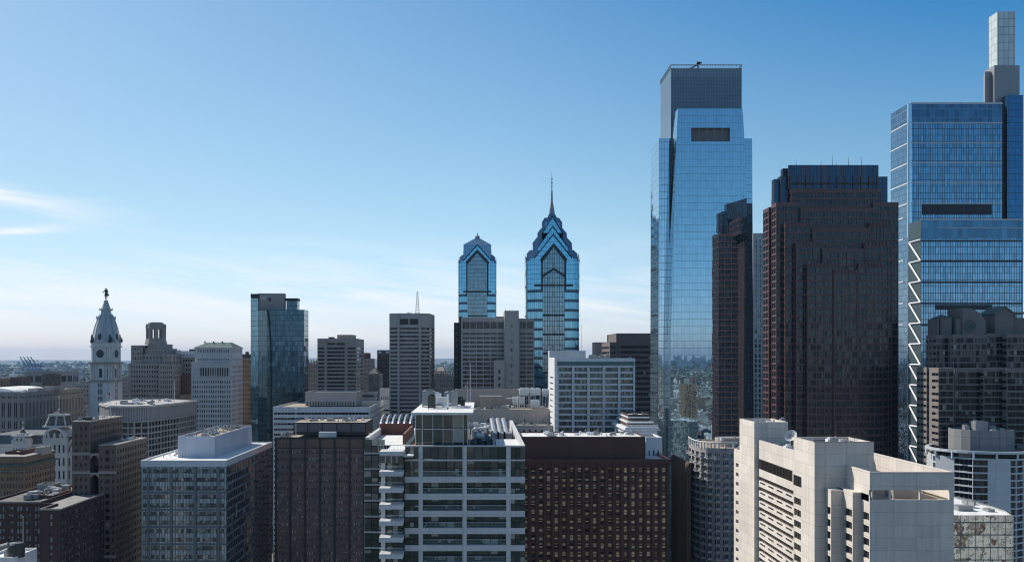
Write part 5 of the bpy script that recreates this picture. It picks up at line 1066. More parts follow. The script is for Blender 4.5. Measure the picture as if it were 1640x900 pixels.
# lower tier
block(1503, 1528, 589, 450, 22); 
block(1529, 1575, 590, 455, 25); block(1575.2, 1612, 589, 452, 26); block(1612.2, 1665, 590, 448, 30)
x0 = X(1484, 460); b.tower([(x0, 460), (X(1529, 460), 460), (X(1529, 460), 470.5), (x0, 470.5)], 0, Z(588, 460), 'deco_dark', [dk, None, None, V(side, cols=[(.02, .3), (.36, .64), (.7, .98)])], roof='roof_grey')
# upper tier
block(1499, 1520, 536, 474, 10.3); block(1526.5, 1580, 535.5, 470, 6.5); block(1546, 1600, 536.2, 476.6, 22); block(1580.2, 1612, 534, 476, 22); block(1612.2, 1668, 535, 472, 28)
wb = MB(); wb.box(X(1503, 450), X(1660, 450), 449.4, 449.9, Z(590.5, 450), Z(589.3, 450)); b.part('white_coping', 'limestone', wb)
# dark recesses between bays (deep window slots full height)
# crowns
def gable(a, c, e, ap, Y, dep, mat_='roof_copper', wall='deco_dark', base=536, disc=True, ridge='y'):
    x0, x1 = X(a, Y), X(c, Y); zb, ze, za = Z(base + 1, Y), Z(e, Y), Z(ap, Y); xm = (x0 + x1) / 2; m_ = MB()
    m_.box(x0, x1, Y, Y + dep, zb, ze); m_.poly([(x0, Y, ze), (x1, Y, ze), (xm, Y, za)]); m_.poly([(x1, Y + dep, ze), (x0, Y + dep, ze), (xm, Y + dep, za)]); b.part('roof_pavilion', wall, m_)
    r_ = MB(); s_ = .5
    for sg in (-1, 1):
        xe = x0 - .6 if sg < 0 else x1 + .6; q = [(xe, Y - s_, ze - .1), (xm, Y - s_, za + .35), (xm, Y + dep + s_, za + .35), (xe, Y + dep + s_, ze - .1)]; r_.poly(q if sg > 0 else q[::-1]); q2 = [(xe, Y - s_, ze - .6), (xe, Y - s_, ze - .1), (xm, Y - s_, za + .35), (xm, Y - s_, za - .3)]; r_.poly(q2); 
    b.part('pavilion_roof', mat_, r_)
def hip(a, c, e, ap, Y, dep, base=536):
    x0, x1 = X(a, Y), X(c, Y); P = [(x0, Y), (x1, Y), (x1, Y + dep), (x0, Y + dep)]; m_ = MB(); m_.prism(P, Z(base + 1, Y), Z(e, Y)); b.part('roof_pavilion', 'deco_dark', m_)
    m_ = MB(); m_.prism(inset(P, -.4), Z(e, Y) - .1, Z(ap, Y), P2=[((x0 + x1) / 2 + s1 * .2, Y + dep / 2 + s2 * .2) for s1, s2 in ((-1, -1), (1, -1), (1, 1), (-1, 1))], bottom=True); b.part('pavilion_roof', 'roof_copper', m_)
hip(1508, 1524, 508.5, 503, 480, 11); m_ = MB()
for p in (1502, 1506.5): m_.box(X(p, 478), X(p + 1.8, 478), 478, 489, Z(537, 478), Z(510, 478))
b.part('roof_pier', 'deco_dark', m_)
m_ = MB(); x0, x1 = X(1542, 478), X(1579, 478); ze = Z(509, 478)     # big rounded gable with a disc
prof = [(x0, Z(537, 478)), (x1, Z(537, 478)), (x1, Z(516, 478)), (x0 + (x1 - x0) * .92, Z(509, 478)), (x0 + (x1 - x0) * .72, Z(501, 478)), (x0 + (x1 - x0) * .4, Z(494, 478)), (x0, Z(493, 478))]
m_.poly([(x, 478, z) for x, z in prof]); m_.poly([(x, 494, z) for x, z in reversed(prof)])
for i in range(len(prof)): (xa, za), (xb, zb) = prof[i], prof[(i + 1) % len(prof)]; m_.poly([(xb, 478, zb), (xa, 478, za), (xa, 494, za), (xb, 494, zb)])
b.part('gabled_crown', 'deco_dark', m_)
m_ = MB()
for i in range(20):
    a0, a1 = i * math.pi / 10, (i + 1) * math.pi / 10; ox, oz = X(1553, 478), Z(521.5, 478)
    for r0, r1, y0, y1 in ((2.8, 2.3, 477.6, 477.6), (2.3, 2.3, 477.6, 478), (2.8, 2.8, 478, 477.6)):
        m_.poly([(ox + r0 * math.cos(a0), y0, oz + r0 * math.sin(a0)), (ox + r1 * math.cos(a0), y1, oz + r1 * math.sin(a0)), (ox + r1 * math.cos(a1), y1, oz + r1 * math.sin(a1)), (ox + r0 * math.cos(a1), y0, oz + r0 * math.sin(a1))][::-1])
m_.poly([(ox + 1.7 * math.cos(i * math.pi / 10), 477.8, oz + 1.7 * math.sin(i * math.pi / 10)) for i in range(20)]); b.part('medallion', 'roof_copper', m_)
m_ = MB(); m_.prism([(X(1531, 479), 479), (x0 - .05, 479), (x0 - .05, 492), (X(1531, 479), 492)], Z(537, 478), Z(511, 478)); m_.prism([(X(1536, 481), 481), (x0 - .05, 481), (x0 - .05, 490), (X(1536, 481), 490)], Z(511, 478), Z(500, 478)); b.part('roof_pier', 'deco_dark', m_)
gable(1594, 1624, 502, 491, 480, 14); b.box(1580, 1594, 517, 486, 10, 'deco_dark', None, z0=80, roof='roof_copper', wp='roof_block', rp='roof_block_top'); b.box(1624.3, 1660, 509, 484, 14, 'deco_dark', None, z0=80, roof='roof_tan', wp='roof_block', rp='roof_block_top'); m_ = MB(); xx = X(1625, 483); m_.box(xx, X(1660, 483), 482.5, 498.5, Z(501.5, 483), Z(499.5, 483), bottom=True); m_.box(xx, xx + .8, 483, 484, Z(509, 483), Z(501.5, 483)); b.part('canopy', 'limestone', m_)
# --- octagonal pale tower with a round drum
b = Bld('octagonal_tower', 'pale octagonal tower with arched terrace ring and a round plant drum on its roof', X(1571, 440), 440)
Yc = 441; ocx = X(1571, Yc); ka = Yc / F
def ng(r, n=8, rot=0): return [(ocx + r * math.cos(-math.pi / 2 - math.pi / n + 2 * math.pi * i / n + rot), Yc + r * math.sin(-math.pi / 2 - math.pi / n + 2 * math.pi * i / n + rot)) for i in range(n)]
RO = 22.4; zo = lambda p: Z(p, 419); zt = zo(735)
ow = S(0, 2.95, cols=[(.0, .72)], hf=.8, mt=.3, d=.8, g='glass_dark', div=4, fm='frame'); ow2 = S(0, 2.95, cols=[(.02, .42)], hf=.8, mt=.3, d=.8, g='glass_dark', div=3); owr = S(0, 2.95, cols=[(.55, .98)], hf=.8, mt=.3, d=.8, g='glass_dark', div=3)
b.tower(ng(RO, rot=R(-12)), 0, zt, 'white_panel', [V(ow, cols=[(.0, .34), (.36, .40)][:1] + [(.86, .99)]), V(ow, cols=[(.01, .30)]), None, None, None, None, V(ow, cols=[(.72, .99)]), V(ow, cols=[(.50, .98)])], roof='roof_grey', wp='wall')
m_ = MB(); m_.prism(ng(RO + .3, 32), zo(727.5), zo(723.5), bottom=True, cap=False)
o_, i_ = ng(RO + .3, 32), ng(RO - 1.2, 32)
for k in range(32): j = (k + 1) % 32; m_.poly([(*o_[k], zo(723.5)), (*o_[j], zo(723.5)), (*i_[j], zo(723.5)), (*i_[k], zo(723.5))]); m_.poly([(*i_[k], zo(723.5)), (*i_[j], zo(723.5)), (*i_[j], zo(727)), (*i_[k], zo(727))])
b.part('terrace_ring', 'white_panel', m_)
m_ = MB(); P = ng(RO + .1, 16)
for q in P: m_.box(q[0] - .35, q[0] + .35, q[1] - .35, q[1] + .35, zt - .5, zo(726))
b.part('terrace_post', 'white_panel', m_); m_ = MB(); m_.prism(ng(RO - 2.6, 24), zt - 1, zo(726)); b.part('setback_storey', 'glass_dark', m_)
m_ = MB(); dr = 47.5 * ka; zd0, zd1 = zo(728), Z(689.5, 428)
m_.prism(ng(dr, 20), zd0, zd1, cap=False); m_.prism(list(reversed(ng(dr - .5, 20))), zd1 - 1.2, zd1, cap=False); m_.poly([(*q, zd1 - 1.2) for q in ng(dr - .4, 20)])
o_, i_ = ng(dr, 20), ng(dr - .5, 20)
for k in range(20): j = (k + 1) % 20; m_.poly([(*o_[k], zd1), (*o_[j], zd1), (*i_[j], zd1), (*i_[k], zd1)])
b.part('roof_drum', 'drum_wall' if 'drum_wall' in M else (wallmat('drum_wall', (.30, .30, .31), joint=(5.2, 30, .18, .45)) and 'drum_wall'), m_)
for k, (dx, dy, s_, h_) in enumerate(((-1, 0, 5.5, 4.5), (-8, -3, 2, 2.5), (-6, 2, 2, 2.6), (6, 3, 3, 2.3), (7, -4, 1.8, 1.5), (2, -7, 2.4, 1.2))):
    m_ = MB(); m_.box(ocx + dx - s_ / 2, ocx + dx + s_ / 2, Yc + dy - s_ / 2, Yc + dy + s_ / 2, zd1 - .6, zd1 - 1.2 + h_)
    for u in (-.25, .25): m_.rev([(s_ * .17, zd1 - 1.2 + h_), (s_ * .17, zd1 - .8 + h_), (0, zd1 - .8 + h_)], ocx + dx + s_ * u, Yc + dy, 10)
    b.part('air_handler', 'steel_grey', m_)
# --- low curved mirror-glass block, lower right
b = Bld('curved_glass_block', 'low building of wavy mirror glass with a white rounded roof at the lower right', X(1560, 340), 340)
P = [XY(1480, 318), XY(1623.5, 318), XY(1612, 328), XY(1585, 341), XY(1555, 353), XY(1529, 361), XY(1480, 368)]
b.tower(P, 0, Z(825, 318), 'low_glass', None, wp='glass_wall', roof='roof_white', par=.5)
m_ = MB(); zr = Z(825, 318); 
for px, y, w_, h_ in ((1535, 330, 5, 1.2), (1549, 344, 3, .8), (1560, 336, .3, 1.5), (1583, 328, 2.2, .4)): m_.box(X(px, y), X(px, y) + w_, y, y + 4, zr - .5, zr + h_)
for i in range(26): f = i / 26; xx = X(1531, 358.5) + (X(1584, 339.5) - X(1531, 358.5)) * f; m_.box(xx, xx + .12, 358.5 - 19 * f, 358.62 - 19 * f, zr - .4, zr + .7)
b.part('roof_plant', 'steel_grey', m_)
# --- beige panel hotel, the big stepped block in front
b = Bld('panel_hotel', 'large beige precast hotel with stepped blocks, ribbon windows and a slotted parapet', X(1340, 255), 255)
HW = 'hotel_panel'
zc = Z(704, 288.6)
# long side wing (its left face carries the ribbon windows)
ribs = dict(cols=[(.005, .99)], g='glass_brown', div=22)
def xface(px, Y): return X(px, Y)
xc = X(1271, 256)
Lc = S(0, 2.92, cols=[(.01, .995)], hf=.40, mt=9.6, d=.45, g='glass_brown', div=20)
b.tower([(xc, 256.05), (95, 256.05), (95, 300), (xc, 288.5)], 0, zc, HW, [None, None, None, Lc], roof='roof_grey', par=1.4)
m_ = MB()
m_.poly([(xc + .35, 288.4, zc - 8.4), (xc + .35, 256.1, zc - 8.4), (xc + .35, 256.1, zc - 5.2), (xc + .35, 288.4, zc - 5.2)]); 
# upper dark ribbon standing in its own frame, with bars, and short vent slots under every ribbon
ub = MB(); ub.box(xc - .06, xc + .3, 257, 288, zc - 8.2, zc - 5.4); b.part('upper_ribbon_window', 'glass_brown', ub)
ub = MB()
for i in range(12): yy = 257 + 31 * i / 12; ub.box(xc - .16, xc - .05, yy, yy + .18, zc - 8.2, zc - 5.4)
b.part('window_bar', 'frame_dark', ub)
sl_ = MB()
for r_ in range(28):
    zz_ = zc - 9.6 - 2.92 * (r_ + .5) - 1.02
    if zz_ < 3: break
    for q in (257.5, 265.5, 273.5, 281.5): sl_.box(xc - .05, xc + .25, q, q + 5, zz_ - .28, zz_ + .12)
b.part('vent_slot', 'dark_metal', sl_)
# tall corner shaft at the far left end + small wing behind it
xb_ = X(1208, 288.6)
b.tower([(xb_, 288.6), (X(1262, 288.6), 288.6), (X(1262, 288.6), 305), (xb_, 305)], 0, Z(675.5, 288.6), HW, None, roof='roof_grey', par=1.5)
b.tower([(xb_ + .3, 305.05), (95, 305.05), (95, 313), (xb_ + .3, 313)], 0, Z(722, 305), HW, [None, None, None, S(1, 2.92, fr=.5, hf=.42, mt=3.3, g='glass_brown', d=.5, div=3, hdiv=2)], roof='roof_grey')
# next shaft
xd = X(1304.5, 240); zd = Z(708, 240)
b.tower([(xd, 240), (95, 240), (95, 256), (xd, 256)], 0, zd, HW, [None, None, None, S(0, 2.92, cols=[(.02, .36)], hf=.62, mt=14.7, g='glass_brown', d=.35, div=3, hdiv=1)], roof='roof_grey', par=1.2)
m_ = MB(); m_.box(xd - .05, xd + .3, 249.9, 255.7, zd - 12.2, zd - 9.6); b.part('square_window', 'glass_brown', m_); m_ = MB(); [m_.box(xd - .15, xd - .04, 249.9 + i * 1.9, 250.08 + i * 1.9, zd - 12.2, zd - 9.6) for i in range(4)]; b.part('window_bar', 'frame_dark', m_)
# front block with the slotted parapet
ze = Z(755.5, 225); zs1, zs0 = Z(784.5, 225), Z(800, 225); xl_, xr_ = X(1396, 225), X(1527.6, 225)
fin = S(1, 2.92, ml=.25, mr=.25, fr=.92, hf=.6, mt=3.6, g='glass_brown', d=.5, div=3, fm='frame_dark')
zf = Z(788, 230)
fm_ = b.mb('wall', HW); 
P = [(X(1331, 236), 236), (X(1350.5, 236), 236), (X(1350.5, 236), 230.2), (X(1379, 230.2), 230.2), (xl_, 230.2)][:0]
def fwin(x, y0, y1, zt_): b.face((x, y1), (x, y0), 0, zt_, fin, HW)
x1_ = X(1331, 236); x2_ = X(1350.5, 236); x3_ = X(1379.5, 230)
z1_ = Z(784.5, 236)
fwin(x1_, 236, 239.98, z1_); fm_.poly([(x1_, 236, 0), (x2_, 236, 0), (x2_, 236, z1_), (x1_, 236, z1_)])
fwin(x2_, 230, 236, zf); fm_.poly([(x2_, 230, 0), (x3_, 230, 0), (x3_, 230, zf), (x2_, 230, zf)]); fm_.poly([(x1_, 236, z1_), (x2_, 236, z1_), (x2_, 239.98, z1_), (x1_, 239.98, z1_)]); fm_.poly([(x2_, 230, zf), (x3_, 230, zf), (x3_, 239.98, zf), (x2_, 239.98, zf)])
fwin(x3_, 225, 230, zf); 
# walls of the front block
for q in ([(x3_, 225), (xr_, 225)], [(xr_, 225), (xr_, 271)]): 
    (xa, ya), (xb2, yb) = q; fm_.poly([(xa, ya, 0), (xb2, yb, 0), (xb2, yb, zs0), (xa, ya, zs0)])
fm_.poly([(xr_, 271, 0), (95.02, 271, 0), (95.02, 271, zs0), (xr_, 271, zs0)])
pw = MB(); t_ = .55
pw.box(x3_, xr_, 225, 225 + t_, zs1, ze, bottom=True)          # head beam over the slot
for a_, c_ in ((1396, 1398.5), (1424, 1426.5), (1473, 1475), (1520.5, 1527.6)): pw.box(max(x3_, X(a_, 225)), min(xr_, X(c_, 225)), 225, 225 + t_, zs0, zs1)
pw.box(xr_ - t_, xr_, 225 + t_, 271, zs0, ze); pw.box(x3_, x3_ + t_, 225 + t_, 239.9, zs0 - .5, ze); pw.box(95.1, xr_ - t_, 271 - t_, 271, zs0, ze); pw.box(95.02, 95.5, 240, 271 - t_, zs0 - 2, ze)
b.part('parapet', HW, pw)
b.mb('roof', 'roof_tan').poly([(x3_, 225.1, zs0 - .6), (xr_ - .1, 225.1, zs0 - .6), (xr_ - .1, 270.5, zs0 - .6), (x3_, 270.5, zs0 - .6)])
m_ = MB(); m_.box(x3_ + .1, xr_ - .1, 225.02, 225.5, zs0 - .7, zs0); b.part('slot_sill', HW, m_)
m_ = MB(); m_.box(X(1428, 232), X(1470, 232), 231, 236, zs0 - .6, zs1 + 1.2); m_.box(X(1478, 240), X(1505, 240), 240, 247, zs0 - .6, zs0 + 2.5); m_.bar((97, 258, ze - 1), (104, 268, ze - 4), .4); m_.bar((97, 256, ze - 2), (106, 262, ze - 4.5), .25); b.part('roof_plant', 'warm_grey', m_)
xe0 = x3_ - .02; m_ = MB()
# parapet lip running round the shafts' tops, darker caulk-coloured cap stones
for (xa, ya, xb2, yb, zq) in ((xd, 240, 95, 256, zd),): m_.box(xa - .06, xb2 + .05, ya - .06, ya + .5, zq - .02, zq + .12)
b.part('coping', 'limestone', m_)
roofkit(b, 90, 106, 244, 268, zs0 - .6, 8, 1, 2.6, seed=14, hmax=1.8); roofkit(b, 80.5, 92, 290, 303, Z(675.5, 288.6) - 1.5, 4, 1, 2, seed=16); m_ = MB(); roofkit(b, 84, 93, 243, 254, zd - 1.2, 4, 1, 2.6, seed=12); roofkit(b, 81.5, 93, 259, 285, zc - 1.4, 5, 1, 2.5, seed=13)
# ribbed satellite dish on the wing roof
dcx, dcy, dz_ = X(1266, 268), 268, Z(697, 268); e = bpy.data.objects.new('satellite_dish', None); col.objects.link(e); e.location = (dcx, dcy, zc - 1.4)
tag(e, 'round white ribbed satellite dish on the beige hotel roof', 'satellite dish'); og = tuple(e.location); m_ = MB(); n = 20; r_ = 1.75
ax = Vector((-.55, -.62, .56)).normalized(); u_ = ax.orthogonal().normalized(); v_ = ax.cross(u_)
def dp(t, a, off=0): p = Vector((dcx, dcy, dz_)) + (u_ * math.cos(a) + v_ * math.sin(a)) * r_ * t + ax * (off - .75 * (1 - t * t)) * 1.0; return tuple(p)
for i in range(6):
    for j in range(n):
        a0, a1 = j * 2 * math.pi / n, (j + 1) * 2 * math.pi / n; m_.poly([dp(i / 6, a0), dp((i + 1) / 6, a0), dp((i + 1) / 6, a1), dp(i / 6, a1)][1 if i == 0 else 0:]); m_.poly([dp(i / 6, a0, -.08), dp(i / 6, a1, -.08), dp((i + 1) / 6, a1, -.08), dp((i + 1) / 6, a0, -.08)][1 if i == 0 else 0:])
m_.build('dish', 'white_paint', e, og); m_ = MB()
for j in range(n): a0 = j * 2 * math.pi / n; m_.bar(dp(.05, a0, .03), dp(1, a0, .03), .035)
m_.build('rib', 'steel_grey', e, og); m_ = MB(); top = Vector((dcx, dcy, dz_)) - ax * .8; m_.bar((dcx + .4, dcy + .3, zc - 1.4), tuple(top), .22, n=8); m_.bar((dcx + 1.2, dcy + .8, zc - 1.4), tuple(top), .08); m_.bar((dcx - .6, dcy + 1.0, zc - 1.4), tuple(top), .08); m_.build('mount', 'dark_metal', e, og)
e = bpy.data.objects.new('antenna_rack', None); col.objects.link(e); e.location = (X(1376, 250), 250, zd - 1.2); og = tuple(e.location); tag(e, 'spindly antenna rack on the second beige hotel shaft', 'antenna')
m_ = MB()
for dx in (-1.2, 0, 1.2): m_.bar((og[0] + dx, 250, og[2]), (og[0] + dx, 250, Z(684, 250)), .06)
m_.build('post', 'dark_metal', e, og); m_ = MB()
for k in range(3): m_.bar((og[0] - 1.8, 250, Z(684 + 2.6 * k, 250)), (og[0] + 1.8, 250, Z(684 + 2.6 * k, 250)), .06)
m_.build('crossbar', 'dark_metal', e, og)
# --- curved apartment tower with balconies
b = Bld('balcony_apartments', 'curved grey-beige apartment tower with stacked rounded balconies left of the beige hotel', X(1145, 435), 435)
za = Z(716, 425); pts_ = [(1103, 452), (1107, 441), (1113, 433), (1121, 427), (1131, 423), (1142, 421), (1155, 420), (1182, 420)]
P = [XY(*q) for q in pts_] + [XY(1190, 455), XY(1120, 470)]
aw = S(1, 3.05, fr=.72, hf=.62, mt=1.6, ml=.2, mr=.2, d=.8, g='glass_blue', div=3, fm='frame_pale'); 
b.tower(P, 0, za, 'warm_grey', [aw] * 6 + [V(aw, n=2)] + [None] * 3, roof='roof_tan')
bal, rail = MB(), MB()
for i in range(len(pts_) - 1):
    a, c = Vector(P[i]), Vector(P[i + 1]); L_ = (c - a).length; d = (c - a) / L_; n_ = Vector((d.y, -d.x)); nb = 2 if i == 6 else 1
    for q in range(nb):
        s0, s1 = a + d * (L_ * (q + .12) / nb), a + d * (L_ * (q + .88) / nb)
        for r_ in range(30):
            z_ = za - 1.6 - 3.05 * (r_ + 1) + .35
            if z_ < 5: break
            arc = [s0 + (s1 - s0) * (k / 6) + n_ * (1.5 * math.sin(math.pi * (k + .6) / 7.2) ** .6) for k in range(7)]
            Q = [tuple(s0 - n_ * .0)] + [tuple(v) for v in arc] + [tuple(s1)]
            bal.prism(Q, z_ - .22, z_, bottom=True)
            for k in range(6): (xa, ya), (xb2, yb) = arc[k], arc[k + 1]; rail.bar((xa, ya, z_ + 1.0), (xb2, yb, z_ + 1.0), .05); rail.poly([(xa, ya, z_), (xb2, yb, z_), (xb2, yb, z_ + .7), (xa, ya, z_ + .7)])
b.part('balcony', 'white_paint' if 0 else 'pale_stone', bal); b.part('balcony_rail', 'steel_grey', rail)
m_ = MB(); cxx, cyy2 = X(1166, 440), 440; m_.rev([(20.5 * 440 / F, za - .8), (20.5 * 440 / F, Z(699.5, 440))], cxx, cyy2, 28); m_.prism([(cxx + 20.4 * 440 / F * math.cos(a * math.pi / 14), cyy2 + 20.4 * 440 / F * math.sin(a * math.pi / 14)) for a in range(28)], Z(702, 440), Z(701, 440)); b.part('roof_drum', 'tan_concrete', m_)
m_ = MB()
for i in range(14): a, c = Vector(P[i // 2]), Vector(P[i // 2 + 1]); q = a + (c - a) * (.25 + .5 * (i % 2)); m_.box(q.x - .25, q.x + .25, q.y, q.y + .6, za - .8, za + 2.4)
for i in range(7): (xa, ya), (xb2, yb) = P[i], P[i + 1]; m_.bar((xa, ya + .3, za + 2.3), (xb2, yb + .3, za + 2.3), .28)
b.part('roof_pergola', 'pale_stone', m_); roofkit(b, X(1150, 430), X(1180, 430), 426, 436, Z(702, 440), 3, .8, 1.6, seed=2)
# --- dark ribbed slab in the street canyon
b = Bld('ribbed_slab', 'shadowed brown ribbed slab between the dark red block and the curved apartments', X(1095, 440), 440)
x0 = X(1103, 432); b.tower([(x0, 432), (x0 + 1, 432), (x0 + 1, 470), (x0, 470)], 0, Z(741, 432), 'brick_brown', None, roof='roof_grey')
m_ = MB()
for i in range(20): yy = 432.5 + i * 1.9; m_.box(x0 - .5, x0 - .01, yy, yy + .7, 0, Z(741, 432) - .6)
b.part('rib', 'brick_tan', m_)
# --- blocks standing behind the viewer, seen only in the mirror tower
for lb, x, y, w_, d_, h_, mt_ in (('tall narrow tan apartment slab mirrored at the foot of the blue tower', 242, -60, 14, 30, 92, 'brick_tan'), ('lower pale stone block mirrored in the wavy glass building', 225, 180, 24, 20, 60, 'pale_stone')):
    b = Bld('apartment_block', lb, x, y); ws = S(-3.4, 3.2, fr=.5, hf=.5, g='glass_dark'); b.tower([(x, y), (x + w_, y), (x + w_, y + d_), (x, y + d_)], 0, h_, mt_, ws)
# ------------------------------------------------------------------ foreground row
# --- brick twin-slab hotel, far left
b = Bld('brick_tower', 'tall brown brick slab pair with arched recess and pale bands', X(160, 430), 430)
bw = S(-3.6, 3.15, fr=.34, hf=.5, mt=1.6, g='glass_dark', d=.35, div=1); bside = S(12, 3.15, fr=.42, hf=.55, mt=1.6, g='glass_dark', d=.4)
xa, xb, xc_, xd_ = X(115.4, 430), X(144.2, 430), X(158, 430), X(186, 430); zl, zr = Z(674.5, 430), Z(712, 430)
b.tower([(xa, 430), (xb, 430), (xb, 469), (xa, 469)], 0, zl, 'brick_brown', [S(3, 3.15, fr=.3, hf=.5, mt=1.6, g='glass_dark'), bside, None, None], roof='roof_dark')
b.tower([(xc_, 430), (xd_, 430), (xd_, 469), (xc_, 469)], 0, zr, 'brick_brown', [S(0, 3.15, cols=[(.12, .2), (.38, .62), (.78, .86)], hf=.55, mt=1.6, g='glass_dark'), V(bside, fr=.45), None, None], roof='roof_dark')
b.mb('wall', 'brick_brown').box(xb + .02, xc_ - .02, 435, 466, 0, zr - .5)
m_ = MB(); m_.box(xb + .3, xc_ - .3, 434.7, 434.95, 0, Z(745, 435))
b.part('recess_window', 'glass_dark', m_)
m_ = MB()
for zt in (Z(726, 430), Z(757, 430), Z(815, 430)):     # arch heads bridging the recess
    xm, hw = (xb + xc_) / 2, (xc_ - xb) / 2; ar = [(xm + hw * .98 * math.cos(math.pi * i / 10), zt - 3.2 + 2.4 * math.sin(math.pi * i / 10)) for i in range(11)]
    m_.poly([(xc_, 430.2, zt)] + [(xb, 430.2, zt)] + [(p, 430.2, z) for p, z in reversed(ar)]); m_.box(xb + .02, xc_ - .02, 430.3, 433, zt - .6, zt)
b.part('arch', 'limestone', m_)
m_ = MB()
for zt in (Z(726, 430), Z(756, 430), Z(890, 430)): m_.box(xa - .15, xb + .1, 429.8, 430 - .01, zt - .7, zt + .5); m_.box(xc_ - .1, xd_ + .15, 429.8, 430 - .01, zt - .7, zt + .5) if zt < Z(740, 430) else None
for a_, c_, z_ in ((xa, xb, zl), (xc_, xd_, zr)): m_.box(a_ - .12, c_ + .12, 429.85, 469, z_ - .35, z_ + .1); 
b.part('stone_band', 'limestone', m_)
for a_, c_, z_ in ((xa, xb, zl), (xc_, xd_, zr)):
    m_ = MB(); m_.box(a_ - .03, c_ + .03, 429.93, 429.99, z_ - 5.6, z_ - .4) if 0 else None
roofkit(b, xa + .6, xb - .6, 432, 466, zl - .8, 12, 1, 2.6, seed=31); m_ = MB(); m_.rev([(1.9, zl - .8), (1.9, zl + 1.6), (0, zl + 1.9)], X(138, 434), 436, 16); b.part('roof_tank', 'bronze', m_); roofkit(b, xc_ + .6, xd_ - .6, 440, 466, zr - .8, 10, 1, 2, seed=32)
# --- tan cornice block
b = Bld('tan_block', 'tan brick block with a dark green cornice and red penthouse at the left edge', X(20, 470), 470)
zt = Z(731, 470); xa, xb = X(-15, 470), X(40, 470)
b.tower([(xa, 470), (xb, 470), (xb, 503), (xa, 503)], 0, zt, 'brick_tan', [S(11, 3.35, fr=.48, hf=.58, mt=2.2, g='glass'), S(11, 3.35, fr=.4, hf=.58, mt=2.2, g='glass_dark'), None, None], roof='roof_grey')
m_ = MB(); P = [(xa, 470), (xb, 470), (xb, 503), (xa, 503)]; m_.prism(inset(P, -1.0), Z(747, 470), Z(743.5, 470), bottom=True); b.part('green_cornice', 'roof_copper', m_); m_ = MB(); m_.prism(inset(P, -.25), Z(755, 470), Z(754, 470), bottom=True); m_.prism(inset(P, -.2), zt - .3, zt + .15, bottom=True); b.part('stone_band', 'limestone', m_)
b.box(8, 34, 723, 480, 12, 'brick_dark', S(3, 3, fr=.6, hf=.5), z0=zt - 1, wp='penthouse', rp='penthouse_roof', roof='roof_white'); b.box(31, 33, 722, 477, 20, 'brick_red', None, z0=zt - 1, wp='penthouse', rp='penthouse_roof'); b.box(56, 66, 716.5, 486, 12, 'tan_concrete', None, z0=zt - 1, wp='penthouse', rp='penthouse_roof', roof='roof_white')
# --- dark brick pair
b = Bld('dark_brick_block', 'dark purple-brown brick block with pairs of pale windows at the lower left', X(30, 410), 410)
zt = Z(803, 400); db = S(9, 3.3, rows=None, cols=None, fr=.3, hf=.62, mt=1.4, g='glass_pale' if 'glass_pale' in M else (glassmat('glass_pale', (.05, .07, .08), blind=(.32, .36, .38), pb=.75) and 'glass_pale'), d=.3)
db['cols'] = [(u + k * .052, u + k * .052 + .036) for u in (.02, .24, .40, .56, .72, .88) for k in (0, 1)]; db['fh'] = 3.0
xa, xb = X(-22, 400), X(66, 400); b.tower([(xa, 400), (xb, 400), (xb, 452), (xa, 452)], 0, zt, 'brick_dark', [db, None, None, None], roof='roof_dark')
x2, x3 = X(64.7, 385), X(96.7, 385); z2 = Z(815, 385)
b.tower([(x2, 385), (x3, 385), (x3, 432), (xb + .05, 432), (xb + .05, 399.9), (x2, 399.9)], 0, z2, 'brick_dark', [V(db, cols=[(.48, .6)]), S(6, 3.0, fr=.3, hf=.55, mt=1.4, g='glass_pale', cols=[(i / 7 + .04 + k * .05, i / 7 + .075 + k * .05) for i in range(7) for k in (0, 1)]), None, None, None, None], roof='roof_grey')
m_ = MB(); m_.box(xa - .2, xb, 399.7, 400.25, zt - .5, zt + .2); m_.box(x2 - .15, x3 + .15, 384.75, 385.3, z2 - .4, z2 + .2); m_.box(x3 - .3, x3 + .15, 385.3, 432, z2 - .4, z2 + .2); m_.box(x2 - .15, x2 + .3, 385.3, 399.8, z2 - .4, z2 + .2); b.part('coping', 'limestone', m_)
b.box(60, 84, 793, 415, 18, 'brick_red', None, z0=zt - 2, wp='penthouse', rp='penthouse_roof', roof='roof_tan'); b.box(59, 84, 775.5, 440, 8, 'steel_grey', None, z0=zt - 1, wp='penthouse', rp='penthouse_roof'); roofkit(b, xa + 8, xb - 3, 405, 440, zt - .8, 14, 1.5, 4, seed=41, hmax=3)
b = Bld('low_brick_wing', 'narrow tan-topped brick wing beside the tall brick slab pair', X(105, 430), 430); b.box(76, 114, 790, 445, 12, 'brick_tan', S(5, 3.3, fr=.3), roof='roof_white')
flag(37, 828, 940, 330, 'tall bare white flagpole in front of the dark brick block', 0)
b = Bld('plant_room', 'small pale roof with a dark round water tank in the lower left corner', X(10, 320), 320, cat='building'); b.box(-25, 24, 892, 320, 16, 'roof_white', None, roof='roof_white'); m_ = MB(); m_.rev([(2.6, Z(893, 322)), (2.7, Z(873, 322)), (2.2, Z(870.5, 322)), (0, Z(869, 322))], X(26, 324), 324, 18); b.part('water_tank', 'bronze', m_); m_ = MB(); m_.bar((X(0, 318), 318, Z(876, 318)), (X(14, 318), 318, Z(872, 318)), .9, n=8); b.part('duct', 'steel_grey', m_); roofkit(b, X(0, 322), X(20, 322), 321, 334, Z(892, 320) - .8, 5, .8, 1.8, seed=44)
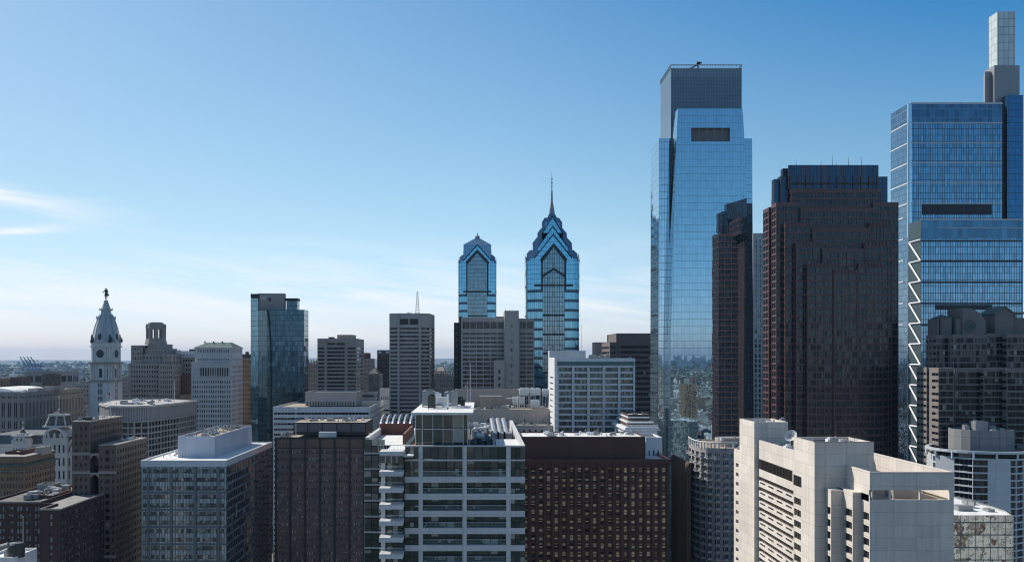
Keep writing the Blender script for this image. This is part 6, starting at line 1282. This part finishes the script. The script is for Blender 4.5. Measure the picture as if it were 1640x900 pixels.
# --- blue-grey office with white roof and screened plant
b = Bld('glass_office', 'blue-grey glass office block with a bright white roof and a pale screened plant enclosure', X(300, 440), 440)
Y0, Y1 = 420, 512; xl, xr = X(227, Y0), X(361.5, Y0); zt = Z(737, Y0)
b.tower([(xl, Y0), (xr, Y0), (xr, Y1), (xl, Y1)], 0, zt, 'office_glass', None, wp='glass_wall', roof='roof_white', par=.5, pt=.6)
m_ = MB(); P = [(xl, Y0), (xr, Y0), (xr, Y1), (xl, Y1)]
m_.prism(inset(P, -.35), zt - 2.6, zt + .05, cap=False); q, r_ = inset(P, -.35), inset(P, .5)
for i in range(4): j = (i + 1) % 4; m_.poly([(*q[i], zt + .05), (*q[j], zt + .05), (*r_[j], zt + .05), (*r_[i], zt + .05)])
b.part('roof_edge', 'white_panel', m_)
wallmat('office_metal', (.17, .19, .21), var=.1, rough=.45)
pier, spd = MB(), MB()
for p in (238, 275, 312.5, 350): xx = X(p, Y0); pier.box(xx - .5, xx + .5, Y0 - .45, Y0 - .02, 0, zt - 2.6)
for z_ in range(9):
    zb = zt - 2.6 - (z_ * 9.1 + 9.1 if z_ else 11.0); zb = zt - 2.6 - 11.0 - 7.25 * z_
    if zb > 3: spd.box(xl, xr, Y0 - .35, Y0 - .02, zb - .35, zb + .35); spd.box(xr + .02, xr + .35, Y0, Y1, zb - .35, zb + .35)
for i in range(31): yy = Y0 + 1 + i * 3; pier.box(xr + .02, xr + .3, yy, yy + .4, 0, zt - 2.6)
for i in range(31): xx = xl + .6 + i * (xr - xl - 1.2) / 30; spd.box(xx - .07, xx + .07, Y0 - .28, Y0 - .02, 0, zt - 2.6)
b.part('pier', 'office_metal', pier); b.part('mullion', 'office_metal', spd)
# real ribbon windows in the front and right face
def ribbons(face, n, w0, w1, zts, h, g):
    for zt_ in zts:
        for i in range(n):
            u0, u1 = w0 + (w1 - w0) * i / n + .1, w0 + (w1 - w0) * (i + 1) / n - .1
            if face == 'f': b.win.append(((u0, Y0 - .16, zt_ - h), u1 - u0, h, 0.0, (0, -1), 1, 1, g, 'frame'))
            else: b.win.append(((xr + .16, u0, zt_ - h - .8), u1 - u0, h + .8, math.pi / 2, (1, 0), 1, 1, g, 'frame'))
zs_ = [zt - 3.6 - 3.62 * i for i in range(19)]
ribbons('f', 30, xl + .6, xr - .6, zs_, 1.75, 'glass_office' if 'glass_office' in M else (glassmat('glass_office', (.02, .035, .045), blind=(.30, .33, .31), pb=.5, ior=1.8) and 'glass_office')); ribbons('r', 34, Y0 + 1, Y1 - 1, zs_, 1.75, 'glass_dark')
# plant screen
sx0, sx1, sy0, sy1 = X(284.6, 437), X(343.5, 437), 437, 508; zs0, zs1 = zt - .5, Z(698.5, 437)
m_ = MB(); P = [(sx0, sy0), (sx1, sy0), (sx1, sy1), (sx0, sy1)]; Q = inset(P, .35)
m_.prism(P, zs0, zs1, cap=False); m_.prism(list(reversed(Q)), zs0, zs1, cap=False)
for i in range(4): j = (i + 1) % 4; m_.poly([(*P[i], zs1), (*P[j], zs1), (*Q[j], zs1), (*Q[i], zs1)])
b.part('plant_screen', 'screen_panel' if 'screen_panel' in M else (wallmat('screen_panel', (.50, .55, .62), var=.06, streak=.08, joint=(5.2, 40, .1, .35), rough=.45) and 'screen_panel'), m_)
m_ = MB(); m_.box(sx0 + .8, sx1 - .8, sy0 + 3, sy1 - 3, zs1 - 1.6, zs1 - 1.0); b.part('plant_deck', 'roof_tan', m_)
roofkit(b, xl + 3, sx0 - 1, Y0 + 6, Y1 - 6, zt - .5, 5, .6, 1.2, seed=52, hmax=.9); roofkit(b, sx0 + 1, sx1 - 3, sy0 + 4, sy1 - 6, zs1 - 1.0, 22, 1, 3.2, seed=51, hmax=1.5)
# --- dark steel and brown panel slab
b = Bld('steel_slab', 'dark steel-ribbed brown office slab with small windows and a black panelled penthouse', X(512, 470), 470)
Y0 = 470; xl, xr = X(441.5, Y0), X(586, Y0); zt = Z(701, Y0)
cols_ = [((i * 6 + j + .3) / 36.6 + .008, (i * 6 + j + .72) / 36.6 + .008) for i in range(6) for j in range(6)]
b.tower([(xl, Y0), (xr, Y0), (xr, Y0 + 42), (xl, Y0 + 42)], 0, zt, 'slab_panel', [S(0, 3.42, cols=cols_, hf=.46, mt=5.0, g='glass_slab', d=.2)] + [None] * 3, roof='roof_tan')
m_ = MB()
for i in range(7): xx = X(442 + i * 23.6, Y0); m_.box(xx - .32, xx + .32, Y0 - .7, Y0 - .02, 0, zt + .3)
m_.box(xl - .3, xr + .3, Y0 - .3, Y0 - .03, zt - .5, zt + .35); m_.box(xl, xr, Y0 - .25, Y0 - .03, zt - 4.9, zt - 4.5); b.part('steel_pier', 'black_steel', m_)
m_ = MB()
for i in range(60): xx = xl + .5 + i * (xr - xl - 1) / 60; m_.box(xx, xx + .28, Y0 - .2, Y0 - .02, zt - 4.4, zt - .6)
b.part('vent_fin', 'brick_tan', m_)
m_ = MB(); P = [XY(470, 478), XY(586.5, 478), (X(586.5, 478), 508), (X(470, 478), 508)]; z1 = Z(676.5, 478); m_.prism(P, zt + .8, z1); b.part('penthouse', 'black_steel', m_); b.mb('penthouse_roof', 'roof_tan').poly([(x, y, z1 + .03) for x, y in inset(P, .5)])
m_ = MB()
for i in range(5): xa = X(471 + i * 23.2, 478); m_.box(xa, xa + 6.3, 477.7, 477.96, Z(691, 478), Z(678.5, 478))
b.part('penthouse_panel', 'steel_panel' if 'steel_panel' in M else (wallmat('steel_panel', (.13, .125, .13), var=.2, rough=.4) and 'steel_panel'), m_)
m_ = MB(); m_.box(X(511, 473), X(538, 473), 472, 476, zt + .1, Z(691.5, 473)); b.part('air_handler', 'white_panel', m_)
for px in (503, 530, 560): m_ = MB(); m_.rev([(2.2, z1), (2.0, z1 + .9), (1.6, z1 + 1.0), (1.6, z1 + .6), (0, z1 + .6)], X(px, 490), 490, 18); b.part('roof_fan', 'steel_grey', m_)
m_ = MB(); m_.rev([(.12, zt), (.12, Z(655, 474)), (.45, Z(654.5, 474)), (.45, Z(653, 474)), (0, Z(652.5, 474))], X(474, 474), 474, 8); b.part('vent_pipe', 'white_paint', m_)
roofkit(b, X(472, 480), X(580, 480), 481, 505, z1 + .03, 14, 1, 2.5, seed=55, hmax=1.4); roofkit(b, X(444, 480), X(466, 480), 474, 505, zt - .8, 8, 1, 2.4, seed=56)
# --- dark red metal and tan-window slab
b = Bld('oxblood_slab', 'broad oxblood metal office slab with blank top panels and columns of windows with painted tan reflections', X(955, 400), 400)
Y0 = 400; xl, xr = X(835, Y0), X(1072.5, Y0); zt = Z(736, Y0)
nc = 19; cols_ = []
for i in range(nc):
    c0 = (i + .5) / nc * .985 + .003; cols_ .append((c0 - .0118, c0 + .0118))
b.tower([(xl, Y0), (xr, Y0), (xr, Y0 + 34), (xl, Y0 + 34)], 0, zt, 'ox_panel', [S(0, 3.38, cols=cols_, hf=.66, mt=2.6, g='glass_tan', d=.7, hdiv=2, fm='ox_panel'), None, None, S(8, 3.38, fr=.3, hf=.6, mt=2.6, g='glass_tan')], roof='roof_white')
m_ = MB()
for i in range(nc + 1):
    xx = xl + (xr - xl) * (.003 + .985 * i / nc); m_.box(xx - .42, xx + .42, Y0 - .65, Y0 - .02, 0, zt - 1.3)
b.part('fin', 'ox_panel', m_)
m_ = MB(); P = [XY(835, Y0 + 3), XY(1033.5, Y0 + 3), (X(1033.5, Y0 + 3), Y0 + 30), (X(835, Y0 + 3), Y0 + 30)]; z1 = Z(699, Y0 + 3)
b.tower(P, zt + .1, z1, 'ox_panel', None, wp='blank_storey', rp='upper_roof', roof='roof_white', par=.5)
m_ = MB(); P0 = [(xl, Y0 - .75), (xr + .4, Y0 - .75), (xr + .4, Y0 + 34.2), (xl, Y0 + 34.2)]; q, r_ = P0, inset(P0, 1.2); m_.prism(q, zt - 1.3, zt + .3, cap=False, bottom=True)
for i in range(4): j = (i + 1) % 4; m_.poly([(*q[i], zt + .3), (*q[j], zt + .3), (*r_[j], zt + .3), (*r_[i], zt + .3)])
b.part('roof_edge', 'ox_panel', m_)
roofkit(b, X(920, 410), X(1025, 410), 408, 428, z1 - .5, 12, .8, 2.6, seed=62, hmax=1.3); roofkit(b, X(870, 410), X(905, 410), 406, 428, z1 - .5, 7, 1, 4, seed=61, mat='white_paint', hmax=1.6); m_ = MB(); m_.bar((X(873, 404), 404, z1 + 1.1), (X(905, 404), 404, z1 + 1.1), .07)
for i in range(9): xx = X(873 + 4 * i, 404); m_.bar((xx, 404, z1 - .5), (xx, 404, z1 + 1.1), .05)
b.part('roof_rail', 'white_paint', m_)
# --- white-framed glass condominium, centre front
b = Bld('condo_tower', 'white-framed green glass condominium with stacked balconies and a glass penthouse box in front', X(745, 190), 190)
Y0 = 187; zr0 = Z(713, Y0); FH = 27.6 * Y0 / F
def cb(part, mat_, a, c, t, bt, Y, y1, **k):
    m_ = b.mb(part, mat_); m_.box(X(a, Y), X(c, Y), Y, y1, Z(bt, Y), Z(t, Y), **k)
floors = [735.5 + 27.4 * i for i in range(0, 9)]      # slab-band tops in photo rows
xe = X(841, Y0); x6 = X(648, Y0)
# glazing plane behind the frame, side walls
bays = [(648.5, 670.4), (677, 740.7), (747.5, 810.7), (817.8, 840.6)]
YG = Y0 + 1.1
core = MB(); core.box(x6 + .2, xe - .35, YG + .25, 262, 0, zr0 - 3.6); b.part('core', 'frame_dark', core)
for bi, (a, c) in enumerate(bays):
    for i, fy in enumerate([709.5] + floors[:7]):
        top = fy + (9.5 if i > 1 else 2.6); bot = floors[i] if i < len(floors) else fy + 27.4
        if i == 0: top, bot = 715.5, 734.5
        w_ = X(c, Y0) - X(a, Y0); h = (bot - top) * Y0 / F; n = {0: 3, 1: 5, 2: 5, 3: 3}[bi]
        yy = Y0 + .25 if bi in (0, 3) else (YG if i else Y0 + .3)
        b.win.append(((X(a, Y0), yy, Z(bot, Y0)), w_, h, 0.0, (0, -1), n, 1 if i == 0 else 2, 'glass_condo', 'frame_dark'))
        if bi in (1, 2) and i:       # balcony glass rail
            r_ = MB(); r_.poly([(X(a, Y0), Y0 + .12, Z(bot, Y0)), (X(c, Y0), Y0 + .12, Z(bot, Y0)), (X(c, Y0), Y0 + .12, Z(bot, Y0) + 1.0), (X(a, Y0), Y0 + .12, Z(bot, Y0) + 1.0)]); r_.bar((X(a, Y0), Y0 + .12, Z(bot, Y0) + 1.02), (X(c, Y0), Y0 + .12, Z(bot, Y0) + 1.02), .04, mi=1)
            b.part('balcony_rail', ['rail_glass', 'frame_pale'], r_)
fr_ = b.mb('frame', 'frame_white')
for i, fy in enumerate(floors): fr_.box(x6, xe - .02, Y0, YG + .2, Z(fy + (9.5 if i else 2.5), Y0), Z(fy, Y0), bottom=True)
fr_.box(x6 - .02, xe, Y0 - .06, Y0 + .5, Z(715.2, Y0), zr0, bottom=True)
for a, c in ((670.4, 677), (740.7, 747.5), (810.7, 817.8)):
    fr_.box(X(a, Y0), X(c, Y0), Y0 - .05, YG + .3, 0, Z(715.2, Y0) - .01)
sg = MB(); 
sg.poly([(xe, YG - 1, 0), (xe, 262, 0), (xe, 262, zr0 - 2.6), (xe, YG - 1, zr0 - 2.6)]); b.part('side_glass', 'condo_side' if 'condo_side' in M else (curtain('condo_side', (.3, .4, .4), pw=1.6, ph=FH, line=(.5, .5, .5), lw=.08, lh=.5, metal=.5, tilt=.01) and 'condo_side'), sg)
# roof parapets and terrace
pz = Z(673.5, 262); m_ = MB(); tw = .75
m_.box(xe - tw, xe, Y0 + .5, 262, zr0 - 2.6, zr0 - .02); m_.box(X(585, 206), X(585, 206) + tw, 206, 255, zr0 - 2.6, zr0 - .02); b.part('parapet', 'frame_white', m_)
m_ = MB(); zd = zr0 - 1.9
m_.box(X(749, 190) + .1, xe - tw, Y0 + .5, 261.5, zd - 1, zd - .35); b.part('roof_deck', 'roof_dark', m_)
m_ = MB(); m_.box(X(795, 192), xe - tw - .05, Y0 + .6, 208, zd - .3, zd + 1.35); b.part('white_roof_block', 'roof_white', m_)
m_ = MB(); m_.box(X(793, 192) - .4, X(793, 192), Y0 + .6, 225, zd - .3, zd + 1.9); b.part('roof_wall', 'warm_grey', m_)
for i in range(3):     # big tilted ducts
    m_ = MB(); xx = X(792 + i * 9.6, 232); m_.bar((xx, 226, zd + .9), (xx - .4, 246, zd + 3.0), .62, n=8); m_.box(xx - .9, xx + .9, 222, 227, zd - .3, zd + 1.5); b.part('exhaust_duct', 'steel_grey', m_)
roofkit(b, X(755, 200), X(790, 200), 196, 240, zd - .35, 22, .8, 2.2, seed=71, mat='bronze', hmax=2.3); roofkit(b, X(765, 235), X(800, 235), 228, 250, zd - .35, 8, .8, 2.2, seed=72, mat='white_paint', hmax=2.2)
# railing posts round the deck
m_ = MB()
for i in range(12): xx = X(752 + i * 4, 197); m_.bar((xx, 190, zd - .3), (xx, 190, zd + 1.3), .04)
m_.bar((X(752, 190), 190, zd + 1.3), (X(796, 190), 190, zd + 1.3), .04); b.part('deck_rail', 'frame_pale', m_)
# glass penthouse with its overhanging roof
YP = 190; px0, px1 = X(665.5, YP), X(749, YP); zp = Z(661.5, YP)
m_ = MB(); m_.box(px0 + .3, px1 - .3, YP + .5, 228, zr0 - 3, zp - .1); b.part('penthouse_core', 'frame_dark', m_)
for k in range(2):
    zb_ = Z(712.5 - 26 * k, YP); zt_ = Z(688 - 25 * k, YP) 
    for (a, c, n) in ((665.7, 676.3, 1), (677, 742, 4), (743, 748.8, 1)): b.win.append(((X(a, YP), YP, zb_ + .15), X(c, YP) - X(a, YP), zt_ - zb_, 0.0, (0, -1), n, 1, 'glass_condo', 'frame_pale'))
m_ = MB(); m_.poly([(px1, YP, zr0 - 2.5), (px1, 228, zr0 - 2.5), (px1, 228, zp), (px1, YP, zp)]); m_.poly([(px0, 228, zr0 - 2.5), (px0, YP, zr0 - 2.5), (px0, YP, zp), (px0, 228, zp)]); b.part('penthouse_glass', 'condo_side', m_)
m_ = MB()
for p in (665.5, 676.3, 742, 749): m_.box(X(p, YP) - .08, X(p, YP) + .08, YP - .1, YP + .1, zr0 - .5, zp)
m_.box(px0, px1, YP - .1, YP + .1, Z(687.6, YP), Z(686.2, YP)); b.part('penthouse_frame', 'frame_pale', m_)
zs = Z(660.5, 186.5); m_ = MB(); m_.box(X(658, 186.5), X(757.5, 186.5), 186.5, 229, zs - .45, zs, bottom=True); b.part('penthouse_roof', 'roof_white', m_)
for (px, y, w_, d_, h_, mt_) in ((686, 205, 2.6, 3, 3.4, 'steel_grey'), (691, 200, 1.5, 2, 2.6, 'bronze'), (704, 212, 4.6, 3, 1.5, 'white_paint'), (712, 204, .8, .8, 2.2, 'white_paint'), (722, 208, 2.8, 3.2, 3.0, 'steel_grey'), (728, 203, 1.3, 1.6, 3.4, 'steel_grey'), (735, 212, 2.5, 2.5, 1.6, 'bronze'), (741, 205, .9, 1.2, 1.7, 'dark_metal'), (695, 216, 3, 3, 2.4, 'white_paint'), (717, 198, .4, .4, 3, 'white_paint')):
    m_ = MB(); x_ = X(px, y) - w_ / 2; m_.box(x_, x_ + w_, y, y + d_, zs + .3, zs + h_)
    for q in (x_ + .05, x_ + w_ - .2): m_.box(q, q + .15, y + .1, y + .25, zs, zs + .31); m_.box(q, q + .15, y + d_ - .3, y + d_ - .1, zs, zs + .31)
    if w_ > 1.2: m_.rev([(w_ * .36, zs + h_), (w_ * .36, zs + h_ + .3), (w_ * .25, zs + h_ + .3), (w_ * .25, zs + h_ + .1), (0, zs + h_ + .1)], x_ + w_ / 2, y + d_ / 2, 14)
    b.part('cooling_unit', mt_, m_)
m_ = MB(); m_.bar((X(700, 206), 206, zs + .8), (X(726, 206), 206, zs + .8), .15, n=6); m_.bar((X(707, 199), 199, zs + .5), (X(745, 199), 199, zs + .5), .08, n=6); b.part('pipe', 'white_paint', m_)
# balcony stack (projecting) and far-left glass bay
YB = 182.6; YL_ = 204.6; xb0, xb1 = X(607, YB), x6 - .02
floorsB = [727.5 + 28.1 * i * 1.0 for i in range(7)]
m_ = MB(); m_.box(xb0 + .9, xb1, Y0 - .6, 262, 0, zr0 - 2.2); b.part('core', 'frame_dark', m_)
for i in range(7):
    fy = 756 + 26.4 * (i - 0); zb_ = Z(fy - 1, YB); slab = MB(); slab.box(xb0, xb1, YB, Y0 + 1, zb_ - .85, zb_, bottom=True); b.part('balcony', 'frame_white', slab)
    b.win.append(((xb0 + 1.2, Y0 - .75, zb_ + .02), xb1 - xb0 - 1.3, 2.15, 0.0, (0, -1), 3, 1, 'glass_condo', 'frame_dark'))
    r_ = MB(); r_.poly([(xb0, YB + .08, zb_), (xb1, YB + .08, zb_), (xb1, YB + .08, zb_ + 1), (xb0, YB + .08, zb_ + 1)]); r_.poly([(xb0 + .05, Y0 - .5, zb_), (xb0 + .05, YB + .08, zb_), (xb0 + .05, YB + .08, zb_ + 1), (xb0 + .05, Y0 - .5, zb_ + 1)]); r_.bar((xb0, YB + .08, zb_ + 1.02), (xb1, YB + .08, zb_ + 1.02), .04, mi=1); b.part('balcony_rail', ['rail_glass', 'frame_pale'], r_)
m_ = MB(); m_.box(xb0, xb1, YB + .6, Y0 + 1, zr0 - 1.6, zr0 - .8, bottom=True); m_.box(xb0, xb0 + .8, YB + 3.6, Y0 + 1, 0, zr0 - 1.6); b.part('frame_pier', 'frame_white', m_)
b.win.append(((xb0, YB + .7, zr0 - 2.9), xb1 - xb0, 1.3, 0.0, (0, -1), 4, 1, 'glass_condo', 'frame_pale'))
xg0, xg1 = X(584, YL_), X(607, YL_) + 1.2
m_ = MB(); m_.box(xg0 + .1, xb0 + .95, YL_ + .25, 255, 0, zr0 - 1.6); b.part('core', 'frame_dark', m_)
for i in range(9):
    zt_ = zr0 - .25 - FH * i; b.win.append(((xg0, YL_, zt_ - FH + .55), xg1 - xg0, FH - .65, 0.0, (0, -1), 3, 2, 'glass_condo', 'frame_dark')); m_ = b.mb('frame', 'frame_white'); m_.box(xg0 - .02, xg1, YL_ - .12, YL_ + .3, zt_ - FH + .15, zt_ - FH + .5, bottom=True)
m_ = MB(); m_.poly([(xb0, Y0 + 1, 0), (xb0, YB + 4, 0), (xb0, YB + 4, zr0 - 1.6), (xb0, Y0 + 1, zr0 - 1.6)]) if 0 else m_.box(xg0 - .05, xg0 - .01, YL_, 255, 0, zr0 - 2.6); b.part('side_wall', 'frame_white', m_)
# left terrace: pale deck, red-brown walls, bent pergola ribs
zt2 = zr0 - 1.5; m_ = MB(); m_.box(xg0 + .8, X(666, 190), YL_ + .4, 254, zt2 - .3, zt2, bottom=True); m_.box(xb0 + .3, X(666, 190) - .1, YB + 1, YL_ + .38, zt2 - .35, zt2 - .05); b.part('terrace', 'roof_white', m_)
m_ = MB(); m_.box(X(608, 232), X(663, 232), 232, 232.5, zt2, zt2 + 2.6); m_.box(X(645, 206) , X(645, 206) + .45, 206, 232, zt2, zt2 + 2.2); b.part('terrace_wall', 'brick_red', m_); m_ = MB(); m_.box(X(650, 195), X(664, 195), 192, 226, zt2 + .02, zt2 + .12); b.part('terrace_tiles', 'brick_red', m_)
for i in range(6):
    m_ = MB(); xx = X(612 + i * 9.3, 240)
    for k in range(6): a0, a1 = math.pi / 2 * k / 6, math.pi / 2 * (k + 1) / 6; m_.bar((xx, 246 - 9 * math.sin(a0), zt2 + 1 + 2.6 * math.cos(a0)), (xx, 246 - 9 * math.sin(a1), zt2 + 1 + 2.6 * math.cos(a1)), .45, n=6)
    b.part('vault_rib', 'steel_grey', m_)
m_ = MB()
for i in range(10): xx = X(606 + i * 4.4, 184.4); m_.bar((xx, 184.2, zr0 - .9), (xx, 184.2, zr0 + .25), .03)
m_.bar((X(606, 184), 184.2, zr0 + .27), (X(646, 184), 184.2, zr0 + .27), .03); b.part('terrace_rail', 'frame_pale', m_)

# patio chairs and potted plants standing on the condominium balconies
random.seed(11); proto = pl0 = None
def put(proto, x, y, z, rz):
    r = proto.copy(); col.objects.link(r); r.location = (x, y, z); r.rotation_euler = (0, 0, rz)
    for ch in proto.children: c = ch.copy(); col.objects.link(c); c.parent = r
    return r
chairs, plants = [], []
for bi in (1, 2):
    a, c = bays[bi]
    for fi in range(1, 7):
        z = Z(floors[fi], Y0) + .003; u0, u1 = X(a, Y0) + .6, X(c, Y0) - .6
        for q in range(random.choice((1, 2, 3))): chairs.append((random.uniform(u0, u1), Y0 + .62, z, random.choice((0, 1.57, 3.14, 2.6))))
        if random.random() < .6: plants.append((random.choice((u0 - .2, u1 + .2)), Y0 + .55, z, random.random() * 6))
e = bpy.data.objects.new('patio_chair', None); col.objects.link(e); tag(e, 'patio chair on a balcony of the white-framed condominium', 'chair', 'patio chairs on the condominium balconies')
m_ = MB(); m_.box(-.25, .25, -.25, .25, .40, .46, bottom=True); m_.build('seat', 'steel_grey', e); m_ = MB(); m_.box(-.25, .25, .2, .25, .46, .9); m_.build('backrest', 'steel_grey', e)
for sx_ in (-1, 1):
    for sy_ in (-1, 1): m_ = MB(); m_.box(sx_ * .22 - .02, sx_ * .22 + .02, sy_ * .22 - .02, sy_ * .22 + .02, 0, .4); m_.build('leg', 'dark_metal', e)
e.location = chairs[0][:3]; e.rotation_euler = (0, 0, chairs[0][3])
for q in chairs[1:]: put(e, *q)
e = bpy.data.objects.new('potted_plant', None); col.objects.link(e); tag(e, 'leafy potted plant on a balcony of the white-framed condominium', 'plant', 'potted plants on the condominium balconies')
m_ = MB(); m_.rev([(.16, 0), (.23, .4), (.2, .4), (.2, .36), (0, .36)], 0, 0, 10); m_.build('pot', 'limestone', e); m_ = MB()
for i in range(60): a0, rr, hh = random.random() * 6.28, random.uniform(.05, .4), random.uniform(.4, 1.3); x, y = rr * math.cos(a0), rr * math.sin(a0); s_ = .12; m_.poly([(x - s_, y, hh), (x, y - s_ * .5, hh - .05), (x + s_, y, hh + .05), (x, y + s_ * .5, hh + .12)])
m_.build('leaves', 'foliage', e); e.location = plants[0][:3]
for q in plants[1:]: put(e, *q)
# ------------------------------------------------------------------ finish: walls to meshes, the best-seen windows as parts, the rest of each building's windows as one
vs, fs = [], []
for b in ALL:
    for (pn, mn), mb in b.parts.items():
        k = len(vs); vs.extend(mb.v); fs.extend(tuple(i + k for i in f) for f in mb.f)
bvh = BVHTree.FromPolygons(vs, fs); eye = Vector((0, 0, H)); cache = {}
del vs, fs
for b in ALL:
    for (pn, mn), mb in b.parts.items():
        if mb.f: b.part(pn, mn, mb)
    sc_ = []
    for i, wv in enumerate(b.win):
        (o, w_, h, ang, n, dv, hd, gm, fm) = wv
        c = Vector((o[0] + math.cos(ang) * w_ / 2 + n[0] * .45, o[1] + math.sin(ang) * w_ / 2 + n[1] * .45, o[2] + h / 2)); d = eye - c; dist = d.length
        fac = max(0, (d.x * n[0] + d.y * n[1]) / dist); px = CX + F * c.x / c.y if c.y > 1 else -999; py = HY - F * (c.z - H) / c.y if c.y > 1 else -999
        s = w_ * h * fac / dist ** 2
        if not (-5 < px < 1645 and -5 < py < 905): s *= 1e-4
        elif fac > 0 and bvh.ray_cast(c, d / dist, dist)[0] is not None: s *= 1e-3
        sc_.append((s, i))
    sc_.sort(reverse=True); keep = sc_[:100] if len(sc_) > 100 else sc_
    for s, i in keep:
        (o, w_, h, ang, n, dv, hd, gm, fm) = b.win[i]
        key = (round(w_, 2), round(h, 2), dv, hd, gm, fm)
        if key not in cache:
            mb = MB(); winmesh(mb, (0, 0, 0), w_, h, 0, dv, hd); cache[key] = mb.mesh('window', [gm, fm])
        ob = bpy.data.objects.new('window', cache[key]); col.objects.link(ob); ob.parent = b.e
        ob.location = (o[0] - b.o[0], o[1] - b.o[1], o[2]); ob.rotation_euler = (0, 0, ang)
    rest = {}
    for s, i in sc_[100:]:
        (o, w_, h, ang, n, dv, hd, gm, fm) = b.win[i]
        winmesh(rest.setdefault('r', (MB(), []))[0], o, w_, h, ang, dv, hd)
        mb, ml = rest['r']
        for q in (gm, fm):
            if q not in ml: ml.append(q)
        k = dv * hd; nb = (dv - 1 + hd - 1) * 5
        gi, fi = ml.index(gm), ml.index(fm); mb.mi[-(k + nb):] = [gi] * k + [fi] * nb
    for mb, ml in rest.values():
        ob = mb.build('window', ml, b.e, b.o); ob['kind'] = 'stuff'
# ------------------------------------------------------------------ haze: one closed box of thin air round everything
hm = bpy.data.materials.new('haze'); hm.use_nodes = True; t = hm.node_tree; t.nodes.clear()
ho = t.nodes.new('ShaderNodeOutputMaterial'); hv = t.nodes.new('ShaderNodeVolumePrincipled')
hv.inputs['Color'].default_value = (.36, .64, 1.0, 1); hv.inputs['Density'].default_value = 2.5e-5; hv.inputs['Anisotropy'].default_value = .1
t.links.new(hv.outputs[0], ho.inputs['Volume'])
hb = MB(); hb.box(-31000, 31000, -31000, 31000, -1, 352, bottom=True); M['haze'] = hm
o = hb.build('haze', 'haze'); tag(o, 'thin blue haze over the far city', 'haze', kind='stuff')
